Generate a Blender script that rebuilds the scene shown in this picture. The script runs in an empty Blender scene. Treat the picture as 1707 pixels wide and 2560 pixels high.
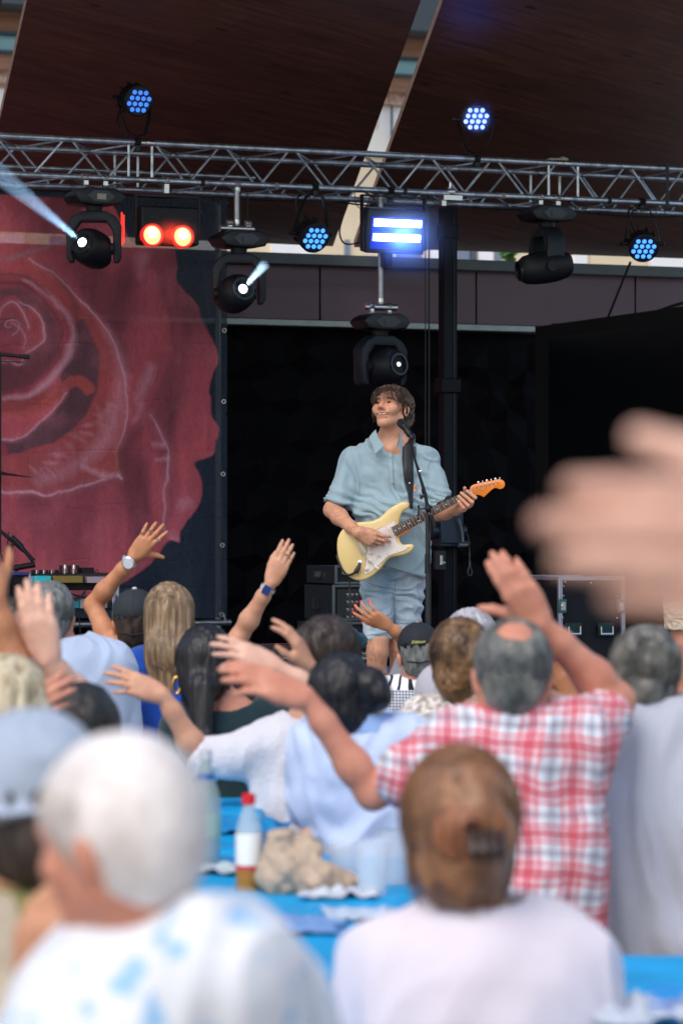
import bpy, math, random
import numpy as np
from mathutils import Vector, Matrix
R = math.radians
rng = np.random.default_rng(7)
random.seed(7)
SC = bpy.context.scene
COL = SC.collection

# ------------------------------------------------------------------ camera
F = 8000.0; CH = 1.55            # focal length in photo pixels, camera height
cam_d = bpy.data.cameras.new('camera'); cam = bpy.data.objects.new('camera', cam_d); COL.objects.link(cam)
cam.location = (0, 0, CH); cam.rotation_euler = (R(90), 0, 0)
cam_d.sensor_fit = 'VERTICAL'; cam_d.sensor_height = 36; cam_d.sensor_width = 24
cam_d.lens = 36*F/2560; cam_d.shift_y = 30/2560; cam_d.clip_start = .05; cam_d.clip_end = 500
cam_d.dof.use_dof = True; cam_d.dof.focus_distance = 16.5; cam_d.dof.aperture_fstop = 4.5
SC.camera = cam
# ------------------------------------------------------------------ world + sun
SUN_EL, SUN_ROT = R(52), R(205)
w = bpy.data.worlds.new('World'); SC.world = w; w.use_nodes = True
nt = w.node_tree; nt.nodes.clear()
sky = nt.nodes.new('ShaderNodeTexSky'); sky.sky_type = 'NISHITA'; sky.sun_disc = False
sky.sun_elevation = SUN_EL; sky.sun_rotation = SUN_ROT; sky.dust_density = 3; sky.air_density = 1.2
bgn = nt.nodes.new('ShaderNodeBackground'); bgn.inputs[1].default_value = .15
wo = nt.nodes.new('ShaderNodeOutputWorld')
nt.links.new(sky.outputs[0], bgn.inputs[0]); nt.links.new(bgn.outputs[0], wo.inputs[0])
sl = bpy.data.lights.new('sun', 'SUN'); sl.energy = .7; sl.angle = R(40); sl.color = (1, .95, .88)
so = bpy.data.objects.new('sun', sl); COL.objects.link(so)
_a = SUN_ROT; _d = Vector((math.sin(_a)*math.cos(SUN_EL), math.cos(_a)*math.cos(SUN_EL), math.sin(SUN_EL)))
so.rotation_euler = _d.to_track_quat('Z', 'Y').to_euler(); so.location = (0, -5, 20)
SC.view_settings.view_transform = 'Standard'; SC.view_settings.look = 'None'
SC.view_settings.exposure = 0.62; SC.view_settings.gamma = 1
SC.cycles.max_bounces = 6; SC.cycles.transparent_max_bounces = 12
SC.cycles.sample_clamp_indirect = 4; SC.cycles.volume_bounces = 0
SC.cycles.use_denoising = True

# ------------------------------------------------------------------ geometry helpers
def A(*p): return np.array(p if len(p) > 1 else p[0], float)
def nrm(v): v = np.asarray(v, float); return v/(np.linalg.norm(v)+1e-12)
def W(px, py, Y):                      # photo pixel at depth Y -> world point
    return A((px-853.5)/F*Y, Y, CH+(1310-py)/F*Y)
YAW = R(23)
U = A(math.cos(YAW), math.sin(YAW), 0); V = A(-math.sin(YAW), math.cos(YAW), 0); Z = A(0, 0, 1.)
SR = np.stack([U, V, Z], 1)            # stage axes as columns
def SP(px, py, v):                     # photo pixel on the stage-parallel plane at depth v
    d = A((px-853.5)/F, 1, (1310-py)/F); t = v/float(d@V); return A(0, 0, CH)+d*t
def YV(px, v): return float(SP(px, 1310, v)[1])
def rotz(a): c, s = math.cos(a), math.sin(a); return A([[c, -s, 0], [s, c, 0], [0, 0, 1]])
def rotx(a): c, s = math.cos(a), math.sin(a); return A([[1, 0, 0], [0, c, -s], [0, s, c]])
def roty(a): c, s = math.cos(a), math.sin(a); return A([[c, 0, s], [0, 1, 0], [-s, 0, c]])
def rodr(v, ax, a):
    ax = nrm(ax); v = np.asarray(v, float)
    return v*math.cos(a)+np.cross(ax, v)*math.sin(a)+ax*(ax@v)*(1-math.cos(a))
def frame(z, hint=(0, 0, 1)):
    z = nrm(z); h = A(hint)
    if abs(z@nrm(h)) > .98: h = A(1., 0, 0) if abs(z[0]) < .9 else A(0., 1, 0)
    x = nrm(np.cross(h, z)); y = np.cross(z, x); return np.stack([x, y, z], 1)
def spline(pts, n=8, closed=False):
    P = [A(p) for p in pts]; out = []; m = len(P)
    rngi = range(m) if closed else range(m-1)
    for i in rngi:
        p1, p2 = P[i], P[(i+1) % m]
        p0 = P[(i-1) % m] if closed or i > 0 else 2*p1-p2
        p3 = P[(i+2) % m] if closed or i+2 < m else 2*p2-p1
        for k in range(n):
            t = k/n; out.append(.5*((2*p1)+(-p0+p2)*t+(2*p0-5*p1+4*p2-p3)*t*t+(-p0+3*p1-3*p2+p3)*t**3))
    if not closed: out.append(P[-1])
    return np.array(out)

class MB:
    def __init__(s): s.v = []; s.f = []; s.n = 0
    def add(s, v, f):
        v = np.asarray(v, float).reshape(-1, 3); s.v.append(v); s.f += [tuple(i+s.n for i in q) for q in f]; s.n += len(v); return s
    def box(s, c, size, Rm=None, taper=1.0):
        a, b, d = [x/2 for x in size]; Rm = np.eye(3) if Rm is None else Rm
        v = A([[x*a*(taper if z > 0 else 1), y*b*(taper if z > 0 else 1), z*d] for x in (-1, 1) for y in (-1, 1) for z in (-1, 1)])
        return s.add(A(c)+v@Rm.T, [(0, 1, 3, 2), (4, 6, 7, 5), (0, 4, 5, 1), (2, 3, 7, 6), (0, 2, 6, 4), (1, 5, 7, 3)])
    def tube(s, pts, r, n=10, cap=True, flat=1.0, hint=(0, 0, 1)):
        P = np.array([A(p) for p in pts]); m = len(P); r = np.broadcast_to(np.asarray(r, float), (m,))
        T = np.gradient(P, axis=0); fr = frame(T[0], hint); x = fr[:, 0]; vs = []
        for i in range(m):
            t = nrm(T[i]); x = nrm(x-t*(x@t)); y = np.cross(t, x)
            for k in range(n):
                a = 2*math.pi*k/n; vs.append(P[i]+r[i]*(x*math.cos(a)+y*math.sin(a)*flat))
        f = [(i*n+k, i*n+(k+1) % n, (i+1)*n+(k+1) % n, (i+1)*n+k) for i in range(m-1) for k in range(n)]
        if cap: f += [tuple(range(n))[::-1], tuple((m-1)*n+k for k in range(n))]
        return s.add(vs, f)
    def cyl(s, a, b, ra, rb=None, n=16): return s.tube([a, b], [ra, ra if rb is None else rb], n)
    def lathe(s, prof, o, Rm=None, n=24):     # prof: (radius, height) along local z
        Rm = np.eye(3) if Rm is None else Rm; vs = []; m = len(prof)
        for r_, h_ in prof:
            for k in range(n):
                a = 2*math.pi*k/n; vs.append(A(o)+Rm@A(r_*math.cos(a), r_*math.sin(a), h_))
        f = [(i*n+k, i*n+(k+1) % n, (i+1)*n+(k+1) % n, (i+1)*n+k) for i in range(m-1) for k in range(n)]
        f += [tuple(range(n))[::-1], tuple((m-1)*n+k for k in range(n))]
        return s.add(vs, f)
    def prism(s, poly, o, Rm, d, inset=0.0):  # 2D outline in Rm x/y, extruded d along Rm z (rounded edge if inset)
        P = np.array([A(p) for p in poly]); m = len(P)
        if ((P[:, 0]*np.roll(P[:, 1], -1)-P[:, 1]*np.roll(P[:, 0], -1)).sum()) < 0: P = P[::-1]
        T = nrm_rows(np.roll(P, -1, 0)-np.roll(P, 1, 0)); N = np.stack([T[:, 1], -T[:, 0]], 1)
        lay = [(0, 0), (0, d)] if not inset else [(inset, 0), (inset*.3, inset*.3), (0, inset), (0, d-inset), (inset*.3, d-inset*.3), (inset, d)]
        vs = []
        for off, h in lay:
            Q = P-N*off; vs += [A(o)+Rm[:, 0]*q[0]+Rm[:, 1]*q[1]+Rm[:, 2]*h for q in Q]
        f = [(i*m+k, i*m+(k+1) % m, (i+1)*m+(k+1) % m, (i+1)*m+k) for i in range(len(lay)-1) for k in range(m)]
        f += [tuple(range(m))[::-1], tuple((len(lay)-1)*m+k for k in range(m))]
        return s.add(vs, f)
    def sphere(s, c, r, Rm=None, n=16):
        r = A(r, r, r) if np.isscalar(r) else A(r); Rm = np.eye(3) if Rm is None else Rm; h = n//2; vs = []
        for i in range(h+1):
            th = math.pi*i/h
            for k in range(n):
                a = 2*math.pi*k/n; vs.append(A(c)+Rm@(r*A(math.sin(th)*math.cos(a), math.sin(th)*math.sin(a), math.cos(th))))
        return s.add(vs, [(i*n+k, (i+1)*n+k, (i+1)*n+(k+1) % n, i*n+(k+1) % n) for i in range(h) for k in range(n)])
def nrm_rows(a): return a/(np.linalg.norm(a, axis=1, keepdims=True)+1e-12)

MAT = {}
WM = {}                                # world matrices of parents (rotation, location)
def finish(o, mat):
    if isinstance(mat, (list, tuple)):
        for m in mat: o.data.materials.append(m)
    elif mat: o.data.materials.append(mat)
def raw_mesh(name, v, f, smooth=True):
    me = bpy.data.meshes.new(name); v = np.asarray(v, np.float32)
    if isinstance(f, np.ndarray) and f.ndim == 2:
        me.vertices.add(len(v)); me.vertices.foreach_set('co', v.ravel())
        k = f.shape[1]; me.loops.add(f.size); me.loops.foreach_set('vertex_index', f.astype(np.int32).ravel())
        me.polygons.add(len(f)); me.polygons.foreach_set('loop_start', np.arange(len(f), dtype=np.int32)*k)
        me.update(calc_edges=True)
    else:
        me.from_pydata(v.tolist(), [], [tuple(int(i) for i in q) for q in f])
    me.validate()
    if smooth is True: me.polygons.foreach_set('use_smooth', [True]*len(me.polygons))
    elif smooth: me.polygons.foreach_set('use_smooth', [True]*len(me.polygons)); me.set_sharp_from_angle(angle=R(smooth))
    return me
def thing(name, label, cat, loc=(0, 0, 0), rz=0, group=None, kind=None):
    o = bpy.data.objects.new(name, None); COL.objects.link(o); o.empty_display_size = .1
    o.location = loc; o.rotation_euler = (0, 0, rz)
    WM[o.name] = (rotz(rz), A(loc)); tag(o, label, cat, group, kind); return o
def tag(o, label=None, cat=None, group=None, kind=None):
    for k, v in (('label', label), ('category', cat), ('group', group), ('kind', kind)):
        if v: o[k] = v
    return o
def obj(name, v, f, mat, parent=None, smooth=40, bevel=0, label=None, origin=None):
    """v in world coordinates"""
    v = np.asarray(v, float)
    if parent is not None: Rm, L = WM[parent.name]; v = (v-L)@Rm
    L2 = A(0, 0, 0)
    if parent is None: 
        if origin is None: origin = A((v[:, 0].min()+v[:, 0].max())/2, (v[:, 1].min()+v[:, 1].max())/2, v[:, 2].min())
        L2 = A(origin); v = v-L2
    o = bpy.data.objects.new(name, raw_mesh(name, v, f, smooth)); COL.objects.link(o); finish(o, mat)
    o.location = L2
    if parent is not None: o.parent = parent; WM[o.name] = WM[parent.name]
    else: WM[o.name] = (np.eye(3), L2)
    if bevel:
        b = o.modifiers.new('bevel', 'BEVEL'); b.width = bevel; b.segments = 2; b.limit_method = 'ANGLE'; b.angle_limit = R(40)
    if label: o['label'] = label
    return o
def mk(name, mb, mat, parent=None, smooth=40, bevel=0, label=None, origin=None):
    return obj(name, np.concatenate(mb.v), mb.f, mat, parent, smooth, bevel, label, origin)
def copy_tree(o, parent=None):
    c = o.copy(); COL.objects.link(c)
    if parent is not None: c.parent = parent
    for ch in list(o.children): copy_tree(ch, c)
    return c

# ------------------------------------------------------------------ materials
def srgb(r, g=None, b=None):
    if g is None: r, g, b = r
    f = lambda c: (c/255/12.92 if c/255 <= .04045 else ((c/255+.055)/1.055)**2.4)
    return (f(r), f(g), f(b))
def M(name, col, rough=.6, metal=0, var=0, vs=8, st=(1, 1, 1), col2=None, bump=0, bs=80, bst=(1, 1, 1), emis=None, es=0, coat=0, sss=0, spec=.5, trans=0, alpha=1, sheen=0, detail=4):
    if name in MAT: return MAT[name]
    m = bpy.data.materials.new(name); m.use_nodes = True; MAT[name] = m
    nt = m.node_tree; b = nt.nodes['Principled BSDF']; L = nt.links
    c = tuple(col)+(1,)
    b.inputs['Base Color'].default_value = c; b.inputs['Roughness'].default_value = rough; b.inputs['Metallic'].default_value = metal
    b.inputs['Specular IOR Level'].default_value = spec; b.inputs['Coat Weight'].default_value = coat
    b.inputs['Transmission Weight'].default_value = trans; b.inputs['Alpha'].default_value = alpha
    if sheen: b.inputs['Sheen Weight'].default_value = sheen
    if sss:
        b.inputs['Subsurface Weight'].default_value = sss; b.inputs['Subsurface Radius'].default_value = (1, .35, .2); b.inputs['Subsurface Scale'].default_value = .008
    if emis: b.inputs['Emission Color'].default_value = tuple(emis)+(1,); b.inputs['Emission Strength'].default_value = es
    tc = nt.nodes.new('ShaderNodeTexCoord')
    def noise(scale, stretch, det=4):
        mp = nt.nodes.new('ShaderNodeMapping'); mp.inputs['Scale'].default_value = stretch; L.new(tc.outputs['Object'], mp.inputs[0])
        n = nt.nodes.new('ShaderNodeTexNoise'); n.inputs['Scale'].default_value = scale; n.inputs['Detail'].default_value = det; n.inputs['Roughness'].default_value = .6
        L.new(mp.outputs[0], n.inputs['Vector']); return n
    if var or col2:
        n = noise(vs, st, detail); r_ = nt.nodes.new('ShaderNodeValToRGB')
        c2 = col2 if col2 else tuple(x*(1-var) for x in col)
        c1 = col if col2 else tuple(min(1, x*(1+var)) for x in col)
        r_.color_ramp.elements[0].position = .32; r_.color_ramp.elements[1].position = .68
        r_.color_ramp.elements[0].color = tuple(c2)+(1,); r_.color_ramp.elements[1].color = tuple(c1)+(1,)
        L.new(n.outputs['Fac'], r_.inputs[0]); L.new(r_.outputs[0], b.inputs['Base Color'])
    if bump:
        n2 = noise(bs, bst, 3); bp = nt.nodes.new('ShaderNodeBump'); bp.inputs['Strength'].default_value = bump; bp.inputs['Distance'].default_value = .01
        L.new(n2.outputs['Fac'], bp.inputs['Height']); L.new(bp.outputs[0], b.inputs['Normal'])
    return m
def skin(name, c, red=1.0):
    r, g, b = srgb(c); return M('skin_'+name, (r*1.12, g*1.10, b*1.08), .5, col2=(r*.92, g*.80, b*.76), vs=18, sss=.06, bump=.12, bs=160, spec=.35)
def cloth(name, c, **k):
    a = dict(rough=.85, bump=.25, bs=350, var=.06, vs=5, sheen=.2, spec=.2); a.update(k); return M('cloth_'+name, srgb(c), **a)
def hairmat(name, c1, c2, vs=60, st=(1, 1, .12), rough=.42): return M('hair_'+name, srgb(c1), rough, col2=srgb(c2), vs=vs, st=st, bump=.5, bs=vs*1.6, bst=st, spec=.4)
BLACK = M('black_plastic', (.006, .007, .010), .5, bump=.05, bs=200, var=.2, spec=.35)
BLACKMET = M('black_metal', (.02, .021, .025), .35, .6, var=.2)
ALU = M('aluminium', (.5, .52, .54), .36, .95, var=.18, vs=25, bump=.06, bs=120)
STEEL = M('bright_steel', (.7, .7, .7), .25, 1)
CHROME = M('chrome', (.8, .8, .8), .12, 1)

# ------------------------------------------------------------------ signed distance modelling (bodies, cloth, hair)
def cone(a, b, ra, rb=None, k=.02, sub=False, fl=None): return dict(t='c', a=A(a), b=A(b), ra=ra, rb=ra if rb is None else rb, k=k, sub=sub, fl=fl)   # fl = (axis, factor): flattened section
def ell(c, r, Rm=None, k=.02, sub=False): return dict(t='e', c=A(c), r=(A(r, r, r) if np.isscalar(r) else A(r)), R=np.eye(3) if Rm is None else Rm, k=k, sub=sub)
def cut(p, n, k=.003): return dict(t='p', p=A(p), n=nrm(n), k=k, sub=True)     # removes the side n points to
def pdist(p, X):
    if p['t'] == 'c':
        ab = p['b']-p['a']; q = X-p['a'].astype(np.float32)
        if p['fl'] is not None:
            ax_, f_ = p['fl']; ax_ = nrm(ax_); ab = ab+ax_*(ab@ax_)*(1/f_-1); q = q+(q@ax_.astype(np.float32))[..., None]*ax_.astype(np.float32)*np.float32(1/f_-1)
        L2 = float(ab@ab)+1e-12; t = np.clip(q@(ab/L2).astype(np.float32), 0, 1)
        d = q-t[..., None]*ab.astype(np.float32)
        return np.sqrt((d*d).sum(-1))-(p['ra']+(p['rb']-p['ra'])*t)
    if p['t'] == 'e':
        q = (X-p['c'].astype(np.float32))@p['R'].astype(np.float32); r = p['r'].astype(np.float32)
        k0 = np.sqrt(((q/r)**2).sum(-1)); k1 = np.sqrt(((q/(r*r))**2).sum(-1))+1e-9
        return k0*(k0-1)/k1
    return -((X-p['p'].astype(np.float32))@p['n'].astype(np.float32))
def pbounds(p):
    if p['t'] == 'c':
        lo = np.minimum(p['a']-p['ra'], p['b']-p['rb']); hi = np.maximum(p['a']+p['ra'], p['b']+p['rb']); return lo, hi
    e = np.sqrt(((p['R']*p['r'])**2).sum(1)); return p['c']-e, p['c']+e
def smin(a, b, k):
    h = np.clip(.5+.5*(b-a)/k, 0, 1); return b+(a-b)*h-k*h*(1-h)
def sdf(prims, h):
    pos = [p for p in prims if not p['sub']]
    B = [pbounds(p) for p in pos]; lo = np.min([b[0] for b in B], 0)-.03-2*h; hi = np.max([b[1] for b in B], 0)+.03+2*h
    n = np.ceil((hi-lo)/h).astype(int)+1
    Fd = np.full(n, .3, np.float32)
    ax = [(lo[i]+h*np.arange(n[i])).astype(np.float32) for i in range(3)]
    for p in prims:
        if p['t'] == 'p': i0 = np.zeros(3, int); i1 = n
        else:
            b0, b1 = pbounds(p); m = p['k']+3*h
            i0 = np.clip(np.floor((b0-m-lo)/h).astype(int), 0, n); i1 = np.clip(np.ceil((b1+m-lo)/h).astype(int)+1, 0, n)
        if (i1 <= i0).any(): continue
        s = tuple(slice(i0[i], i1[i]) for i in range(3))
        X = np.stack(np.meshgrid(*[ax[i][s[i]] for i in range(3)], indexing='ij'), -1)
        d = pdist(p, X).astype(np.float32); k = max(p['k'], 1e-4)
        if p['sub']: Fd[s] = -smin(-Fd[s], d, k)
        else: Fd[s] = smin(Fd[s], d, k)
    return Fd, lo
def surface_nets(Fd, lo, h):
    S = Fd < 0; c = np.zeros(tuple(x-1 for x in S.shape), np.int8)
    for i in (0, 1):
        for j in (0, 1):
            for k in (0, 1): c += S[i:S.shape[0]-1+i, j:S.shape[1]-1+j, k:S.shape[2]-1+k]
    m = (c > 0) & (c < 8); idx = np.full(m.shape, -1, np.int32); I = np.argwhere(m); idx[m] = np.arange(len(I))
    acc = np.zeros((len(I), 3)); cnt = np.zeros(len(I)); cor = [(i, j, k) for i in (0, 1) for j in (0, 1) for k in (0, 1)]
    val = {q: Fd[I[:, 0]+q[0], I[:, 1]+q[1], I[:, 2]+q[2]] for q in cor}
    for q in cor:
        for axn in range(3):
            if q[axn] == 0:
                q2 = list(q); q2[axn] = 1; q2 = tuple(q2); a, b = val[q], val[q2]; x = (a < 0) != (b < 0)
                t = np.where(x, a/(a-b+1e-20), 0); pt = np.tile(np.array(q, float), (len(I), 1)); pt[:, axn] += t
                acc[x] += pt[x]; cnt[x] += 1
    v = lo+h*(I+acc/cnt[:, None]); Q = []
    for axn in range(3):
        s1 = [slice(0, None)]*3; s2 = [slice(0, None)]*3; s1[axn] = slice(0, -1); s2[axn] = slice(1, None)
        a = S[tuple(s1)]; b = S[tuple(s2)]; E = np.argwhere(a != b); o1, o2 = [(1, 2), (2, 0), (0, 1)][axn]
        ok = (E[:, o1] > 0) & (E[:, o2] > 0) & (E[:, o1] < S.shape[o1]-1) & (E[:, o2] < S.shape[o2]-1); E = E[ok]
        def cell(d1, d2):
            q = E.copy(); q[:, o1] -= d1; q[:, o2] -= d2; return idx[q[:, 0], q[:, 1], q[:, 2]]
        q = np.stack([cell(1, 1), cell(0, 1), cell(0, 0), cell(1, 0)], 1); ins = a[E[:, 0], E[:, 1], E[:, 2]]
        q[~ins] = q[~ins][:, ::-1]; Q.append(q)
    return v, np.concatenate(Q)
def vnormals(v, q):
    n = np.zeros_like(v); d = np.cross(v[q[:, 2]]-v[q[:, 0]], v[q[:, 3]]-v[q[:, 1]])
    for i in range(4):
        for a in range(3): n[:, a] += np.bincount(q[:, i], d[:, a], len(v))
    return nrm_rows(n)
def relax(v, q, it=2, lam=.5):
    e = np.concatenate([q[:, [0, 1]], q[:, [1, 2]], q[:, [2, 3]], q[:, [3, 0]]]); deg = np.bincount(e[:, 0], minlength=len(v))+np.bincount(e[:, 1], minlength=len(v))
    for _ in range(it):
        s = np.stack([np.bincount(e[:, 0], v[e[:, 1], a], len(v))+np.bincount(e[:, 1], v[e[:, 0], a], len(v)) for a in range(3)], 1)
        v = v+lam*(s/np.maximum(deg, 1)[:, None]-v)
    return v
def _hash(i, j, k, s): 
    h = (i*374761393+j*668265263+k*2147483647+s*1274126177) & 0xffffffff; h = ((h ^ (h >> 13))*1103515245) & 0xffffffff
    return ((h ^ (h >> 16)) & 0xffff)/65535.0
def vnoise(X, s=0):
    i = np.floor(X).astype(np.int64); f = X-i; f = f*f*(3-2*f); r_ = 0
    for a in (0, 1):
        for b in (0, 1):
            for c in (0, 1):
                wt = (f[:, 0] if a else 1-f[:, 0])*(f[:, 1] if b else 1-f[:, 1])*(f[:, 2] if c else 1-f[:, 2])
                r_ = r_+wt*_hash(i[:, 0]+a, i[:, 1]+b, i[:, 2]+c, s)
    return r_*2-1
def fbm(X, s=0, o=3): return sum(vnoise(X*2**i+17.3*i, s+i)/2**i for i in range(o))
def sdf_obj(name, prims, h, mat, parent=None, disp=None, it=1, origin=None, label=None):
    Fd, lo = sdf(prims, h); v, q = surface_nets(Fd, lo, h); v = relax(v, q, it)
    if disp is not None: n = vnormals(v, q); v = v+n*disp(v, n)[:, None]
    return obj(name, v, q, mat, parent, True, 0, label, origin)
def folds(amp=.006, sc=9, st=(1, 1, .45), s=0, fine=.3):
    st = A(st)
    def f(v, n):
        X = v*st*sc; wv = fbm(X*.6, s+5, 2)[:, None]*1.2; r_ = 1-np.abs(fbm(X+wv, s, 2))*1.8
        return amp*(r_-.4)+amp*fine*fbm(X*3.1, s+9, 2)
    return f

# ------------------------------------------------------------------ anatomy
def hand_prims(wr, d, n, thumb, sc=1.0, spread=6, curl=(12, 14, 16, 20), thumb_out=38, k=.005, tc=15, fm=1.0, tl=1.0):
    """wr wrist centre, d towards fingers, n palm side, thumb: rough direction of the thumb side. returns prims, fingertips"""
    d = nrm(d); n = nrm(A(n)-d*(A(n)@d)); x = np.cross(d, n)
    if x@A(thumb) < 0: x = -x
    L = lambda a, b, c: A(wr)+sc*(x*a+d*b+n*c)
    P = []; tips = []
    base = [(.030, .090, 0), (.0095, .096, -.002), (-.011, .091, -.001), (-.030, .080, .002)]
    seg = [(.043, .026, .022), (.047, .030, .023), (.043, .028, .022), (.034, .021, .020)]
    rad = [(.0098, .0090, .0082, .0070), (.0102, .0092, .0084, .0072), (.0096, .0088, .0080, .0069), (.0086, .0078, .0071, .0062)]
    for i in range(4):
        P.append(cone(L(base[i][0]*.45, .004, 0), L(*base[i]), .0165*sc, .0125*sc, .012*sc))
    P.append(ell(L(0, .055, .003), (.034*sc, .045*sc, .0135*sc), np.stack([x, d, n], 1), .01*sc))
    P.append(cone(L(.018, .012, .007), L(.033, .062, .008), .017*sc, .012*sc, .012*sc))
    P.append(cone(L(-.022, .012, .006), L(-.03, .06, .005), .014*sc, .012*sc, .01*sc))
    for i in range(4):
        ang = R(spread)*(1.2, .3, -.5, -1.5)[i]; dd = nrm(d*math.cos(ang)+x*math.sin(ang)); ax = np.cross(dd, n); p = L(*base[i]); c = R(curl[i])
        for j in range(3):
            dd = rodr(dd, ax, c*(1, 1.1, .7)[j]); q = p+dd*seg[i][j]*sc
            P.append(cone(p, q, rad[i][j]*sc*fm, rad[i][j+1]*sc*fm, k*sc)); p = q
        tips.append((p, dd, nrm(np.cross(ax, dd))))
    a = R(thumb_out); td = nrm(d*math.cos(a)+x*math.sin(a)+n*.35); p = L(.020, .022, .008); ax = nrm(np.cross(td, -x))
    for j, (ln, r0, r1) in enumerate([(.044, .0155, .0125), (.034, .0122, .0108), (.028, .0108, .0082)]):
        if j: td = rodr(td, ax, R(tc))
        q = p+td*ln*sc*tl; P.append(cone(p, q, r0*sc*fm, r1*sc*fm, (.014, .008, .006)[j]*sc)); p = q
    tips.append((p, td, nrm(-n+x*.3)))
    return P, tips
def arm_prims(s, e, w_, m=1.0, k=.02):
    s, e, w_ = A(s), A(e), A(w_); u = e-s; f = w_-e
    return [cone(s, s+u*.45, .050*m, .047*m, k), cone(s+u*.45, e, .047*m, .038*m, k), cone(e, e+f*.3, .039*m, .042*m, k), cone(e+f*.3, e+f*.75, .042*m, .030*m, k), cone(e+f*.75, w_, .030*m, .0255*m, k)]
def head_frame(yaw=0, pitch=0, roll=0):   # yaw 0: looks along +Y (away from the camera); +yaw turns towards -X
    return rotz(yaw)@rotx(pitch)@roty(roll)
def head_prims(c, Rm, m=1.0, face=True, neck=None, ears=True, nr=.055):
    L = lambda x, y, z: A(c)+m*(Rm@A(x, y, z)); E = lambda x, y, z, a, b, d, k=.02, sub=False: ell(L(x, y, z), (a*m, b*m, d*m), Rm, k*m, sub)
    P = [E(0, -.018, .035, .076, .096, .083), E(0, .03, -.03, .058, .060, .082, .03), E(0, .068, -.097, .021, .018, .017, .025)]
    for sx in (-1, 1):
        P += [cone(L(.052*sx, .0, -.055), L(.014*sx, .066, -.096), .018*m, .016*m, .02*m), E(.040*sx, .060, -.022, .025, .024, .022, .02)]
        if ears: P += [E(.079*sx, -.012, -.012, .009, .020, .033, .006), E(.085*sx, -.016, -.004, .007, .016, .022, .004)]
    if face:
        P += [cone(L(-.034, .078, .027), L(.034, .078, .027), .012*m, k=.014*m), cone(L(0, .088, .012), L(0, .110, -.024), .0085*m, .0125*m, .010*m)]
        for sx in (-1, 1): P += [E(.012*sx, .100, -.028, .008, .009, .007, .006), E(.031*sx, .096, .004, .015, .012, .009, .008, True)]
        P += [E(0, .091, -.056, .023, .010, .0055, .007), E(0, .089, -.067, .020, .010, .006, .007)]
    if neck is not None: P.append(cone(L(0, -.022, -.05), neck, nr*m, (nr+.004)*m, .025*m))
    return P
# ================================================================== GROUND, STAGE, BUILDINGS
mb = MB(); mb.add([(-80, -20, 0), (80, -20, 0), (80, 140, 0), (-80, 140, 0)], [(0, 1, 2, 3)])
tag(mk('ground', mb, M('paving', (.22, .21, .2), .8, var=.2, vs=2, bump=.3, bs=40), origin=(0, 0, 0)), 'grey paved square under the benches', kind='structure')
ZS = .40
def SW(u, v, z): return U*u+V*v+Z*z
# stage deck: u from -9..9, v from front edge to the wall
mb = MB(); mb.box(SW(4.2, 18.3, ZS/2), (18, 9.0, ZS), SR)
tag(mk('stage_floor', mb, M('stage_deck', srgb(74, 70, 88), .45, var=.25, vs=3, bump=.1), bevel=.01), 'dark stage deck with a low front edge', kind='structure')

# --- far building seen through the roof gaps
VB = 55.0
def bz(px, py): return SP(px, py, VB)[2]
bld = thing('building', 'cream building with wooden eaves and pale panels seen through the gaps behind the stage roof', 'building', SW(5, VB+4, 0), YAW)
PL = M('cream_plaster', srgb(226, 208, 178), .85, var=.06, vs=.6)
PW = M('white_plaster', srgb(238, 238, 240), .8, var=.05, vs=1)
WD = M('eave_wood', srgb(150, 108, 84), .6, var=.25, vs=2, st=(.2, 1, 6), bump=.2, bs=6)
TG = M('teal_glass', srgb(120, 165, 175), .15, coat=.5)
TD = M('teal_frame', srgb(40, 70, 80), .5)
def bband(name, y0, y1, mat, proud=.0, u0=-40, u1=50, dep=.3):   # band between photo rows (at column 1020)
    z1, z0 = bz(1020, y0), bz(1020, y1); mb = MB()
    mb.box(SW((u0+u1)/2, VB-proud+dep/2, (z0+z1)/2), (u1-u0, dep, z1-z0), SR); return mk(name, mb, mat, bld)
zt = bz(1020, 268); mb = MB(); mb.box(SW(5, VB+4, zt/2), (90, 8, zt), SR); mk('wall', mb, PL, bld)
bband('cornice', 240, 268, M('cornice', srgb(222, 196, 180), .8, col2=srgb(150, 112, 100), vs=9), .25, dep=.4)
bband('eave_board', 205, 240, WD, .5, dep=.6); bband('glass_band', 162, 204.6, TG, .55, dep=.6)
bband('window_frame', 197.5, 205, TD, .6, dep=.05)
bband('eave_board', 110, 158, WD, .7, dep=.7); bband('gutter', 157.8, 162.2, TD, .75, dep=.7)
bband('roof_edge', -60, 110, M('roof_dark', srgb(52, 62, 70), .7), 1.6, dep=6)
def bpanel(px0, px1, y0, y1, mat, name='window_panel', proud=.06):
    a, b = SP(px0, y1, VB), SP(px1, y0, VB); ua, ub = a@U, b@U; mb = MB()
    zz0, zz1 = bz((px0+px1)/2, y1), bz((px0+px1)/2, y0)
    mb.box(SW((ua+ub)/2, VB-proud/2, (zz0+zz1)/2), (ub-ua, proud, zz1-zz0), SR); mk(name, mb, mat, bld)
GR = M('grey_panel', srgb(120, 130, 150), .5); GL = M('window_glass', srgb(70, 84, 104), .1)
bpanel(945, 1120, 270, 385, PW, 'wall_panel'); bpanel(-80, 40, 222, 520, PW, 'wall_panel'); bpanel(905, 968, 325, 392, M('warm_white', srgb(236, 232, 226), .8), 'wall_panel', .09)
mb = MB()
for px in (968, ): a = SP(px, 300, VB); mb.box(SW(a@U, VB-.2, 6), (.035, .03, 12), SR)
mk('downpipe', mb, TD, bld)
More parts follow.
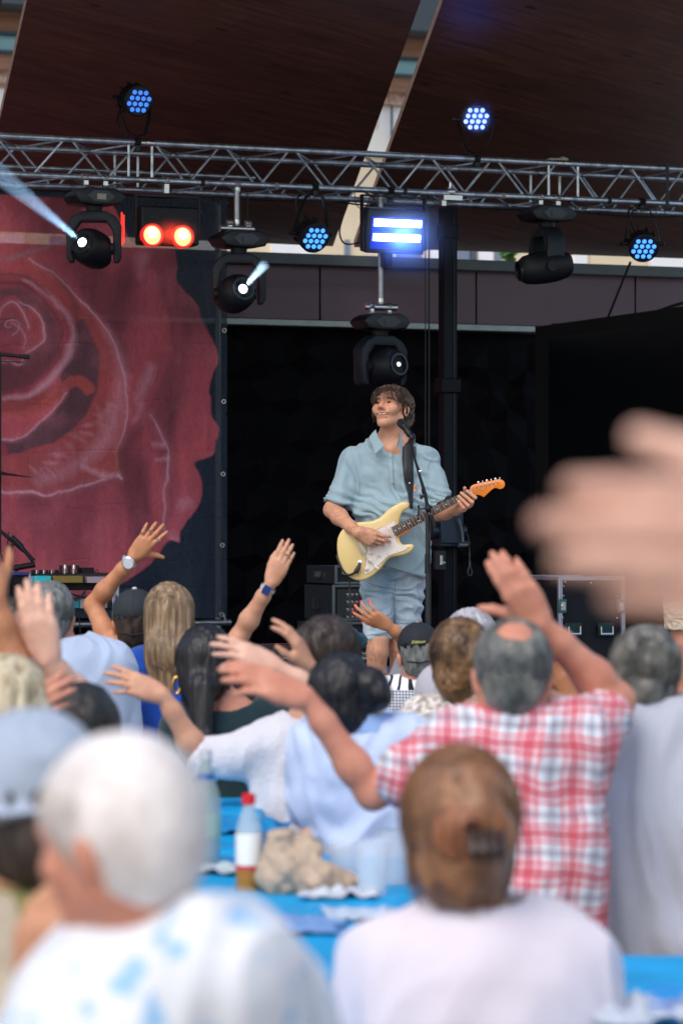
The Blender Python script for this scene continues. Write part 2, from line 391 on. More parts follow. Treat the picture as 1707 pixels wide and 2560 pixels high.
for x0, x1, mt in [(0, 60, PW), (66, 120, PL), (126, 170, GR), (205, 240, PW), (300, 335, PL), (485, 535, PW), (676, 782, PW), (860, 872, GR), (955, 985, PW), (990, 1050, GR), (1075, 1100, PW), (1140, 1170, GR), (1173, 1188, GL), (1193, 1230, PW), (1232, 1250, GR), (1430, 1465, PW), (1470, 1610, PL), (1620, 1720, PW)]:
    bpanel(x0, x1, 590 if x0 < 500 else 600, 690, mt)
# greenery outside, seen through the slot
GRN = M('leaves', (.06, .16, .03), .6, var=.5, vs=20)
def shrub(label, px, py, Y, w_, h_, n, name='shrub'):
    t = W(px, py, Y); b = A(t[0], t[1], 0); mb = MB(); st = MB(); r_ = random.Random(int(px))
    for i in range(n):
        a, q = r_.uniform(0, 6.28), r_.random(); c = A(t[0]+math.cos(a)*q*w_, Y+math.sin(a)*q*w_, t[2]-r_.random()**1.5*h_)
        fr = frame(A(r_.uniform(-1, 1), r_.uniform(-1, 1), r_.uniform(-.3, 1))); s = r_.uniform(.05, .11)
        mb.add([c-fr[:, 0]*s, c-fr[:, 1]*s*.5, c+fr[:, 0]*s, c+fr[:, 1]*s*.5], [(0, 1, 2, 3)])
    for i in range(6):
        a = i*1.05; st.tube([b+A(math.cos(a)*.1, math.sin(a)*.1, 0), A(t[0]+math.cos(a)*w_*.5, Y+math.sin(a)*w_*.5, t[2]-h_*.3)], [.05, .015], 6)
    o = thing(name, label, 'plant', b); mk('foliage', mb, GRN, o, smooth=False); mk('stem', st, M('bark', (.08, .05, .03), .9), o)
shrub('bright green bush seen through the slot under the roof behind the stage', 1272, 630, 40, .10, 1.2, 160)
shrub('thin dark twigs poking up beside the cream wall behind the stage', 842, 626, 40, .14, .8, 26)

# --- stage roof: wood clad panels with open joints
RV, RZ, RS = 18.41, 4.50, .22
Rn = nrm(A(*(V*RS+Z))); Rp = SW(0, RV, RZ)
def RP(px, py, off=0.):
    d = A((px-853.5)/F, 1, (1310-py)/F); o = A(0, 0, CH); t = float(((Rp+Rn*off)-o)@Rn/(d@Rn)); return o+d*t
def REX(p1, p2, v):                     # continue the line p1-p2 on the roof to stage depth v
    a, b = RP(*p1), RP(*p2); t = (v-a@V)/((b-a)@V); return a+(b-a)*t
def wood():
    m = M('red_wood', (.1, .04, .03), .55); nt = m.node_tree; L = nt.links; b = nt.nodes['Principled BSDF']
    tc = nt.nodes.new('ShaderNodeTexCoord'); rot = nt.nodes.new('ShaderNodeMapping'); L.new(tc.outputs['Object'], rot.inputs[0]); rot.inputs['Rotation'].default_value = (0, 0, -YAW)
    def nz(sc, st, det):
        mp = nt.nodes.new('ShaderNodeMapping'); mp.inputs['Scale'].default_value = st; L.new(rot.outputs[0], mp.inputs[0])
        n = nt.nodes.new('ShaderNodeTexNoise'); n.inputs['Scale'].default_value = sc; n.inputs['Detail'].default_value = det; L.new(mp.outputs[0], n.inputs['Vector']); return n
    g = nz(5, (.25, 5, 5), 8); r1 = nt.nodes.new('ShaderNodeValToRGB'); e = r1.color_ramp.elements
    e[0].position = .3; e[1].position = .75; e[0].color = (.100, .038, .022, 1); e[1].color = (.215, .088, .050, 1); L.new(g.outputs['Fac'], r1.inputs[0])
    vo = nt.nodes.new('ShaderNodeTexVoronoi'); mp = nt.nodes.new('ShaderNodeMapping'); mp.inputs['Scale'].default_value = (.8, 2.2, 2.2); L.new(rot.outputs[0], mp.inputs[0]); L.new(mp.outputs[0], vo.inputs['Vector']); vo.inputs['Scale'].default_value = 2.2
    r2 = nt.nodes.new('ShaderNodeValToRGB'); r2.color_ramp.elements[0].position = .05; r2.color_ramp.elements[1].position = .12; L.new(vo.outputs['Distance'], r2.inputs[0]); r2.color_ramp.elements[0].color = (.25, .25, .25, 1)
    br = nt.nodes.new('ShaderNodeTexBrick'); br.inputs['Scale'].default_value = 1; br.inputs['Brick Width'].default_value = 2.4; br.inputs['Row Height'].default_value = .19; br.inputs['Mortar Size'].default_value = .004
    br.inputs['Color1'].default_value = (1, 1, 1, 1); br.inputs['Color2'].default_value = (.72, .72, .72, 1); br.inputs['Mortar'].default_value = (.45, .45, .45, 1); L.new(rot.outputs[0], br.inputs['Vector'])
    m1 = nt.nodes.new('ShaderNodeMixRGB'); m1.blend_type = 'MULTIPLY'; m1.inputs[0].default_value = 1; L.new(r1.outputs[0], m1.inputs[1]); L.new(r2.outputs[0], m1.inputs[2])
    m2 = nt.nodes.new('ShaderNodeMixRGB'); m2.blend_type = 'MULTIPLY'; m2.inputs[0].default_value = .8; L.new(m1.outputs[0], m2.inputs[1]); L.new(br.outputs[0], m2.inputs[2]); L.new(m2.outputs[0], b.inputs['Base Color'])
    return m
WOOD = wood()
roof = thing('stage_roof', 'large dark red-brown wood clad roof panels over the stage with open slanting joints', 'roof', SW(4, 22, 0), YAW)
def rpanel(corners, th=.05):
    lo = [A(c) for c in corners]; hi = [c+Rn*th for c in lo]; n = len(lo); mb = MB()
    mb.add(lo+hi, [tuple(range(n)), tuple(range(2*n-1, n-1, -1))]+[(i+n, (i+1) % n+n, (i+1) % n, i) for i in range(n)]); return mb
VF = 13.2
mk('roof_panel', rpanel([RP(-62, 576), RP(832, 616), REX((832, 616), (1052, 0), VF), REX((-62, 576), (68, 0), VF)]), WOOD, roof, smooth=False)
mk('roof_panel', rpanel([RP(885, 618), RP(1900, 653), REX((1900, 653), (2350, 0), VF), REX((885, 618), (1107, 0), VF)]), WOOD, roof, smooth=False)
mk('roof_panel', rpanel([RP(-1100, 520), RP(-110, 574), REX((-110, 574), (6, 0), VF), REX((-1100, 520), (-1250, 0), VF)]), WOOD, roof, smooth=False)
# --- rear fascia wall, ledge, rail and hexagon panelled back wall
VW = 22.1
def band(y0, y1, x, v, u0, u1, dep, back=True):
    z1, z0 = SP(x, y0, v)[2], SP(x, y1, v)[2]; return (SW((u0+u1)/2, v+dep/2, (z0+z1)/2), (u1-u0, dep, z1-z0))
uL, uR = -6.0, 12.5
wl = thing('stage_rear_wall', 'rear stage wall with plum panels above a bright aluminium rail and a black hexagon relief below', 'wall', SW(4, VW+.2, 0), YAW)
FAS = M('plum_panel', srgb(98, 74, 92), .38, var=.15, vs=1.2, coat=.15)
c, s = band(630, 657, 652, VW-.14, uL, uR, .3); mb = MB(); mb.box(c, s, SR); mk('ledge', mb, M('ledge_metal', srgb(96, 106, 110), .5, .4, var=.1), wl, bevel=.004)
z1 = SP(652, 652, VW)[2]; z0 = SP(652, 798, VW)[2]
us = [uL]+[float(SP(x, 700, VW)@U) for x in (-350, 410, 800, 1190, 1587, 1990)]+[uR]
for i in range(len(us)-1):
    mb = MB(); mb.box(SW((us[i]+us[i+1])/2, VW+.05, (z0+z1)/2), (us[i+1]-us[i]-.014, .1, z1-z0-.01), SR); mk('fascia_panel', mb, FAS, wl, bevel=.003)
mb = MB(); mb.box(SW((uL+uR)/2, VW+.16, (z0+z1)/2), (uR-uL, .08, z1-z0+.1), SR); mk('backing', mb, BLACK, wl)
c, s = band(797, 812, 652, VW-.05, uL, float(SP(1330, 820, VW)@U), .1); mb = MB(); mb.box(c, s, SR); mk('rail', mb, M('rail_metal', srgb(170, 182, 184), .45, .5, var=.12), wl, bevel=.003)
zr = c[2]-s[2]/2+.01
mb = MB(); mb.box(SW((uL+uR)/2, VW+.25, zr/2), (uR-uL, .1, zr), SR)
hx = .34
for r_ in range(12):
    for k in range(56):
        u = uL+.2+k*hx*.98+(r_ % 2)*hx*.49; z = ZS+.1+r_*hx*.86
        if z+hx*.5 > zr or u > uR-.2 or u < 5.5: continue
        vs = [SW(u+hx*.56*math.cos(R(60*i+30)), VW+.2, z+hx*.56*math.sin(R(60*i+30))) for i in range(6)]
        pr = random.random(); q = SW(u+random.uniform(-.08, .08), VW+.2-.03-.05*pr, z+random.uniform(-.08, .08)); mb.add(vs+[q], [(i, (i+1) % 6, 6) for i in range(6)])
mk('hexagon_relief', mb, M('black_relief', (.0028, .0028, .005), .6, spec=.10), wl, smooth=False)
# --- black screen on the right
mb = MB(); a, b_ = SP(1335, 1300, 21.2), W(1900, 1300, 20.4); du = nrm(A(b_[0]-a[0], b_[1]-a[1], 0)); nn = A(-du[1], du[0], 0); ht = SP(1335, 816, 21.2)[2]
ln = np.linalg.norm((b_-a)[:2]); mb.box(a*A(1, 1, 0)+du*ln/2+nn*.3+Z*(ZS+(ht-ZS)/2), (ln, .6, ht-ZS), np.stack([du, nn, Z], 1))
t = thing('black_screen', 'big flat black screen standing at the right of the stage', 'screen', a*A(1, 1, 0)+Z*ZS)
mk('housing', mb, M('matt_black', (.006, .007, .009), .7, bump=.1, bs=60), t, bevel=.02)
mb = MB(); mb.box(a*A(1, 1, 0)+du*(ln/2+.1)-nn*.006+Z*(ZS+(ht-ZS)/2), (ln-.35, .012, ht-ZS-.2), np.stack([du, nn, Z], 1)); mk('screen_face', mb, M('screen_face', (.004, .006, .008), .3), t)
mb = MB(); mb.box(SP(1700, 806, 21)-V*.05, (.11, .1, .1), SR); mb.cyl(SP(1700, 806, 21)-V*.12, SP(1700, 806, 21)-V*.04, .04, n=14)
tag(mk('spotlight', mb, M('grey_lamp', srgb(150, 150, 165), .3, .6)), 'small grey lamp on top of the black screen at the right edge', 'lamp')

# --- rose banner -------------------------------------------------------------------------------------------------
def poly_sd(P, q):                      # signed distance (inside negative)
    a = q; b = np.roll(q, -1, 0); best = np.full(len(P), 1e9, np.float32); ins = np.zeros(len(P), bool)
    for (x0, y0), (x1, y1) in zip(a, b):
        ex, ey = x1-x0, y1-y0; wx, wy = P[:, 0]-x0, P[:, 1]-y0
        t = np.clip((wx*ex+wy*ey)/(ex*ex+ey*ey+1e-9), 0, 1); best = np.minimum(best, (wx-t*ex)**2+(wy-t*ey)**2)
        if y0 != y1: ins ^= ((y0 > P[:, 1]) != (y1 > P[:, 1])) & (P[:, 0] < ex*(P[:, 1]-y0)/(y1-y0)+x0)
    return np.sqrt(best)*np.where(ins, -1, 1)
def line_sd(P, q, w_):
    best = np.full(len(P), 1e9, np.float32); m = len(q); wd = np.interp(np.linspace(0, 1, m), np.linspace(0, 1, len(w_)), w_)
    for i in range(m-1):
        ex, ey = q[i+1]-q[i]; wx, wy = P[:, 0]-q[i][0], P[:, 1]-q[i][1]
        t = np.clip((wx*ex+wy*ey)/(ex*ex+ey*ey+1e-9), 0, 1); d = np.sqrt((wx-t*ex)**2+(wy-t*ey)**2)-(wd[i]*(1-t)+wd[i+1]*t); best = np.minimum(best, d)
    return best
z3 = lambda *a: [(x/2.613, 480+y/2.613) for x, y in a]
z4 = lambda *a: [(x/2.613, 850+y/2.613) for x, y in a]
nx_, ny_ = 560, 800; X0, X1, Y0, Y1 = -330., 568., 478., 1545.
gx = np.linspace(X0, X1, nx_); gy = np.linspace(Y0, Y1, ny_); GX, GY = np.meshgrid(gx, gy); P2 = np.stack([GX.ravel(), GY.ravel()], 1)
wob = np.stack([P2[:, 0]*.03, P2[:, 1]*.03, P2[:, 0]*0], 1); P2w = P2+np.stack([fbm(wob, 3), fbm(wob+9, 4)], 1)*3.5
NV = srgb(27, 37, 52); RED = srgb(142, 50, 62); DRED = srgb(74, 20, 36); BR = srgb(176, 72, 84); LAV = srgb(196, 150, 170); SL = srgb(40, 36, 48); ORR = srgb(160, 62, 56)
C = np.tile(np.array(NV), (len(P2), 1))
def lay(sd, col, soft=3, al=1.0, mask=None):
    a = np.clip(.5-sd/soft, 0, 1)*al
    if mask is not None: a = a*mask
    C[:] = C*(1-a[:, None])+np.array(col)*a[:, None]
edge = z3((1120, 365), (1145, 440), (1155, 560), (1190, 640), (1270, 720), (1310, 800), (1350, 900), (1400, 980), (1425, 1050), (1415, 1120), (1385, 1200), (1375, 1300))+z4((1375, 400), (1390, 500), (1425, 580), (1405, 700), (1380, 750), (1270, 805), (1300, 890), (1322, 990), (1290, 1100), (1220, 1190), (1175, 1250), (1165, 1325), (1110, 1310), (1040, 1400), (940, 1500), (820, 1580), (700, 1640), (400, 1690), (0, 1700), (-500, 1600), (-860, 1300))+[(-330, 700), (-200, 560), (0, 490), (150, 496), (270, 505), (330, 600), (400, 608)]
sil = poly_sd(P2w, spline(edge, 4, True)); lay(sil, RED, 4)
inm = np.clip(.5-sil/6, 0, 1)
# broad tone variation inside the petals
tn = fbm(np.stack([P2[:, 0]*.012, P2[:, 1]*.004, P2[:, 0]*0], 1), 11, 3); lay(-tn*20-4, DRED, 12, .75, inm); lay(tn*20+4-12, BR, 14, .5, inm)
def S(q, w_, col, soft=4, al=.8, n=6):
    sd = line_sd(P2w, spline(q, n), w_); lay(sd, col, soft*1.15, al*.9, inm)
    if soft < 7: lay(sd-3, col, soft*5, al*.20, inm)
G = lambda q, col, soft=5, al=.9: lay(poly_sd(P2w, spline(q, 5, True)), col, soft, al, inm)
# right hand petals
G(z3((790, 700), (850, 640), (1020, 520), (1060, 640), (1130, 900), (1140, 1050), (1080, 1250), (960, 1500), (860, 1560), (830, 1300), (800, 1050)), BR, 30, .35)
S(z3((1020, 400), (1050, 560), (1100, 720), (1135, 900), (1140, 1040), (1090, 1200), (1030, 1330), (950, 1450), (880, 1560)), [3, 5, 4, 8, 3], DRED, 14, .6)
S(z3((800, 640), (790, 760), (790, 980), (830, 1150)), [10, 18, 10], DRED, 26, .8)
S(z3((1200, 700), (1230, 860), (1190, 1100), (1190, 1300))+z4((1110, 500), (1100, 800), (1130, 1000), (1080, 1200)), [6, 12, 12, 5], DRED, 30, .7)
S(z3((930, 440), (920, 540)), [12, 3], LAV, 26, .4); S(z3((985, 1150), (950, 1250), (900, 1360)), [8, 10, 3], LAV, 24, .55); S(z4((920, 420), (880, 520)), [4, 3], LAV, 14, .5)
S(z4((980, 480), (1050, 610), (1100, 700), (1108, 760), (1095, 880), (1070, 980), (1075, 1110), (1075, 1240)), [1, 1.5, 2.2, 2, 1.2], LAV, 5, .85)
S(z4((1000, 680), (1080, 690)), [2, 6], LAV, 12, .5); S(z4((1030, 780), (1095, 775)), [2, 4], LAV, 10, .6); S(z4((1000, 500), (900, 600), (830, 700), (810, 900), (830, 1100)), [3, 10, 12, 10, 3], DRED, 24, .8)
S(z4((1190, 1080), (1230, 1070)), [9, 6], LAV, 26, .6); S(z4((1130, 1280), (1150, 1300)), [8, 8], LAV, 22, .5); S(z4((1230, 480), (1200, 560)), [14, 10], BR, 40, .5); S(z4((1350, 480), (1330, 640), (1230, 760)), [8, 14, 8], BR, 30, .6)
# big outer petal curling round the middle
G(z3((0, 560), (140, 440), (260, 470), (400, 580), (520, 680), (620, 800), (740, 960), (800, 1140), (830, 1290))+z4((835, 400), (820, 560), (780, 680), (765, 860), (650, 900), (450, 960), (300, 1010), (80, 1000), (-150, 940), (-400, 600), (-300, 100)), ORR, 8, .55)
G(z3((520, 830), (590, 920), (640, 1040), (650, 1160), (640, 1280))+z4((600, 430), (500, 560), (380, 650), (240, 700), (100, 745), (-60, 740), (-150, 640), (100, 640), (210, 590), (330, 480), (440, 360), (400, 250), (440, 100)), SL, 8, .92)
S(z3((700, 900), (780, 1080), (800, 1200))+z4((790, 300), (760, 480), (700, 620), (600, 740), (430, 860), (260, 930)), [3, 8, 9, 14, 15, 12, 6], LAV, 30, .42)
for i in range(26):                    # feathered streaks across the petal rim
    t = i/25; a_ = A(*z4((740-520*t**.9, 440+480*t))[0]); dr = A(1, .25+.5*t); S([a_-dr*rng.uniform(2, 18)+rng.normal(size=2)*7, a_+dr*rng.uniform(4, 24)+rng.normal(size=2)*5], [.6, rng.uniform(1.5, 5), .6], LAV, rng.uniform(6, 16), rng.uniform(.12, .5), 2)
S(z3((190, 440), (360, 540), (440, 620), (540, 720), (620, 810), (690, 900), (755, 1000), (775, 1100), (815, 1220), (828, 1340))+z4((832, 420), (822, 560), (795, 650), (770, 720)), [1.5, 2.2, 1.6, 2.4, 1.6, 1.2], LAV, 4, .9)
S(z4((790, 640), (762, 760), (775, 850), (765, 890), (670, 912)), [1.5, 2.2, 2.2, 1.2], srgb(128, 84, 56), 4, .9); S(z4((775, 890), (790, 905)), [3, 3], LAV, 6, .9)
S(z4((770, 880), (690, 885), (620, 855), (540, 820)), [2, 5, 5, 2], LAV, 14, .7)
S(z4((680, 905), (600, 930), (480, 970), (380, 990), (295, 1012), (215, 990), (60, 998), (0, 970), (-120, 900)), [1.5, 2.5, 2.8, 3.2, 3, 2], LAV, 4.5, .9)
G(z4((700, 930), (600, 960), (400, 1020), (0, 1040), (-400, 1000), (-300, 1600), (300, 1600), (800, 1560), (860, 1200), (810, 980)), BR, 40, .3)
G(z4((0, 680), (40, 690), (55, 730), (20, 760), (-60, 740)), srgb(150, 40, 60), 6, .9)
# inner petal (light) under the heart
G(z4((0, 500), (100, 470), (250, 420), (400, 290), (480, 235), (540, 225), (610, 280), (625, 330), (560, 360), (500, 300), (440, 340), (400, 400), (260, 540), (200, 600), (110, 640), (0, 645), (-80, 600)), ORR, 6, .9)
G(z4((0, 500), (120, 480), (260, 460), (380, 400), (330, 470), (220, 570), (110, 640), (0, 645)), BR, 14, .9); S(z4((440, 340), (400, 395), (260, 535), (180, 610), (100, 640), (0, 648)), [1, 1.8, 2, 2], LAV, 4, .85)
# bright rim around the heart
G(z3((-120, 560), (40, 545), (200, 590), (340, 680), (440, 780), (485, 880), (480, 1010), (430, 1140), (350, 1240), (240, 1310), (100, 1350), (-100, 1340)), RED, 6, .95)
G(z3((-100, 720), (60, 620), (200, 650), (330, 760), (390, 900), (380, 1060), (300, 1180), (150, 1260), (-60, 1280)), SL, 18, .75)
S(z3((160, 580), (330, 675), (430, 790), (475, 880), (478, 960), (440, 1080), (380, 1170), (320, 1240), (230, 1310), (110, 1345), (20, 1350)), [2, 4, 5, 8, 9, 9, 8, 5, 3], LAV, 12, .75)
S(z3((0, 600), (130, 600), (260, 680), (360, 790), (400, 900), (380, 1050)), [2, 4, 3, 3, 2], DRED, 6, .9); S(z3((0, 545), (80, 540), (200, 575), (330, 670)), [2, 3, 2], SL, 5, .8)
G(z3((-80, 760), (0, 700), (100, 680), (150, 750), (240, 760), (290, 860), (295, 960), (240, 1010), (150, 1060), (130, 1120), (0, 1110), (-90, 1000)), RED, 6, .9)
G(z3((-40, 1130), (60, 1100), (180, 1120), (300, 1060), (320, 1100), (240, 1240), (100, 1300), (-60, 1300)), DRED, 16, .7)
S(z3((-20, 1105), (60, 1105), (130, 1125), (150, 1080)), [1.5, 2, 1], LAV, 4, .8)
S(z3((0, 800), (20, 750), (90, 722), (150, 780), (185, 860), (190, 890)), [1, 2, 1.6, 1], LAV, 3.5, .8); S(z3((130, 720), (200, 745), (245, 790), (285, 870), (297, 960), (240, 1005), (170, 1050)), [1, 1.8, 2, 2, 1.2], LAV, 4, .85)
# spiral heart
sp = [(62+ (12+t*9)*math.cos(t*1.0), 872+(10+t*8)*math.sin(t*1.0)) for t in np.linspace(0, 7.5, 26)]; S(z3(*sp), [2.4, 3.2, 2.2], SL, 4, .95, 3)
sp = [(64+(6+t*10)*math.cos(t+.6), 870+(5+t*9)*math.sin(t+.6)) for t in np.linspace(0, 7, 26)]; S(z3(*sp), [1, 1.6, 1.6], LAV, 3, .7, 3)
S(z3((70, 850), (140, 900), (165, 960), (150, 1020)), [1, 1.6, 1], LAV, 4, .6); S(z3((0, 420), (60, 440), (180, 400), (330, 345), (470, 310)), [3, 7, 5, 2], srgb(120, 100, 110), 8, .7)
S(z3((300, 470), (480, 700), (500, 830), (490, 1050)), [3, 8, 5, 2], DRED, 12, .6)
# print speckle and cloth weave
wv = fbm(np.stack([P2[:, 0]*.35, P2[:, 1]*.12, P2[:, 0]*0], 1), 21, 2)*.10+fbm(np.stack([P2[:, 0]*.5, P2[:, 1]*.5, P2[:, 0]*0], 1), 31, 2)*.09
pale = np.clip(fbm(np.stack([P2[:, 0]*.02, P2[:, 1]*.02, P2[:, 0]*0], 1), 41, 3), 0, 1)*.35*inm; C[:] = C*(1-pale[:, None]*.6)+np.array(srgb(176, 96, 116))*pale[:, None]*.6
C[:] = C*(1-.16*inm[:, None])+np.array(srgb(176, 112, 124))*.16*inm[:, None]
C *= 2.1*(1+wv)[:, None]
hem = ((P2[:, 0] > 553) | (P2[:, 1] > 1527)); C[hem] = np.array(srgb(44, 58, 76))*(1+wv[hem])[:, None]
VBN = 21.3
dx = (P2[:, 0]-853.5)/F; dz = (1310-P2[:, 1])/F
relief = .010*fbm(np.stack([P2[:, 0]*.02, P2[:, 1]*.006, P2[:, 0]*0], 1), 51, 3)+.02*np.sin(P2[:, 0]*.035+1.2*fbm(np.stack([P2[:, 0]*.004, P2[:, 1]*.004, P2[:, 0]*0], 1), 61, 2))*.5
for yc in (715, 800, 862, 1000, 1010, 1130, 1262, 1272, 1292, 1400, 1470): relief += .006*np.exp(-((P2[:, 1]-yc-2.5*np.sin(P2[:, 0]*.02+yc)-3*fbm(np.stack([P2[:, 0]*.03, P2[:, 0]*0+yc, P2[:, 0]*0], 1), 71, 2))/2.2)**2)*(.4+.6*vnoise(np.stack([P2[:, 0]*.01, P2[:, 0]*0+yc, P2[:, 0]*0], 1), 5))
d_ = np.stack([dx, np.ones_like(dx), dz], 1); t_ = (VBN+relief)/(d_@V); PV = A(0, 0, CH)+d_*t_[:, None]
ii = np.arange(nx_*ny_).reshape(ny_, nx_); Q = np.stack([ii[:-1, :-1], ii[1:, :-1], ii[1:, 1:], ii[:-1, 1:]], -1).reshape(-1, 4)
ban = thing('rose_banner', 'large dark banner printed with a red rose hanging at the back left of the stage', 'banner', SP(200, 1545, VBN), YAW)
m = M('banner_print', (.5, .1, .1), .75, bump=.25, bs=300); nt = m.node_tree; at = nt.nodes.new('ShaderNodeAttribute'); at.attribute_name = 'print'; nt.links.new(at.outputs['Color'], nt.nodes['Principled BSDF'].inputs['Base Color'])
# loosely woven mesh cloth lets a little light through
tr = nt.nodes.new('ShaderNodeBsdfTransparent'); mx = nt.nodes.new('ShaderNodeMixShader'); mx.inputs[0].default_value = .17
nt.links.new(nt.nodes['Principled BSDF'].outputs[0], mx.inputs[1]); nt.links.new(tr.outputs[0], mx.inputs[2]); nt.links.new(mx.outputs[0], nt.nodes['Material Output'].inputs[0])
bo = obj('banner_cloth', PV, Q, m, ban, True)
ca = bo.data.color_attributes.new('print', 'FLOAT_COLOR', 'POINT'); ca.data.foreach_set('color', np.concatenate([C, np.ones((len(C), 1))], 1).astype(np.float32).ravel())
for py in (826, 1004, 1185, 1363, 1536):
    c = SP(561+(826-py)*.009, py, VBN-.01); mb = MB(); fr = np.stack([U, -Z, V], 1)
    n = 20; vs = []
    for i in range(n):
        a = 2*math.pi*i/n
        for j in range(6):
            b = 2*math.pi*j/6; rr = .0135+.0045*math.cos(b); vs.append(c+fr@A(rr*math.cos(a), rr*math.sin(a), .004*math.sin(b)))
    mb.add(vs, [(i*6+j, i*6+(j+1) % 6, ((i+1) % n)*6+(j+1) % 6, ((i+1) % n)*6+j) for i in range(n) for j in range(6)]); mk('eyelet', mb, STEEL, ban)
mb = MB(); mb.tube([SP(560, 1536, VBN-.01), SP(563, 1548, VBN), SP(568, 1556, VBN+.02)], .006, 6); mk('cord', mb, M('cord', (.5, .5, .5)), ban)
# scaffold frame that carries it
sf = thing('banner_frame', 'silver tube frame whose lower bar shows under the rose banner', 'frame', SP(200, 1552, VBN+.12), YAW)
mb = MB(); a = SP(-330, 1535, VBN+.08); b = SP(576, 1556, VBN+.08); b[2] = a[2] = SP(560, 1556, VBN+.08)[2]; mb.tube([a, b], .024, 12); mk('crossbar', mb, ALU, sf)
for px in (-300, 545):
    mb = MB(); q = SP(px, 1556, VBN+.12); mb.tube([A(q[0], q[1], ZS), A(q[0], q[1], SP(px, 480, VBN)[2])], .024, 12); mk('upright', mb, ALU, sf)
mb = MB(); a = SP(-330, 484, VBN+.08); b = SP(568, 484, VBN+.08); b[2] = a[2] = SP(200, 484, VBN)[2]; mb.tube([a, b], .024, 12); mk('crossbar', mb, ALU, sf)

# --- truss -------------------------------------------------------------------------------------------------------
VT = RV
def TP(px, py, dv=0.): return SP(px, py, VT+dv)
zTop = TP(0, 340)[2]*.5+TP(1707, 423)[2]*.5; zBot = zTop-.226
tru = thing('lighting_truss', 'silver box truss of tubes with zigzag braces spanning above the stage', 'truss', SP(850, 480, VT)*A(1, 1, 0)+Z*zBot, YAW)
uA, uB = float(TP(-420, 0)@U), float(TP(2150, 0)@U)
TRU = M('truss_alloy', (.50, .57, .63), .30, .88, var=.35, vs=18, bump=.08, bs=90)
DV, DZ = .26, -.035
for dv, z in ((0, zTop), (0, zBot), (DV, zTop+DZ), (DV, zBot+DZ)):
    mb = MB(); mb.tube([SW(uA, VT+dv, z), SW(uB, VT+dv, z)], .0192, 14); mk('chord', mb, TRU, tru)
j1, j2 = float(TP(367, 0)@U), float(TP(1407, 0)@U)
seg = [(j1-(j2-j1), j1), (j1, j2), (j2, j2+(j2-j1))]
pitch = float(TP(550, 0)@U-TP(375, 0)@U)
for (a, b) in seg:
    if b > uB: b = uB
    if a < uA: a = uA
    nb = max(1, round((b-a-.06)/(pitch))); p = (b-a-.06)/nb
    for dv, ph in ((0, 0), (DV, .5)):
        mb = MB(); zz1, zz0 = zTop+(DZ if dv else 0), zBot+(DZ if dv else 0)
        for k in range(nb):
            u0 = a+.03+k*p; u1 = u0+p/2; u2 = u0+p
            if ph: u0, u1, u2 = u0+p*.0, u0+p/2, u0+p
            if ph: mb.cyl(SW(u0+.02, VT+dv, zz0), SW(u1-.015, VT+dv, zz1), .008, n=8); mb.cyl(SW(u1+.015, VT+dv, zz1), SW(u2-.02, VT+dv, zz0), .008, n=8)
            else: mb.cyl(SW(u0+.02, VT+dv, zz1), SW(u1-.015, VT+dv, zz0), .008, n=8); mb.cyl(SW(u1+.015, VT+dv, zz0), SW(u2-.02, VT+dv, zz1), .008, n=8)
        mk('side_bracing', mb, TRU, tru)
    for z, dz in ((zTop, 0), (zBot, 0)):
        mb = MB()
        for k in range(nb): u0 = a+.03+k*p; mb.cyl(SW(u0, VT, z), SW(u0+p/2, VT+DV, z+DZ), .007, n=8); mb.cyl(SW(u0+p/2, VT+DV, z+DZ), SW(u0+p, VT, z), .007, n=8)
        mk('cross_bracing', mb, TRU, tru)
for ju in (j1, j2):
    for s_ in (-.105, .105) if ju == j2 else (-.115, .035):
        for dv in (0, DV):
            mb = MB(); mb.cyl(SW(ju+s_, VT+dv, zTop+(DZ if dv else 0)), SW(ju+s_, VT+dv, zBot+(DZ if dv else 0)), .009, n=8); mk('end_post', mb, TRU, tru)
    for z in (zTop, zBot):
        for dv in (0, DV):
            mb = MB(); mb.cyl(SW(ju-.05, VT+dv, z+(DZ if dv else 0)), SW(ju+.05, VT+dv, z+(DZ if dv else 0)), .0205, n=14); mb.cyl(SW(ju, VT+dv-.03, z+(DZ if dv else 0)), SW(ju, VT+dv+.03, z+(DZ if dv else 0)), .006, n=6)
            mk('coupler', mb, STEEL, tru)
# loose pipe behind the left half
mb = MB(); a = TP(-100, 408, DV+.12); b = TP(632, 447, DV+.12); z_ = (a[2]+b[2])/2; a[2] = b[2] = z_; mb.tube([a, b], .014, 10); mb.tube([b, b+U*.012], .0155, 10)
tag(mk('metal_pipe', mb, TRU), 'thin loose metal pipe ending in mid span behind the left half of the truss', 'pipe')
# cables draped along the truss
CAB = M('black_cable', (.008, .008, .01), .5)
cb = MB()
for k, (x0, x1, dz) in enumerate([(-50, 260, -.03), (255, 520, -.045), (500, 830, -.03), (800, 1130, -.04), (1100, 1420, -.02), (1400, 1750, -.035)]):
    p0, p1 = TP(x0, 0, DV), TP(x1, 0, DV); pts = []
    for t in np.linspace(0, 1, 12): q = p0+(p1-p0)*t; q[2] = zBot+DZ-.005+dz*4*t*(1-t)*.8; pts.append(q)
    cb.tube(spline(pts, 2), .006, 6)
for k, (x0, x1) in enumerate([(-50, 240), (430, 700), (900, 1300), (1380, 1560)]):
    p0, p1 = TP(x0, 0, DV), TP(x1, 0, DV); pts = []
    for t in np.linspace(0, 1, 8): q = p0+(p1-p0)*t; q[2] = zTop+.02+.012*math.sin(7*t+k); pts.append(q)
    cb.tube(spline(pts, 3), .007, 6)
tag(mk('power_cable', cb, CAB), 'black cables draped along the top and bottom of the truss', 'cable')
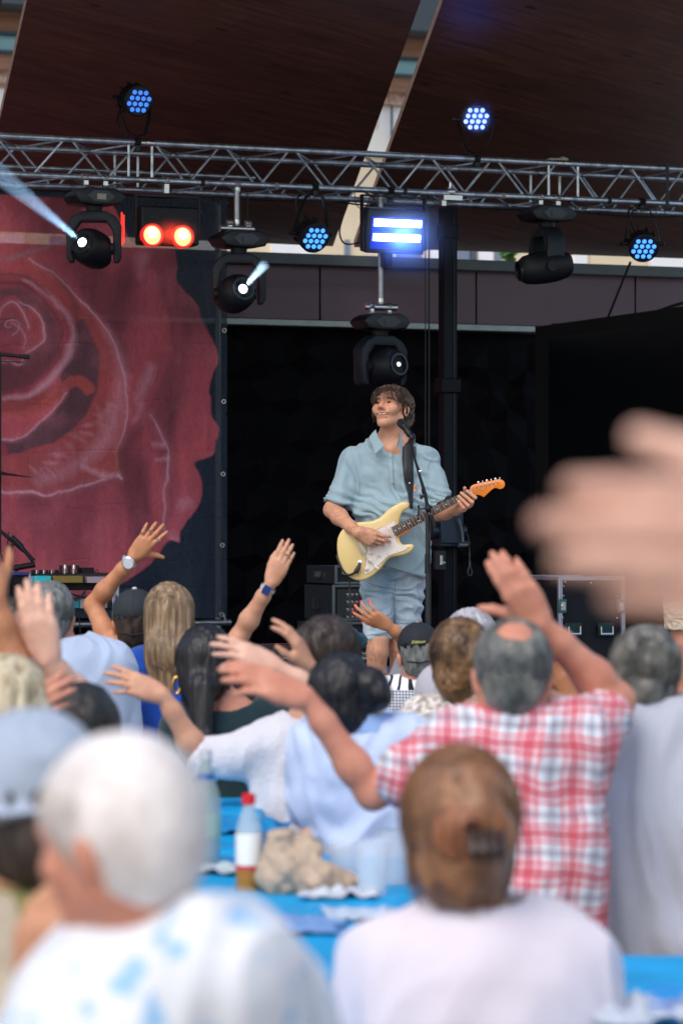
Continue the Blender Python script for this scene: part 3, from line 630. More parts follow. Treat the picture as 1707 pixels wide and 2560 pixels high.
for px, lab in ((1663, 'black strap wrapped round the truss near its right end'),):
    mb = MB(); u0 = float(TP(px, 0)@U)
    mb.box(SW(u0, VT-.021, (zTop+zBot)/2), (.022, .004, .29), SR); mb.box(SW(u0, VT+.03, zTop+.021), (.022, .1, .004), SR); tag(mk('strap', mb, CAB), lab, 'strap')
for px, py, lab in ((1386, 400, 'white cloth scrap lying on the truss above the right joint'),):
    c = TP(px, py, .1); mb = MB(); mb.box(c, (.1, .05, .022), SR); mb.box(c+U*.06+Z*.003, (.05, .06, .03), SR@roty(.2)); tag(mk('cloth_scrap', mb, M('scrap', (.45, .42, .38)), bevel=.006), lab, 'cloth')

mb = MB()
lp = thing('safety_loops', 'thin safety wires looped over the lower tubes of the truss', 'wire', SW(float(TP(850, 0)@U), VT, zBot))
for px, wd, dp in ((276, .10, .10), (610, .05, .34), (735, .12, .06), (905, .10, .12), (1095, .08, .07), (1452, .09, .09), (1650, .07, .10)):
    a = TP(px, 0, .0); a[2] = zBot; mb = MB(); mb.tube(spline([a-U*wd/2+Z*.018, a-U*wd*.45-Z*dp*.7, a-Z*dp, a+U*wd*.45-Z*dp*.6, a+U*wd/2+Z*.018], 6), .0028, 5); mk('wire_loop', mb, CAB, lp)
for k, px in enumerate((205, 505, 690, 1010, 1255, 1520)):
    u0 = float(TP(px, 0)@U); mb = MB(); mb.tube([SW(u0-.012, VT, zBot), SW(u0+.014, VT, zBot)], .0205, 14); tag(mk('tape_band', mb, M('gaffer', (.012, .012, .014), .7) if k % 2 else M('tape_grey', (.25, .24, .22), .7)), '%s tape round the lower truss tube %s' % (('grey', 'black')[k % 2], ('beside the left moving head', 'left of the short drop pipe', 'left of the mid span par can', 'right of the strobe panel', 'left of the sideways moving head', 'left of the rightmost par can')[k]), 'tape')
# ================================================================== STAGE LIGHTS
def led_mat(name, col, s): return M('led_'+name, (.02, .02, .02), .3, emis=col, es=s)
LENSRIM = M('lens_glass', (.008, .010, .012), .25)
def screw(mb, a, b, ra): mb.cyl(a, b, ra, n=8)
def clampmb(mb, c, s=1, mat=None):       # half coupler gripping a tube along U at c
    vs = []; n = 14
    mb.tube([c+U*-.02*s, c+U*.02*s], .027*s, 14); mb.box(c-Z*.032*s, (.03*s, .035*s, .03*s), SR); mb.cyl(c+V*-.045*s, c+V*.0, .006*s, n=6); mb.sphere(c-V*.047*s, .011*s, n=8)
def par(label, led_px, face, body_len, clamp, led, rad=.098, group='led par cans on the truss'):
    face = nrm(face); fr = frame(face); cz = A(led_px); c = cz-face*.012
    o = thing('par_can', label, 'stage light', clamp, 0, group)
    prof = [(rad*.93, .0), (rad, -.004), (rad, -.05), (rad*.93, -.056), (rad*.9, -.10), (rad*.78, -body_len*.72), (rad*.55, -body_len*.93), (rad*.28, -body_len)]
    mb = MB(); mb.lathe(prof[::-1], cz, fr, 26)
    for k in range(10):
        a = k*.628; mb.box(cz+fr@A(rad*.86*math.cos(a), rad*.86*math.sin(a), -body_len*.6), (.006, .03, body_len*.36), fr@rotz(a+math.pi/2))
    mk('housing', mb, BLACK, o)
    mb = MB(); mb.lathe([(rad*.86, 0), (rad*.86, .003)], cz-face*.002, fr, 24); mk('face_plate', mb, M('plate', (.01, .012, .03), .3), o)
    mb = MB(); rr = []; p = rad*.40
    for j, n in enumerate((3, 4, 4, 3)):
        for i in range(n): rr.append(((i-(n-1)/2)*p+(0, .18, -.18, 0)[j]*p*1.0, (1.5-j)*p*.9))
    for x, y in rr: mb.lathe([(p*.36, .001), (p*.36, .006), (p*.24, .011), (0.0005, .013)], cz+fr@A(x, y, 0), fr, 12)
    mk('led_array', mb, led, o)
    side = nrm(np.cross(face, Z)); up = 1 if clamp[2] < cz[2] else -1; mid = cz-face*body_len*.42
    e = A(clamp)+Z*up*.035; mb = MB()
    for s in (-1, 1):
        q = mid+side*s*(rad+.018); bend = e+side*s*.055+Z*up*.02
        mb.tube([q-Z*up*.0, q*.45+bend*.55+side*s*.012, bend, e], [.011]*4, 6, flat=.45)
        mb.cyl(mid+side*s*rad*.85, q+side*s*.018, .013, n=10); mb.sphere(q+side*s*.02, .014, n=8)
    mk('yoke', mb, BLACKMET, o)
    mb = MB(); clampmb(mb, A(clamp)); mk('clamp', mb, BLACKMET, o)
    back = cz-face*body_len; mb = MB(); mb.tube(spline([back, back-face*.05-Z*.04, (back+e)/2-U*.09-Z*.05*up, e-U*.06], 6), .006, 6); mk('lead', mb, CAB, o)
    return o
def onT(px, py, z=None, dv=0.):
    q = TP(px, py, dv)
    if z is not None: q[2] = z
    return q
DIM = led_mat('dim', (.05, .22, 1.0), .85); BRI = led_mat('bright', (.10, .16, 1.0), 4.2); MID = led_mat('mid', (.06, .30, 1.0), 1.3)
par('black par can with dim blue diodes tilted right above the left part of the truss', W(348, 253, 19.45), (.50, -.80, -.30), .17, onT(343, 0, zTop), DIM)
par('black par can with the brightest blue diodes standing on top of the truss facing forward', W(1190, 297, 20.3), (.0, -1, -.04), .17, onT(1190, 0, zTop), BRI)
par('black par can with dim blue diodes hanging in mid span left of the glowing strobe', W(788, 596, 19.75), (.38, -.76, -.42), .18, onT(786, 0, zBot), MID)
par('black par can with dim blue diodes hanging at the right end of the truss', W(1608, 622, 20.75), (.05, -.86, -.48), .19, onT(1602, 0, zBot), MID)

RIM_ = M('base_black', (.009, .010, .013), .45, bump=.05, bs=150)
DISP = M('display', srgb(150, 150, 135), .4); DISPD = M('display_dark', srgb(45, 52, 64), .3)
WHL = M('lamp_on', (1, 1, 1), .3, emis=(.85, 1, .95), es=7); WHD = M('lamp_low', (.3, .3, .3), .3, emis=(.9, 1, .9), es=.9)
REDM = M('red_sheen', srgb(200, 24, 30), .35)
def mover(label, base, s, yaw, headc, hdir, lamp=None, pipe=None, disp=DISPD, hlen=.27, hr=.115, direct=True):
    """base: world centre of the base; yaw: yoke rotation about Z relative to the stage"""
    o = thing('moving_head', label, 'stage light', base, 0, 'moving head lights under the truss')
    Rb = SR@rotz(R(4)); fr = np.stack([Rb[:, 0], Z, Rb[:, 1]], 1)   # x across, y up, z away
    h = .052; wd = .165
    prof = [(-wd*.55, h), (wd*.55, h), (wd*.85, h*.55), (wd, 0), (wd*.8, -h*.8), (wd*.3, -h), (-wd*.3, -h), (-wd*.8, -h*.8), (-wd, 0), (-wd*.85, h*.55)]
    mb = MB(); mb.prism(prof, A(base)-fr[:, 2]*.11, fr, .22, .01); mk('base', mb, RIM_, o, bevel=.004)
    mb = MB(); mb.prism([(-.09, .0), (-.045, .032), (.045, .032), (.09, 0), (.045, -.034), (-.045, -.034)], A(base)-fr[:, 2]*.116, fr, .007); mb2 = MB(); mb2.box(A(base)-fr[:, 2]*.118+Z*-.004, (.058, .006, .034), Rb)
    mk('panel', mb, M('panel_black', (.03, .034, .042), .3), o); mk('display', mb2, disp, o)
    mb = MB(); mb.cyl(A(base)-Z*.05, A(base)-Z*.10, .052, .047, 20); mk('pan_bearing', mb, BLACK, o)
    Ry = SR@rotz(yaw); fy = np.stack([Ry[:, 0], Z, Ry[:, 1]], 1); t = A(base)-Z*.085; H = .31; w2 = .168; a = .05
    out = [(-.07, 0), (.07, 0), (w2-.035, -.035), (w2, -.09), (w2-.004, -H+.03), (w2-.02, -H), (w2-a, -H), (w2-a-.004, -.12), (w2-a-.04, -.065), (-w2+a+.04, -.065), (-w2+a+.004, -.12), (-w2+a, -H), (-w2+.02, -H), (-w2+.004, -H+.03), (-w2, -.09), (-w2+.035, -.035)]
    mb = MB(); mb.prism(out, t-fy[:, 2]*.06, fy, .12, .008); mk('yoke', mb, M('yoke_black', (.010, .014, .019), .45, spec=.35), o, bevel=.004)
    d = nrm(hdir); fh = frame(d); hc = A(headc)
    L_ = hlen; prof = [(.02, -L_*.5), (hr*.62, -L_*.48), (hr*.86, -L_*.38), (hr*.99, -L_*.18), (hr, .0), (hr*.97, L_*.2), (hr*.86, L_*.38), (hr*.66, L_*.46), (hr*.60, L_*.47)]
    mb = MB(); mb.lathe(prof, hc, fh, 26); v = np.concatenate(mb.v)
    q = (v-hc)@Ry; q[:, 0] = np.clip(q[:, 0], -.112, .112); mb.v = [hc+q@Ry.T]; mk('head', mb, BLACK, o, bevel=0)
    mb = MB(); tip = hc+d*L_*.47; mb.lathe([(hr*.62, -.01), (hr*.62, .012), (hr*.5, .012), (hr*.48, .0), (0.001, -.0)], tip, fh, 26); mk('lens', mb, LENSRIM, o)
    if lamp is not None: mb = MB(); k_ = .5 if lamp is WHD else .9; mb.lathe([(.030*k_, .0), (.026*k_, .008), (.001, .012)], tip+d*.002, fh, 20); mk('lamp', mb, lamp, o)
    for s_ in (-1, 1): mb = MB(); mb.cyl(hc+fy[:, 0]*s_*.10, hc+fy[:, 0]*s_*.128, .035, n=14); mk('tilt_bearing', mb, BLACK, o)
    for s_ in (-1, 1):
        q = A(base)+fr[:, 0]*s_*.062+Z*.052; mb = MB(); mb.box(q+Z*.008, (.034, .03, .016), Rb, .7); mk('bracket', mb, M('bracket_grey', srgb(170, 180, 180), .4, .4), o)
        if direct: qq = A(q); qq[2] = zBot; tq = qq-V*((qq@V)-VT); mb = MB(); clampmb(mb, tq, .95); mb.cyl(q+Z*.01, tq-Z*.02, .007, n=8); mk('clamp', mb, STEEL, o)
        else: mb = MB(); clampmb(mb, q+Z*.052, .8); mk('clamp', mb, STEEL, o)
    return o, tip, d
def drop_pipe(label, px, ytop, ybot, dv=0.):
    a = TP(px, ytop, dv); b = TP(px, ybot, dv); a[2] = zBot-.01; o = thing('drop_pipe', label, 'pipe', b, 0, 'vertical pipes under the truss')
    mb = MB(); mb.tube([a, b+Z*.02], .0165, 12); mk('tube', mb, M('pipe_alloy', (.5, .5, .52), .45, .8, var=.2), o)
    mb = MB(); mb.cyl(a-Z*.0, a-Z*.03, .019, n=12); mb.cyl(b+Z*.03, b+Z*.055, .019, n=12); mk('spigot', mb, STEEL, o)
    mb = MB(); mb.tube([b-U*.11, b+U*.11], .022, 12); mk('cross_tube', mb, STEEL, o)
    mb = MB(); clampmb(mb, TP(px, 0, dv)*A(1, 1, 0)+Z*zBot, 1.0); mk('clamp', mb, ALU, o)
    return b
o, tipE, dE = mover('black moving head with bright lens and long blue beam at the left under the truss', TP(236, 494, .02), 1, R(-20), W(232, 622, 19.33), (-.40, -.86, .22), WHL, disp=DISP)
for k, x in enumerate((0, .011)):        # red lamp glow caught on the yoke arm, put in as self-lit strips
    mb = MB(); c = TP(305+k*5, 572, -.05); mb.box(c, (.006, .01, .20-.03*k), SR); mk('glow_strip', mb, M('red_glow', (.2, .01, .01), .3, emis=(1, .03, .02), es=1.3), o)
bp = drop_pipe('short silver pipe carrying the moving head right of the red lamps', 592, 490, 572)
o2, tipF, dF = mover('black moving head with bright lens and short beam hanging right of the red lamps', TP(597, 600, 0), 1, R(-16), W(588, 735, 19.6), (.36, -.80, .16), WHL, direct=False)
bp2 = drop_pipe('long silver pipe dropping from the truss behind the glowing blue strobe', 951, 500, 768, .05)
o3, tipG, dG = mover('dark moving head with a small dim lens hanging lowest above the guitarist', TP(950, 806, .05), 1, R(10), W(962, 918, 20.1), (.62, -.72, .10), WHD, direct=False)
o4, tipH, dH = mover('unlit black moving head turned sideways under the right part of the truss', TP(1365, 536, .03), 1, R(86), W(1361, 668, 20.5), (-.93, -.25, -.16), None, hlen=.36, hr=.105)

# red twin lamp
c = TP(418, 566, -.02); o = thing('twin_lamp', 'black twin lamp with two round glowing red lenses under the truss', 'stage light', c)
mb = MB(); mb.box(c, (.375, .13, .235), SR); mk('housing', mb, BLACK, o, bevel=.015)
mb = MB()
for z in (.085, .10): mb.box(c-V*.068+Z*z*.5+U*-.11, (.06, .006, .006), SR); mb.box(c-V*.068+Z*z*.5+U*.11, (.06, .006, .006), SR)
mk('vent', mb, BLACKMET, o)
for px, py in ((380, 588), (456, 592)):
    q = TP(px, py, -.09); fr = np.stack([U, Z, -V], 1)
    mb = MB(); mb.lathe([(.071, -.02), (.071, .02), (.060, .022), (.058, .0), (.001, -.002)], q, fr, 28); mk('lens_ring', mb, M('red_ring', (.05, .005, .005), .3, emis=(1, .02, .02), es=.55), o)
    mb = MB(); mb.lathe([(.057, .004), (.045, .014), (.02, .02), (.001, .021)], q, fr, 28); mk('lamp', mb, M('red_lamp', (.5, .1, .05), .3, emis=(1, .24, .10), es=2.6), o)
    mb = MB(); mb.lathe([(.034, .019), (.025, .022), (.001, .025)], q+Z*.012, fr, 24); mk('glowing_core', mb, M('lamp_core', (.5, .3, .1), .3, emis=(1, .62, .32), es=3.2), o)
mb = MB(); t = c+Z*.2
for s_ in (-1, 1): mb.box(c+U*s_*.205+Z*.06, (.008, .03, .25), SR)
mb.box(c+Z*.185, (.42, .03, .008), SR); mk('bracket', mb, BLACKMET, o)
tq = c*A(1, 1, 0)+Z*zBot; tq = tq-V*((tq@V)-VT); mb = MB(); clampmb(mb, tq); mb.box(tq-Z*.06, (.03, .03, .03), SR); mk('clamp', mb, STEEL, o)

# blue strobe panel
c = TP(983, 577, -.05); o = thing('strobe_panel', 'black strobe panel with two glowing white and blue bars under the truss', 'stage light', c)
Rs = SR@rotx(R(12)); n_ = -Rs[:, 1]
mb = MB(); mb.box(c, (.40, .10, .28), Rs); mk('housing', mb, M('strobe_black', (.012, .013, .03), .35), o, bevel=.01)
mb = MB()
for s_ in (-1, 1): mb.box(c+Rs[:, 0]*s_*.215+Z*.05, (.008, .045, .34), SR)
mb.box(c+Z*.215, (.44, .045, .008), SR); mk('bracket', mb, BLACKMET, o)
GLOW = M('strobe_glow', (.1, .2, 1), .3, emis=(.42, .62, 1.0), es=9); BL = M('strobe_blue', (.0, .05, .6), .3, emis=(.0, .07, 1.0), es=.9); BLD = M('strobe_dim', (.0, .03, .4), .3, emis=(.0, .02, .6), es=.5)
mb = MB(); mb.box(c+n_*.053-Z*.01, (.35, .006, .2), Rs); mk('face_plate', mb, BLD, o)
for zz in (.055, -.037): mb = MB(); mb.box(c+n_*.060+Rs[:, 2]*zz, (.322, .008, .044), Rs); mk('light_bar', mb, GLOW, o)
for zz in (.022, .009, -.004): mb = MB(); mb.box(c+n_*.060+Rs[:, 2]*zz, (.318, .006, .0085), Rs); mk('led_strip', mb, BL, o)
tq = c*A(1, 1, 0)+Z*zBot; tq = tq-V*((tq@V)-VT); mb = MB(); clampmb(mb, tq); mb.box(tq-Z*.05, (.03, .03, .04), SR); mk('clamp', mb, BLACKMET, o)
mb = MB(); mb.tube(spline([TP(873, 500), TP(852, 560), TP(850, 590), TP(865, 610), TP(905, 606)], 6), .0055, 6); mk('lead', mb, CAB, o)
mb = MB(); mb.box(TP(968, 650, .02), (.05, .04, .11), SR); mb.cyl(TP(955, 632, .0), TP(955, 668, 0), .012, n=8); mk('adapter', mb, BLACK, o)

# beams in the stage haze: real thin smoke lit by the lamp's own spot
def beam(label, tip, d, L_, r0, r1, dens, watt, ang, col):
    fr = frame(d); mb = MB(); mb.lathe([(r0, .0), (r1, L_)], A(tip)+d*.02, fr, 24)
    m = bpy.data.materials.new('beam_smoke'); m.use_nodes = True; t = m.node_tree; t.nodes.clear(); ou = t.nodes.new('ShaderNodeOutputMaterial'); vs = t.nodes.new('ShaderNodeVolumeScatter')
    vs.inputs['Color'].default_value = (.75, .85, 1, 1); vs.inputs['Density'].default_value = dens; vs.inputs['Anisotropy'].default_value = .1; t.links.new(vs.outputs[0], ou.inputs['Volume'])
    tag(mk('light_beam', mb, m, origin=tip), label, 'light beam', kind='stuff')
    l = bpy.data.lights.new('beam_spot', 'SPOT'); l.energy = watt*6; l.spot_size = ang; l.spot_blend = .5; l.color = col; l.shadow_soft_size = .015
    lo_ = bpy.data.objects.new('beam_spot', l); COL.objects.link(lo_); lo_.location = A(tip)+d*.03; lo_.rotation_euler = Vector(-d).to_track_quat('Z', 'Y').to_euler()
beam('smoky blue light beam rising left from the left moving head', tipE, nrm(W(-10, 428, 18.2)-tipE), 1.9, .02, .10, .45, 70, R(8), (.45, .72, 1))
beam('short smoky light beam from the second moving head', tipF, nrm(W(668, 655, 19.2)-tipF), .30, .012, .035, 1.0, 22, R(14), (.6, .85, 1))

# smoke volumes added for the bloom round the brightest lamps, each with a spot
def glow_haze(label, c, r, dens, col, watt, lightpos, size):
    mb = MB(); mb.sphere((0, 0, 0), 1.0, None, 24); m = bpy.data.materials.new('lamp_bloom_smoke'); m.use_nodes = True; t = m.node_tree; t.nodes.clear(); ou = t.nodes.new('ShaderNodeOutputMaterial'); vs = t.nodes.new('ShaderNodeVolumeScatter')
    vs.inputs['Density'].default_value = dens; vs.inputs['Anisotropy'].default_value = .5; t.links.new(vs.outputs[0], ou.inputs['Volume']); 
    tc = t.nodes.new('ShaderNodeTexCoord'); gr = t.nodes.new('ShaderNodeTexGradient'); gr.gradient_type = 'SPHERICAL'; pw = t.nodes.new('ShaderNodeMath'); pw.operation = 'POWER'; pw.inputs[1].default_value = 1.6; ml = t.nodes.new('ShaderNodeMath'); ml.operation = 'MULTIPLY'; ml.inputs[1].default_value = dens*3.2
    t.links.new(tc.outputs['Object'], gr.inputs[0]); t.links.new(gr.outputs['Fac'], pw.inputs[0]); t.links.new(pw.outputs[0], ml.inputs[0]); t.links.new(ml.outputs[0], vs.inputs['Density'])
    so_ = mk('bloom_smoke', mb, m, origin=(0, 0, 0)); so_.location = c; so_.rotation_euler = (0, 0, YAW); so_.scale = r; tag(so_, label, 'smoke', kind='stuff')
    l = bpy.data.lights.new('lamp_light', 'SPOT'); l.energy = watt; l.color = col; l.shadow_soft_size = size; l.spot_size = R(150); l.spot_blend = 1; o_ = bpy.data.objects.new('lamp_light', l); COL.objects.link(o_); o_.location = lightpos; o_.rotation_euler = Vector(V-Z*-.25).to_track_quat('Z', 'Y').to_euler()
cs = TP(985, 594, -.05); glow_haze('added smoke for the faint blue bloom round the glowing strobe panel', cs-V*.20, (.42, .19, .34), .55, (.05, .16, 1), 22, cs-V*.075, .05)
cb_ = W(1190, 297, 20.3); glow_haze('added smoke for the faint blue bloom round the brightest par can', cb_-A(0, .13, 0), (.15, .11, .15), .35, (.05, .14, 1), 2.6, cb_-A(0, .03, 0), .03)
cr_ = TP(418, 588, -.09); glow_haze('added smoke for the faint red bloom round the red twin lamp', cr_-V*.14, (.22, .10, .12), .6, (1, .03, .01), 4.0, cr_-V*.045, .05)
# ================================================================== STAGE GEAR
GREYM = M('case_edge', srgb(176, 176, 190), .4, .7, var=.1); CASE = M('case_black', (.006, .008, .012), .6, bump=.15, bs=90, spec=.3)
# dark mast behind the guitarist
VM = 18.9
o = thing('lifting_mast', 'tall black square mast holding the truss up behind the guitarist', 'mast', SP(1120, 1310, VM)*A(1, 1, 0)+Z*ZS, YAW)
MST = M('mast_black', (.0045, .0065, .011), .5, .0, spec=.2)
c0 = SP(1119, 1310, VM)*A(1, 1, 0); zt_ = SP(1119, 520, VM)[2]
mb = MB(); mb.box(c0+Z*((ZS+zt_)/2), (.094, .094, zt_-ZS), SR); mk('column', mb, MST, o, bevel=.004)
mb = MB(); mb.box(c0+U*.022-V*.05+Z*((ZS+zt_)/2), (.006, .008, zt_-ZS-.02), SR); mk('guide_rail', mb, M('rail_glint', srgb(34, 50, 56), .4, .3), o)
for y0, y1, wd in ((945, 985, .14), (560, 600, .11)):
    mb = MB(); zz = (SP(1119, y0, VM)[2]+SP(1119, y1, VM)[2])/2; mb.box(c0+Z*zz, (wd, .13, (y1-y0)/410), SR); mk('sleeve', mb, MST, o, bevel=.01)
c = SP(1119, 1320, VM-.13); mb = MB(); mb.box(c, (.16, .14, .2), SR); mb.cyl(c-U*.12-Z*.02, c+U*.12-Z*.02, .05, n=16); mb.box(c-Z*.1+U*.03, (.22, .1, .04), SR); mk('winch', mb, M('winch', (.02, .035, .06), .35, .4), o, bevel=.006)
mb = MB(); p = c-V*.1; mb.tube(spline([p+U*.03+Z*.06, p+U*.05-Z*.0, p+U*.06-Z*.06, p+U*.062-Z*.09], 5), .008, 8); mb.cyl(p+U*.03-Z*.11, p+U*.09-Z*.11, .014, n=10); mk('crank', mb, M('crank_grey', srgb(110, 118, 122), .4, .5), o)
c = SP(1098, 1400, VM-.1); mb = MB(); mb.box(c, (.07, .04, .12), SR); mk('latch_plate', mb, M('latch_dark', srgb(46, 56, 60), .4, .5), o)
mb = MB(); mb.cyl(c-V*.03+Z*.03, c-V*.03-Z*.03, .012, n=8); mb.sphere(c-V*.03-Z*.02+U*.02, .013, n=8); mk('latch', mb, ALU, o)
mb = MB(); q = TP(1125, 500, 0); q[2] = zBot-.03; mb.box(q, (.13, .09, .03), SR); mb.box(q-U*.05-Z*.03, (.03, .03, .04), SR); mb.cyl(q+Z*.0, q+Z*.1, .008, n=8); mb.tube([q-U*.02+Z*.04, q+U*.02+Z*.04], .03, 12); mk('truss_clamp', mb, STEEL, o)
mb = MB(); mb.box(c0+Z*(ZS+.02), (.7, .12, .04), SR); mb.box(c0+Z*(ZS+.022), (.12, .7, .04), SR); mk('base_leg', mb, MST, o)
for px, lab in ((1063, 'thin black cable hanging from the truss just left of the mast'), (1072, 'thicker black cable hanging beside the mast')):
    mb = MB(); a = SP(px, 500, VM-.2); mb.tube([A(a[0], a[1], ZS+.01), a+Z*.1], .004 if px < 1070 else .006, 6); tag(mk('hanging_cable', mb, CAB), lab, 'cable')
# safety wire with loop
mb = MB(); P_ = lambda x, y: SP(x, y, VM-.15)
mb.tube(spline([P_(1132, 1298), P_(1150, 1302), P_(1165, 1325), P_(1172, 1360), P_(1174, 1412)], 6), .0035, 6)
loop = [(1174, 1412), (1170, 1424), (1169, 1434), (1174, 1439), (1179, 1434), (1178, 1424), (1174, 1412)]
mb.tube(spline([P_(*q) for q in loop], 4), .003, 6); mb.cyl(P_(1174, 1404), P_(1174, 1414), .006, n=8)
tag(mk('safety_wire', mb, M('wire', srgb(96, 96, 98), .4, .5)), 'thin safety wire ending in a loop hanging right of the guitarist', 'wire')
mb = MB(); mb.tube([SP(1575, 655, 20.3), SP(1512, 810, 20.6)], .009, 8); tag(mk('hanging_cable', mb, CAB), 'black cable running down from the rightmost par can to the black screen', 'cable')
mb = MB(); mb.tube(spline([SP(1760, 745, 20.2), SP(1680, 765, 20.3), SP(1600, 795, 20.5), SP(1560, 805, 20.6), SP(1480, 812, 21), SP(1380, 812, 21.3)], 6), .012, 8); tag(mk('hanging_cable', mb, CAB), 'thick black cable lying over the top of the black screen', 'cable')

# flight case at the right
VC = 17.6
a = SP(1394, 1441, VC); b = SP(1560, 1441, VC); wd = (b-a)@U; zt_ = a[2]; cc = (a+b)/2*A(1, 1, 0); zb = ZS+.16
o = thing('flight_case', 'black flight case with silver edges and two butterfly handles standing on the stage', 'case', cc+Z*ZS, YAW)
D_ = .55; mb = MB(); mb.box(cc+V*D_/2+Z*((zb+zt_)/2), (wd-.02, D_-.02, zt_-zb-.02), SR); mk('body', mb, CASE, o)
e = .026
for s_ in (-1, 1):
    for dv in (0, D_): mb = MB(); mb.box(cc+U*s_*(wd/2-e/2)+V*dv+Z*((zb+zt_)/2), (e, e, zt_-zb), SR); mk('edge_strip', mb, GREYM, o, bevel=.003)
    for z in (zb+e/2, zt_-e/2): mb = MB(); mb.box(cc+U*s_*(wd/2-e/2)+V*D_/2+Z*z, (e-.002, D_-e, e-.002), SR); mk('edge_strip', mb, GREYM, o, bevel=.003)
for dv in (0, D_):
    for z in (zb+e/2, zt_-e/2): mb = MB(); mb.box(cc+V*dv+Z*z, (wd-2*e, e-.002, e), SR); mk('edge_strip', mb, GREYM, o, bevel=.003)
TEAL = M('latch_steel', srgb(70, 120, 124), .3, .8)
for px in (1405, 1551):
    q = SP(px, 1515, VC-.014); mb = MB(); mb.box(q, (.055, .012, .085), SR); mk('latch', mb, TEAL, o, bevel=.003)
    mb = MB(); mb.box(q-V*.008, (.03, .01, .05), SR); mb.cyl(q-V*.02, q-V*.008, .012, n=10); mk('latch_tongue', mb, CHROME, o)
for px in (1433, 1514):
    q = SP(px, 1574, VC-.012); mb = MB(); mb.box(q, (.112, .01, .085), SR); mk('handle_plate', mb, M('dish', srgb(40, 66, 70), .35, .7), o, bevel=.003)
    mb = MB(); r_ = np.stack([U, V, Z], 1)
    for s_ in (-1, 1): mb.cyl(q-V*.014+U*s_*.04+Z*.02, q-V*.014+U*s_*.04-Z*.03, .006, n=8)
    mb.cyl(q-V*.016-U*.04-Z*.028, q-V*.016+U*.04-Z*.028, .010, n=8); mk('handle', mb, STEEL, o)
for px, py in [(1412, 1455), (1407, 1466), (1407, 1490), (1405, 1545), (1476, 1457), (1538, 1457), (1541, 1466), (1541, 1490), (1541, 1545)]:
    mb = MB(); mb.sphere(SP(px, py, VC-.012), .008, n=8); mk('rivet', mb, STEEL, o)
for s_ in (-1, 1):
    for dv in (.07, D_-.07): mb = MB(); q = cc+U*s_*(wd/2-.06)+V*dv+Z*(ZS+.055); mb.cyl(q-U*.016, q+U*.016, .055, n=18); mb.box(q+Z*.06, (.05, .06, .07), SR); mk('castor', mb, M('castor_blue', srgb(20, 50, 120), .4), o)
mb = MB(); mb.tube(spline([SP(1345, 1441, 19.5), SP(1352, 1438, 19.5), SP(1360, 1436, 19.5)], 3), .004, 6); mb.box(SP(1364, 1446, 19.5), (.025, .02, .012), SR); mb.cyl(SP(1364, 1446, 19.5)*A(1, 1, 0)+Z*ZS, SP(1364, 1448, 19.5), .006, n=6)
tag(mk('tripod_stand', mb, M('red_knob', srgb(190, 50, 30), .4)), 'thin small stand with a red tip left of the silver edged flight case', 'stand')
# blue ringed speaker plug
c = W(1389, 1742, 15.9); c[2] = ZS+.07; o = thing('floor_lamp', 'small round black floor lamp with a blue rim on the stage floor', 'lamp', c*A(1, 1, 0)+Z*ZS)
fr = frame((-.1, -1, .25)); mb = MB(); mb.lathe([(.03, -.1), (.06, -.08), (.065, 0), (.05, .004), (.046, -.01), (.001, -.02)], c, fr, 24); mk('housing', mb, BLACK, o)
mb = MB(); mb.lathe([(.064, -.006), (.068, 0), (.064, .008), (.055, .006)], c, fr, 24); mk('rim', mb, M('blue_rim', srgb(30, 60, 150), .4), o)
mb = MB(); mb.box(c-Z*.05, (.16, .04, .04)); mb.cyl(c+A(-.02, -.05, -.02), c+A(.02, -.05, .05), .01, n=8); mk('bracket', mb, ALU, o)

# amp racks behind the guitarist (left)
VA = 15.75
def gear(name, label, cat, x0, x1, y0, y1, dep=.4, v=VA, zbase=None, group=None):
    a = SP(x0, y0, v); b = SP(x1, y1, v); wd = (b-a)@U; zt = a[2]; zb = b[2] if zbase is None else zbase
    cc = SW((a@U+b@U)/2, v+dep/2, (zt+zb)/2); o = thing(name, label, cat, cc*A(1, 1, 0)+Z*zb, YAW, group); return o, cc, wd, zt-zb, dep
EDG = M('rack_edge', srgb(84, 92, 96), .45, .5); KN = M('knob_grey', srgb(120, 124, 124), .4); LET = M('print_white', srgb(190, 194, 196), .6)
def frameedges(o, cc, wd, ht, dep, e=.022):
    f0 = cc-V*dep/2
    for s_ in (-1, 1):
        mb = MB(); mb.box(f0+U*s_*(wd/2-e/2)-V*.004, (e, .02, ht), SR); mk('edge_strip', mb, EDG, o, bevel=.003)
        mb = MB(); mb.box(f0+Z*s_*(ht/2-e/2)-V*.004, (wd-2*e, .018, e), SR); mk('edge_strip', mb, EDG, o, bevel=.003)
def text(name, s, pos, Rm, size, mat, parent, ext=.0012, shear=0, bold=0):
    c = bpy.data.curves.new(name, 'FONT'); c.body = s; c.size = size; c.extrude = ext; c.shear = shear; c.offset = bold; c.align_x = 'CENTER'; c.resolution_u = 3
    t = bpy.data.objects.new(name, c); COL.objects.link(t); dg = bpy.context.evaluated_depsgraph_get(); me = bpy.data.meshes.new_from_object(t.evaluated_get(dg))
    v = np.zeros(len(me.vertices)*3); me.vertices.foreach_get('co', v); v = v.reshape(-1, 3); f = [tuple(p.vertices) for p in me.polygons]
    bpy.data.objects.remove(t); bpy.data.meshes.remove(me)
    return obj(name, A(pos)+v@Rm.T, f, mat, parent, False)
FR = np.stack([U, Z, -V], 1)
o, cc, wd, ht, dep = gear('rack_unit', 'small black effects rack unit at the top of the amplifier stack left of the guitarist', 'rack', 836, 975, 1413, 1460)
mb = MB(); mb.box(cc, (wd-.01, dep, ht-.01), SR); mk('body', mb, CASE, o); frameedges(o, cc, wd, ht, dep, .014)
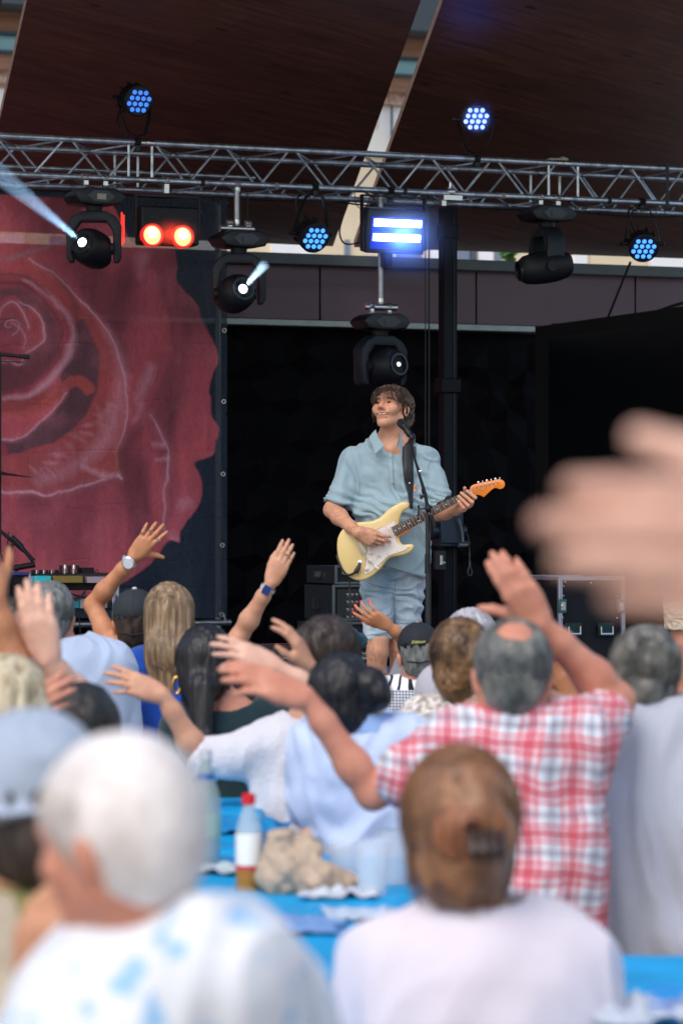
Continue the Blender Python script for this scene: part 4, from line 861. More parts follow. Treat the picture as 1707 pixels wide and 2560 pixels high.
for k in range(4): mb = MB(); mb.cyl(cc-V*(dep/2+.02)+U*(-wd/2+.05+k*.05)+Z*.01, cc-V*dep/2+U*(-wd/2+.05+k*.05)+Z*.01, .01, n=10); mk('knob', mb, KN, o)
mb = MB(); mb.box(cc-U*(wd/2+.015), (.03, .03, .03), SR); mk('latch', mb, STEEL, o)
o, cc, wd, ht, dep = gear('mixer_rack', 'black rack mixer with four rows of small knobs in the stack left of the guitarist', 'mixer', 830, 975, 1462, 1551)
mb = MB(); mb.box(cc, (wd-.01, dep, ht-.01), SR); mk('body', mb, CASE, o); frameedges(o, cc, wd, ht, dep, .014)
mb = MB(); mb.box(cc-V*(dep/2+.004), (wd-.05, .008, ht-.05), SR); mk('front_panel', mb, M('panel_dark', (.006, .010, .014), .5), o)
for j in range(4):
    for i in range(10):
        mb = MB(); q = cc-V*(dep/2)+U*(-wd/2+.085+i*.026)+Z*(ht/2-.052-j*.040); mb.cyl(q-V*.022, q-V*.006, .0065, .008, 8); mb.box(q-V*.009-Z*.013, (.006, .002, .004), SR); mk('knob', mb, KN, o)
text('lettering', 'PHONES', cc-V*(dep/2+.009)+U*(-.0)-Z*.092, FR, .013, LET, o); text('lettering', 'MIX 16', cc-V*(dep/2+.009)-U*.095+Z*.083, FR, .010, LET, o)
mb = MB(); mb.box(cc-U*(wd/2+.01)-Z*.01, (.03, .04, .05), SR); mk('latch', mb, M('latch_dark', srgb(46, 56, 60), .4, .5), o)
o, cc, wd, ht, dep = gear('amplifier_rack', 'black open rack with a red badge and the blue towel lying on its front', 'rack', 812, 975, 1555, 1640)
mb = MB(); mb.box(cc, (wd-.01, dep, ht-.01), SR); mk('body', mb, CASE, o); frameedges(o, cc, wd, ht, dep, .016)
mb = MB(); mb.box(cc-V*(dep/2+.003)-U*(wd/2-.072)+Z*(ht/2-.05), (.03, .006, .028), SR); mk('badge', mb, M('badge_red', srgb(150, 20, 30), .5), o)
mb = MB(); mb.box(cc-V*(dep/2+.002)-U*(wd/2-.045)-Z*.01, (.007, .01, ht-.05), SR); mk('rack_rail', mb, GREYM, o)
for i in range(10): mb = MB(); q = cc-V*(dep/2)+U*(.05+i*.018)+Z*.015; mb.box(q-V*.006, (.011, .008, .02), SR); mk('button', mb, KN, o)
zrk = cc[2]-ht/2
# blue towel rolled on the rack front shelf
tw = [cone(W(866, 1584, 15.62), W(897, 1602, 15.70), .036, .040, .02), ell(W(862, 1583, 15.55), (.016, .03, .010), k=.008, sub=True), ell(W(872, 1578, 15.56), (.006, .05, .018), roty(.5), k=.006, sub=True)]
tag(sdf_obj('towel', tw, .004, M('towel_blue', srgb(14, 74, 98), .95, var=.2, vs=60, bump=.8, bs=260, sheen=.1), None, folds(.007, 22, (1, 1, 1), 2)), 'rolled blue towel resting on the amplifier rack left of the guitarist', 'towel')
# combo amp with silver grille under the racks, script lettering
def combo(label, x0, x1, y0, y1, v, script, logo=False):
    o, cc, wd, ht, dep = gear('guitar_amplifier', label, 'amplifier', x0, x1, y0, y1, .3, v, ZS)
    mb = MB(); mb.box(cc, (wd, dep, ht), SR); mk('cabinet', mb, M('tolex', (.012, .013, .015), .6, bump=.4, bs=200), o, bevel=.01)
    f0 = cc-V*dep/2; ph = .055
    mb = MB(); mb.box(f0-V*.004+Z*(ht/2-.05), (wd-.05, .01, ph), SR); mk('control_panel', mb, M('panel_black2', (.01, .01, .012), .35), o)
    m = M('grille', srgb(176, 178, 184), .6); nt = m.node_tree
    if not nt.nodes.get('chk'):
        tc = nt.nodes.new('ShaderNodeTexCoord'); b = nt.nodes.new('ShaderNodeTexBrick'); b.name = 'chk'; b.offset = 0; b.inputs['Scale'].default_value = 1; b.inputs['Brick Width'].default_value = .0125; b.inputs['Row Height'].default_value = .0125; b.inputs['Mortar Size'].default_value = .0022
        b.inputs['Color1'].default_value = (.02, .02, .025, 1); b.inputs['Color2'].default_value = (.05, .05, .06, 1); b.inputs['Mortar'].default_value = srgb(176, 178, 184)+(1,)
        mp = nt.nodes.new('ShaderNodeMapping'); mp.inputs['Rotation'].default_value = (R(90), 0, 0); nt.links.new(tc.outputs['Object'], mp.inputs[0]); nt.links.new(mp.outputs[0], b.inputs['Vector']); nt.links.new(b.outputs[0], nt.nodes['Principled BSDF'].inputs['Base Color'])
    gh = ht-.05-ph-.03; mb = MB(); mb.box(f0-V*.004-Z*(ht/2-.03-gh/2), (wd-.05, .008, gh), SR); mk('grille_cloth', mb, m, o)
    if script: text('lettering', script[0], f0-V*.0105+U*(wd*script[2])+Z*(ht/2-.047), FR, .030, LET, o, shear=.35); text('lettering', script[1], f0-V*.0105+U*(wd*script[2]+.035)+Z*(ht/2-.068), FR, .026, LET, o, shear=.35)
    if logo:
        mb = MB(); q = f0-V*.0105-U*(wd/2-.075)+Z*(ht/2-.045); n = 14
        for k in range(10): a0, a1 = R(150+k*21), R(150+(k+1)*21); w0, w1 = .004+.004*k/10, .004+.004*(k+1)/10; mb.add([q+FR@A((.016-w0)*math.cos(a0), (.014-w0)*math.sin(a0), 0), q+FR@A(.016*math.cos(a0), .014*math.sin(a0), 0), q+FR@A(.016*math.cos(a1), .014*math.sin(a1), 0), q+FR@A((.016-w1)*math.cos(a1), (.014-w1)*math.sin(a1), 0)], [(0, 1, 2, 3)])
        mk('emblem', mb, M('logo_green', srgb(150, 180, 60), .5), o); text('lettering', 'NORDIC', q-Z*.026, FR, .011, LET, o)
    for i in range(6): mb = MB(); q = f0-V*.01+U*(-.02+i*.035)+Z*(ht/2-.05); mb.cyl(q-V*.015, q, .008, n=8); mk('knob', mb, BLACK, o) if not script else None
    return o
combo('guitar amplifier with silver grille cloth and white script lettering below the racks', 800, 960, 1618, 1860, VA, ('Deluxe', 'Reverb-Amp', .20))
combo('guitar amplifier with silver woven grille and green crescent logo left of the racks', 682, 796, 1614, 1800, VA-.1, None, True)
mb = MB(); mb.tube([SP(655, 1612, VA-.2), SP(690, 1611, VA-.2)], .004, 6); mb.tube([SP(690, 1611, VA-.2), SP(752, 1608, VA-.2)], .0035, 6); mb.box(SP(762, 1609, VA-.2), (.035, .02, .006), SR)
tag(mk('plug_lead', mb, M('cable_red', srgb(96, 14, 30), .5)), 'thin dark red lead with a pale plug lying on the green logo amplifier', 'cable')
mb = MB(); fb = W(965, 1681, 16.6); mb.sphere(fb, (.022, .022, .035), n=12); mb.cyl(fb-Z*.06, fb, .024, .022, 12); tag(mk('blue_bottle', mb, M('blue_plastic', srgb(20, 92, 190), .35), bevel=0), 'small bright blue bottle standing behind the legs of the guitarist', 'bottle')

mb = MB(); mb.box(A(fb[0], fb[1]+.05, (ZS+fb[2]-.06)/2), (.16, .2, fb[2]-.06-ZS)); tag(mk('monitor_box', mb, CASE, bevel=.01), 'plain black box carrying the small blue bottle behind the guitarist', 'box')
# pedal rack at the left
VP = 18.4
def q(x, y, dv=0.): return SP(x, y, VP+dv)
o = thing('pedal_rack', 'open rack case of coloured effect pedals at the left in front of the rose banner', 'rack', q(165, 1310)*A(1, 1, 0)+Z*ZS, YAW)
def bx(name, x0, x1, y0, y1, dep, mat, dv=0., bev=.003):
    a, b = q(x0, y0, dv), q(x1, y1, dv); mb = MB(); mb.box(SW((a@U+b@U)/2, VP+dv+dep/2, (a[2]+b[2])/2), ((b-a)@U, dep, a[2]-b[2]), SR); return mk(name, mb, mat, o, bevel=bev)
bx('side_panel', 34, 72, 1433, 1860, .5, CASE, .02); bx('edge_strip', 34, 76, 1431, 1438, .52, M('case_blue', srgb(46, 66, 140), .4))
bx('corner_post', 73, 79, 1432, 1860, .03, GREYM); bx('corner_post', 79.5, 84.5, 1440, 1860, .03, GREYM); bx('corner_post', 86, 89, 1440, 1860, .02, M('post_light', srgb(200, 205, 190), .5)); bx('corner_post', 282, 290, 1465, 1860, .03, GREYM); bx('corner_post', 294, 299, 1460, 1860, .03, GREYM)
for k in range(16): bx('punched_rail', 290.5, 293.5, 1475+k*24, 1488+k*24, .02, M('post_light', srgb(200, 205, 190), .5), bev=0)
bx('shelf', 88, 282, 1434, 1440, .45, M('shelf_dark', (.03, .02, .02), .5)); bx('shelf', 88, 282, 1457, 1475, .3, BLACK, .05); bx('shelf', 88, 282, 1521, 1527, .4, BLACK); bx('shelf', 88, 282, 1606, 1612, .4, BLACK); bx('shelf', 88, 282, 1700, 1706, .4, BLACK)
bx('pedal', 90, 129, 1440, 1456, .1, M('pedal_teal', srgb(60, 215, 225), .4), -.04); bx('pedal', 135, 208, 1440, 1457, .1, M('pedal_olive', srgb(150, 128, 60), .4), -.04); bx('pedal', 219, 262, 1442, 1457, .1, M('pedal_white', srgb(190, 170, 180), .4), -.04)
bx('pedal', 173, 199, 1501, 1520, .1, M('pedal_teal2', srgb(30, 150, 165), .4)); bx('pedal', 201, 226, 1498, 1521, .1, M('pedal_grey', srgb(165, 160, 160), .4)); bx('pedal', 255, 271, 1503, 1521, .1, M('pedal_grey', srgb(165, 160, 160), .4)); bx('pedal', 98, 127, 1463, 1480, .05, M('pedal_cream', srgb(140, 130, 110), .4)); bx('pedal', 183, 192, 1588, 1606, .1, M('pedal_blue', srgb(30, 90, 190), .4)); bx('pedal', 201, 226, 1590, 1606, .1, M('pedal_grey', srgb(165, 160, 160), .4)); bx('power_socket', 271, 281, 1504, 1522, .08, BLACK, -.02)
bx('back_panel', 150, 215, 1606, 1860, .02, M('rack_back', (.01, .006, .012), .6), .3)
for i, px in enumerate([82, 87, 92, 101, 105, 110, 118, 126, 129, 140, 145]):
    mb = MB(); a = q(px, 1434); mb.cyl(a, a+Z*.022, .008, .007, 8); mk('knob', mb, STEEL if i % 3 == 2 else BLACK, o)
for i, px in enumerate([153, 163, 174, 185, 195]):
    mb = MB(); a = q(px, 1434); mb.cyl(a, a+Z*.03, .0075, n=8); mb.cyl(a+Z*.03, a+Z*.052, .011, .009, 10); mk('knob', mb, (BLACK, STEEL)[i % 2], o); mb = MB(); mb.cyl(a+Z*.052, a+Z*.055, .006, n=8); mk('knob_cap', mb, M('cap_gold', srgb(190, 150, 70), .3, .8), o)
bx('pedal', 205, 236, 1419, 1434, .08, BLACK); mb = MB(); mb.tube(spline([q(236, 1432), q(242, 1424), q(247, 1430), q(244, 1436)], 4), .003, 6); mk('patch_cable', mb, CAB, o)
for k, pts in enumerate([[(150, 1475), (155, 1490), (170, 1500), (176, 1510)], [(170, 1475), (180, 1490), (186, 1500), (190, 1501)], [(215, 1475), (205, 1488), (200, 1500)], [(160, 1478), (200, 1490), (215, 1480)], [(172, 1508), (180, 1488), (192, 1492), (196, 1503)], [(198, 1527), (200, 1560), (202, 1590)]]):
    mb = MB(); mb.tube(spline([q(*p_, -.02) for p_ in pts], 4), .004, 6); mk('patch_cable', mb, CAB, o)

# microphone stands at the left edge
o = thing('microphone_stand', 'black boom microphone stand with three short microphones at the left edge', 'microphone stand', W(24, 1310, 17.6)*A(1, 1, 0)+Z*ZS)
Y_ = 17.6; g = lambda x, y, d=0: W(x, y, Y_+d)
mb = MB(); b0 = g(25, 1370); mb.tube([A(b0[0], b0[1], ZS+.02), b0], .0125, 10); mb.tube([g(23, 1378), g(27, 1360)], .02, 10); mb.tube([g(27, 1440), g(26, 1460)], .022, 10); mk('pole', mb, BLACKMET, o)
mb = MB(); mb.tube([g(-20, 1310), g(5, 1330), g(55, 1372), g(62, 1378)], [.006, .01, .012, .012], 8); mk('boom', mb, BLACKMET, o)
for a_, b_2, r0 in ((g(40, 1352), g(60, 1374), .016), ):
    mb = MB(); mb.tube([g(30, 1342), g(57, 1370)], .016, 10); mk('clip', mb, BLACKMET, o)
mb = MB(); mb.tube([g(57, 1370), g(84, 1402)], [.011, .012], 12); mb.tube([g(81, 1398), g(85, 1403)], .0135, 12); mk('microphone', mb, BLACK, o)
mb = MB(); mb.tube([g(-10, 1430), g(8, 1426), g(48, 1418)], [.010, .012, .013], 10); mb.tube([g(44, 1419), g(88, 1411)], .016, 12); mb.tube([g(38, 1421), g(47, 1419)], .018, 12); mk('microphone', mb, BLACK, o)
mb = MB(); mb.tube([g(5, 1436), g(20, 1452), g(62, 1496)], .010, 8); mk('microphone', mb, BLACK, o)
mb = MB(); mb.tube(spline([g(3, 1385), g(12, 1405), g(18, 1425), g(10, 1455), g(0, 1460)], 5), .004, 6); mb.tube(spline([g(22, 1330), g(20, 1360), g(14, 1380), g(24, 1420)], 5), .004, 6); mk('lead', mb, CAB, o)
for an in (0, 2.1, 4.2): mb = MB(); q0 = A(b0[0], b0[1], ZS); mb.tube([q0+Z*.12, q0+A(math.cos(an)*.3, math.sin(an)*.3, .01)], .009, 8); mk('leg', mb, BLACKMET, o)
o = thing('cymbal_stand', 'black cymbal seen edge on above a slim pole at the left edge', 'cymbal', W(-30, 1310, 17)*A(1, 1, 0)+Z*ZS)
c = W(-30, 1180, 17); fr = frame((.10, -.02, 1)); mb = MB(); mb.lathe([(.001, .03), (.03, .028), (.05, .012), (.235, -.004), (.236, -.006), (.05, .006), (.001, .02)][::-1], c, fr, 40); mk('cymbal', mb, M('cymbal_dark', (.02, .021, .024), .35, .6), o)
mb = MB(); mb.tube([A(c[0], c[1], ZS), c+Z*.05], .011, 8); mk('pole', mb, BLACKMET, o)
o = thing('overhead_microphone', 'slim black microphone on a tall thin pole at the left edge of the stage', 'microphone', W(1, 1310, 17)*A(1, 1, 0)+Z*ZS)
mb = MB(); c = W(1, 885, 17); mb.tube([A(c[0], c[1], ZS), c+Z*.01], .0075, 8); mk('pole', mb, BLACKMET, o)
mb = MB(); mb.tube([W(0, 886, 17), W(14, 887, 17), W(50, 891, 17)], [.010, .010, .009], 10); mb.tube([W(50, 891, 17), W(75, 893, 17)], .011, 12); mk('microphone', mb, BLACK, o)
mb = MB(); mb.tube([W(0, 903, 17), W(60, 906, 17)], .003, 6); mk('lead', mb, CAB, o)
# ================================================================== HAIR STRANDS
def strands(name, c, Rm, n, rad, off, length, mat, parent, seed=0, curl=0., crown=(0, -.03, 1), mask=None, th=.0013, free=-.02, steps=9, lift=.35, sides=3, wave=0., cen=(0, -.018, .03)):
    """thin hair tubes combed from the crown over an ellipsoid skull (head local frame), then falling"""
    g = np.random.default_rng(seed); P = g.normal(size=(n*4, 3)); P = nrm_rows(P); P = P[P[:, 2] > -.45]
    rad = A(rad); cen = A(cen); pts = P*rad+cen
    if mask is not None: k = mask(pts); P, pts = P[k], pts[k]
    P, pts = P[:n], pts[:n]; n = len(P); ln = length*g.uniform(.65, 1.1, n)/steps
    up = Rm.T@Z; cr = A(crown); path = [pts*(1-.0)]; cur = pts.copy(); ph = g.uniform(0, 6.28, (n, 3)); fr_ = g.uniform(.7, 1.3, (n, 1))
    jit = g.normal(size=(n, 3))*.25; d_prev = None
    for s in range(steps):
        q = (cur-cen)/rad; r_ = np.linalg.norm(q, axis=1, keepdims=True); N = nrm_rows(q/rad)
        away = cur-cen-cr*rad; on = (cur@up > free)[:, None]; d = np.where(on, nrm_rows(away)*.6-up*(.5+.9*s/steps)+jit, -up*1.0+jit*.22)
        dt = d-N*(d*N).sum(1, keepdims=True)*np.where(on, 1, .25); dt = nrm_rows(dt)
        if wave: dt = nrm_rows(dt+wave*np.sin(ph+fr_*s*1.1))
        cur = cur+dt*ln[:, None]
        q = (cur-cen)/rad; r_ = np.linalg.norm(q, axis=1, keepdims=True); tgt = 1+off*(lift+(1-lift)*s/steps)/rad.mean()
        cur = np.where(on, cen+(cur-cen)/r_*np.maximum(r_*.35+tgt*.65, tgt*.98), np.where(r_ < tgt, cen+(cur-cen)/r_*tgt, cur))
        if curl: cur = cur+curl*np.stack([np.sin(ph[:, 0]+s*1.7*fr_[:, 0]), np.cos(ph[:, 1]+s*1.5*fr_[:, 0]), np.sin(ph[:, 2]+s*1.9)], 1)
        path.append(cur.copy())
    Pm = np.stack(path, 1); m = steps+1; T = np.gradient(Pm, axis=1); T /= np.linalg.norm(T, axis=2, keepdims=True)+1e-9
    x = np.cross(T, g.normal(size=(n, 1, 3))); x /= np.linalg.norm(x, axis=2, keepdims=True)+1e-9; y = np.cross(T, x)
    w_ = th*np.linspace(1, .35, m)[None, :, None]*g.uniform(.6, 1.5, (n, 1, 1)); V_ = []
    for k in range(sides): a = 2*math.pi*k/sides; V_.append(Pm+w_*(x*math.cos(a)+y*math.sin(a)))
    V_ = np.stack(V_, 2).reshape(-1, 3); V_ = A(c)+V_@Rm.T
    b = (np.arange(n)*m*sides)[:, None, None, None]; i = (np.arange(m-1)*sides)[None, :, None, None]; k = np.arange(sides)[None, None, :, None]; k2 = (k+1) % sides
    Qd = np.concatenate([b+i+k, b+i+k2, b+i+sides+k2, b+i+sides+k], -1).reshape(-1, 4)
    return obj(name, V_, Qd, mat, parent, True)
def tube_set(name, paths, r, mat, parent, sides=4):
    mb = MB()
    for p in paths: mb.tube(p, np.linspace(r, r*.4, len(p)), sides)
    return mk(name, mb, mat, parent)

# ================================================================== GUITARIST
YM = 16.0
g1 = lambda x, y, Y=YM: W(780+x/3.015, 930+y/3.015, Y)
g3 = lambda x, y, Y=15.76: W(820+x/3.409, 1160+y/3.409, Y)
Hc = g1(598, 274, 15.99); HR = head_frame(R(150), R(17), R(3)); HM = 1.01
hl = lambda x, y, z: Hc+HM*(HR@A(x, y, z))
nb = g1(600, 560, 16.03)
B = head_prims(Hc, HR, HM, True, nb+Z*.02, nr=.056); B[0] = ell(hl(0, -.018, .030), (.073*HM, .094*HM, .074*HM), HR, .02)
B += [ell(hl(0, .090, -.0610), (.028*HM, .014, .0095*HM), HR, .004, True)]
for sx in (-1, 1): B += [ell(hl(.038*sx, .070, -.030), (.020, .018, .020), HR, .03), cone(hl(.015*sx, .097, -.032), hl(.031*sx, .086, -.050), .003, .004, .010)]
B += [cone(hl(0, .094, -.052), hl(0, .094, -.0525), .006, k=.01), cone(hl(-.02, .086, -.0735), hl(.02, .086, -.0735), .0055, k=.008)]
sL, sR = g1(320, 668, 16.03), g1(855, 655, 16.05)
B += [cone(nb-Z*.02, sL, .05, .045, .05), cone(nb-Z*.02, sR, .05, .045, .05), ell(g1(595, 760, 16.05), (.16, .105, .2), k=.06), ell(g1(600, 1150, 16.05), (.145, .10, .22), k=.06), ell(g1(605, 1420, 16.04), (.155, .11, .13), k=.05)]
B += [cone(g1(520, 520, 16.0), g1(575, 590, 15.955), .012, .012, .03), cone(g1(680, 520, 16.0), g1(600, 590, 15.955), .012, .012, .03)]
eL, wL = g1(148, 1040, 15.93), g3(248, 585, 15.695)
eR, wR = g1(945, 1062, 15.975), g3(1140, 372, 15.79)
B += arm_prims(sL+A(.01, .02, 0), eL, wL, 1.0); B += arm_prims(sR, eR, wR, .98)
hp, tips = hand_prims(wL, g3(420, 655, 15.70)-wL, A(.12, 1, .18), Z, .95, 4, (16, 20, 26, 30), 14, tc=10); B += hp
tipR = tips
K = [(1232, 262, 15.80), (1222, 300, 15.80), (1200, 335, 15.80), (1170, 360, 15.80)]
Pp = [(1252, 287, 15.742), (1226, 325, 15.738), (1190, 353, 15.738), (1152, 374, 15.742)]
Tt = [(1183, 230, 15.738), (1133, 246, 15.738), (1112, 277, 15.738), (1108, 318, 15.738)]
for a_, b_, c_ in zip(K, Pp, Tt): B += [cone(wR+(g3(*a_)-wR)*.15, g3(*a_), .018, .012, .01), cone(g3(*a_), g3(*b_), .0115, .0098, .004), cone(g3(*b_), g3(*c_), .0098, .0078, .0035)]
B += [ell(g3(1185, 320, 15.815), (.034, .017, .036), k=.015), cone(g3(1165, 345, 15.82), g3(1172, 255, 15.825), .015, .012, .012), cone(g3(1172, 255, 15.825), g3(1163, 205, 15.79), .0115, .0088, .005)]
for (hx_, kx, ax2, kz, Yk, r0) in ((495, 492, 455, 2065, 15.97, 1.0), (735, 655, 655, 2045, 16.08, .95)):
    h_, k_, a_ = g1(hx_, 1480, 16.04), g1(kx, kz, Yk), g1(ax2, 2800, Yk+.06)
    B += [cone(h_, k_+(h_-k_)*.1, .085*r0, .056*r0, .03), cone(k_+Z*.03, k_-Z*.03, .055*r0, .050*r0, .02), ell(k_+A(0, -.03, -.005), (.03, .025, .035), k=.02), cone(k_-Z*.03, k_+(a_-k_)*.33+A(0, .015, 0), .047*r0, .054*r0, .03), cone(k_+(a_-k_)*.33+A(0, .015, 0), a_, .053*r0, .031*r0, .03)]
    f_ = a_*A(1, 1, 0)+Z*(ZS+.035); B += [cone(a_, f_+A(0, .01, .02), .031, .034, .02), cone(f_+A(0, .03, 0), f_+A(-.02, -.14, -.008), .033, .028, .02)]
Fd, lo = sdf(B, .0032); v, q = surface_nets(Fd, lo, .0032); del Fd; v = relax(v, q, 1, .4)
loc = (v-Hc)@HR/HM
tone = np.ones((len(v), 3))
jaw = np.clip(1-np.abs(loc[:, 2]+.075)/.055, 0, 1)*np.clip((loc[:, 1]+.01)/.03, 0, 1)*(np.abs(loc[:, 0]) < .09); stn = .75+.5*vnoise(v*260, 3)
must = np.exp(-((loc[:, 2]+.044)/.007)**2-(loc[:, 0]/.03)**2)*(loc[:, 1] > .06)
st = np.clip(jaw*.36+must*.36, 0, 1)*np.clip(stn, 0, 1.2); tone *= 1-st[:, None]*A(.50, .42, .34)
chk = sum(np.exp(-((loc[:, 0]-s_*.045)**2+(loc[:, 1]-.07)**2+(loc[:, 2]+.02)**2)/.022**2) for s_ in (-1, 1)); nos = np.exp(-((loc[:, 0])**2+(loc[:, 1]-.11)**2+(loc[:, 2]+.02)**2)/.022**2)
tone *= 1-(chk*.5+nos*.6)[:, None]*A(-.04, .22, .24)
lips = np.exp(-((loc[:, 2]+.062)/.013)**2-(loc[:, 0]/.028)**2)*(loc[:, 1] > .08)*(1-np.clip(must, 0, 1)); tone *= 1-lips[:, None]*A(.12, .4, .36)
brow = sum(np.exp(-((loc[:, 2]-.022)/.0055)**2-((loc[:, 0]-s_*.034)/.016)**2) for s_ in (-1, 1))*(loc[:, 1] > .06); tone *= 1-np.clip(brow*1.5, 0, 1)[:, None]*.72
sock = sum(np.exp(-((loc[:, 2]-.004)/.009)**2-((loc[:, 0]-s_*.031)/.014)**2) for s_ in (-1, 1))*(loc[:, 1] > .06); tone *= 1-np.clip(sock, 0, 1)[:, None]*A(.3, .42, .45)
hairleg = np.clip((g1(0, 1990)[2]-v[:, 2])/.05, 0, 1); lf = fbm(v*A(160, 160, 30), 8, 2); tone *= 1-(hairleg*np.clip(.25+lf*.8, 0, 1)*.30)[:, None]*A(.9, 1, 1)
arm = ((v[:, 2] < g1(0, 1000)[2]) & (v[:, 2] > g1(0, 1420)[2]) & (v[:, 0] < g1(420, 0)[0])); tone *= 1-(arm*np.clip(.2+fbm(v*A(60, 60, 140), 18, 2)*.8, 0, 1)*.28)[:, None]*A(.9, 1, 1)
tone *= (1+.08*fbm(v*30, 5, 2))[:, None]
SG = M('skin_guitarist', srgb(196, 132, 104), .45, sss=.1, bump=.15, bs=220, spec=.4); nt = SG.node_tree
at = nt.nodes.new('ShaderNodeAttribute'); at.attribute_name = 'tone'; mx = nt.nodes.new('ShaderNodeMixRGB'); mx.blend_type = 'MULTIPLY'; mx.inputs[0].default_value = 1; mx.inputs[2].default_value = srgb(210, 154, 124)+(1,)
nt.links.new(at.outputs['Color'], mx.inputs[1]); nt.links.new(mx.outputs[0], nt.nodes['Principled BSDF'].inputs['Base Color'])
gui = obj('person', v, q, SG, None, True, origin=g1(590, 1480, 16.03)*A(1, 1, 0)+Z*ZS)
HB_G = M('brow_hair', (.035, .022, .016), .6)
tag(gui, 'smiling man in light denim shirt and shorts playing the cream electric guitar on stage', 'person')
ca = gui.data.color_attributes.new('tone', 'FLOAT_COLOR', 'POINT'); ca.data.foreach_set('color', np.concatenate([tone, np.ones((len(v), 1))], 1).astype(np.float32).ravel())
mb = MB()
for sx in (-1, 1): mb.sphere(hl(.031*sx, .0835, .001), (.0115, .0105, .0046), HR, 12)
mk('eye', mb, M('eye_dark', (.03, .02, .018), .2), gui)
for sx in (-1, 1):
    mb = MB(); mb.tube(spline([hl(.016*sx, .0925, .020), hl(.032*sx, .0915, .0265), hl(.050*sx, .078, .022)], 5), [.0016]*3+[.0030]*5+[.0014]*3, 6, flat=.6); mk('eyebrow', mb, HB_G, gui)
mb = MB(); mb.tube(spline([hl(-.022, .083, -.066), hl(0, .0905, -.0695), hl(.022, .083, -.066)], 4), .0018, 6); mk('mouth_line', mb, M('mouth_dark', (.06, .02, .018), .5), gui)
mb = MB(); mb.sphere(hl(0, .0845, -.0575), (.0245, .008, .0052), HR, 14); mk('teeth', mb, M('teeth', srgb(235, 222, 205), .3), gui)
mb = MB(); mb.sphere(hl(-.083, -.006, -.012), (.008, .011, .016), HR, 10); mb.sphere(hl(-.085, -.004, -.024), (.006, .008, .012), HR, 10); mk('ear_monitor', mb, BLACK, gui)
HG = hairmat('guitarist', (40, 30, 25), (88, 68, 54), 90, (1, 1, .3))
hp = [ell(hl(0, -.028, .034), (.089*HM, .098*HM, .081*HM), HR, .02), ell(hl(-.01, -.075, -.03), (.078, .05, .075), HR, .03), ell(hl(-.078, -.03, .02), (.022, .04, .05), HR, .02), ell(hl(.078, -.03, .01), (.02, .04, .055), HR, .02), ell(hl(0, .030, .088), (.060, .043, .020), HR, .02),
      ell(hl(0, .100, -.012), (.078, .072, .106), HR, .008, True), ell(hl(-.08, .0, -.02), (.02, .028, .04), HR, .008, True)]
def hdisp(v, n): X = (v-Hc)@HR; return .006*fbm(X*A(60, 60, 22), 4, 3)+.004*fbm(X*110, 9, 1)
sdf_obj('hair', hp, .0035, HG, gui, hdisp)
hm = lambda p: (p[:, 1] < .005+.5*(p[:, 2]-.05)) & (p[:, 2] > -.075)
strands('hair_strands', Hc, HR*HM, 1500, (.084, .104, .086), .012, .14, HG, gui, 5, .0035, mask=lambda p: hm(p) & ~((p[:, 1] > .02) & (p[:, 2] < .055)), th=.0012, free=-.06, crown=(0, .15, 1), lift=.5)
z2 = lambda x, y, Y: W(860+x/6.533, 940+y/6.533, Y)
bang = []
for pts in [[(800, 190), (775, 250), (790, 330), (800, 370)], [(700, 170), (640, 215), (650, 260), (700, 300), (695, 350), (690, 410)], [(640, 180), (590, 240), (570, 290), (560, 330)], [(820, 180), (850, 250), (890, 300), (880, 340), (840, 350)], [(600, 180), (540, 260), (525, 320), (500, 400)], [(780, 260), (785, 330), (830, 390), (860, 440)], [(720, 180), (700, 250), (720, 300), (715, 330)], [(560, 200), (500, 290), (500, 350), (490, 420), (478, 520)], [(880, 220), (900, 290), (905, 350), (870, 370)], [(670, 175), (655, 220), (680, 260), (640, 275), (600, 330)], [(830, 250), (810, 300), (850, 330), (880, 320)], [(760, 170), (740, 220), (770, 240)], [(540, 220), (480, 270), (455, 330), (440, 390)], [(500, 330), (455, 400), (450, 460)], [(900, 330), (880, 420), (900, 500)], [(480, 560), (465, 640), (490, 720), (480, 760)]]:
    for k in range(4):
        o_ = rng.normal(size=2)*9; Yb = 15.885 if pts[0][0] < 850 else 15.90
        if pts[0][0] < 560: Yb = 15.93
        pp = spline([z2(x+o_[0]+rng.normal()*3, y+o_[1]+rng.normal()*3, Yb+(0 if j else .03)) for j, (x, y) in enumerate(pts)], 4); bang.append(pp)
tube_set('fringe', bang, .0013, HG, gui)
# --- denim shirt
DEN = cloth('denim_light', (150, 174, 184), bump=.3, bs=420, var=.05, vs=7)
ntd = DEN.node_tree
ax = (0, 1, 0)
SH = [cone(g1(490, 575, 16.03), g1(350, 648, 16.03), .052, .060, .04), cone(g1(690, 575, 16.05), g1(825, 640, 16.04), .050, .058, .04), cone(g1(592, 700, 16.04), g1(592, 800, 16.03), .150, .165, .06, fl=(ax, .70)),
      cone(g1(595, 800, 16.03), g1(598, 1080, 16.01), .168, .178, .05, fl=(ax, .72)), cone(g1(598, 1080, 16.01), g1(612, 1330, 16.02), .178, .160, .05, fl=(ax, .76)), cone(g1(612, 1330, 16.02), g1(640, 1640, 16.02), .166, .158, .05, fl=(ax, .84)), ell(g1(470, 1060, 15.93), (.10, .07, .04), k=.05), ell(g1(800, 1300, 15.97), (.05, .06, .2), k=.05)]
dL = nrm(g1(180, 1000, 15.95)-g1(310, 640, 16.03)); dR = nrm(g1(968, 972, 15.99)-g1(858, 640, 16.03))
SH += [cone(g1(322, 690, 16.03), g1(180, 1010, 15.955), .077, .069, .05), cone(g1(848, 680, 16.04), g1(962, 985, 15.975), .070, .066, .05)]
eLh, eRh = g1(186, 1000, 15.955), g1(968, 975, 15.985)
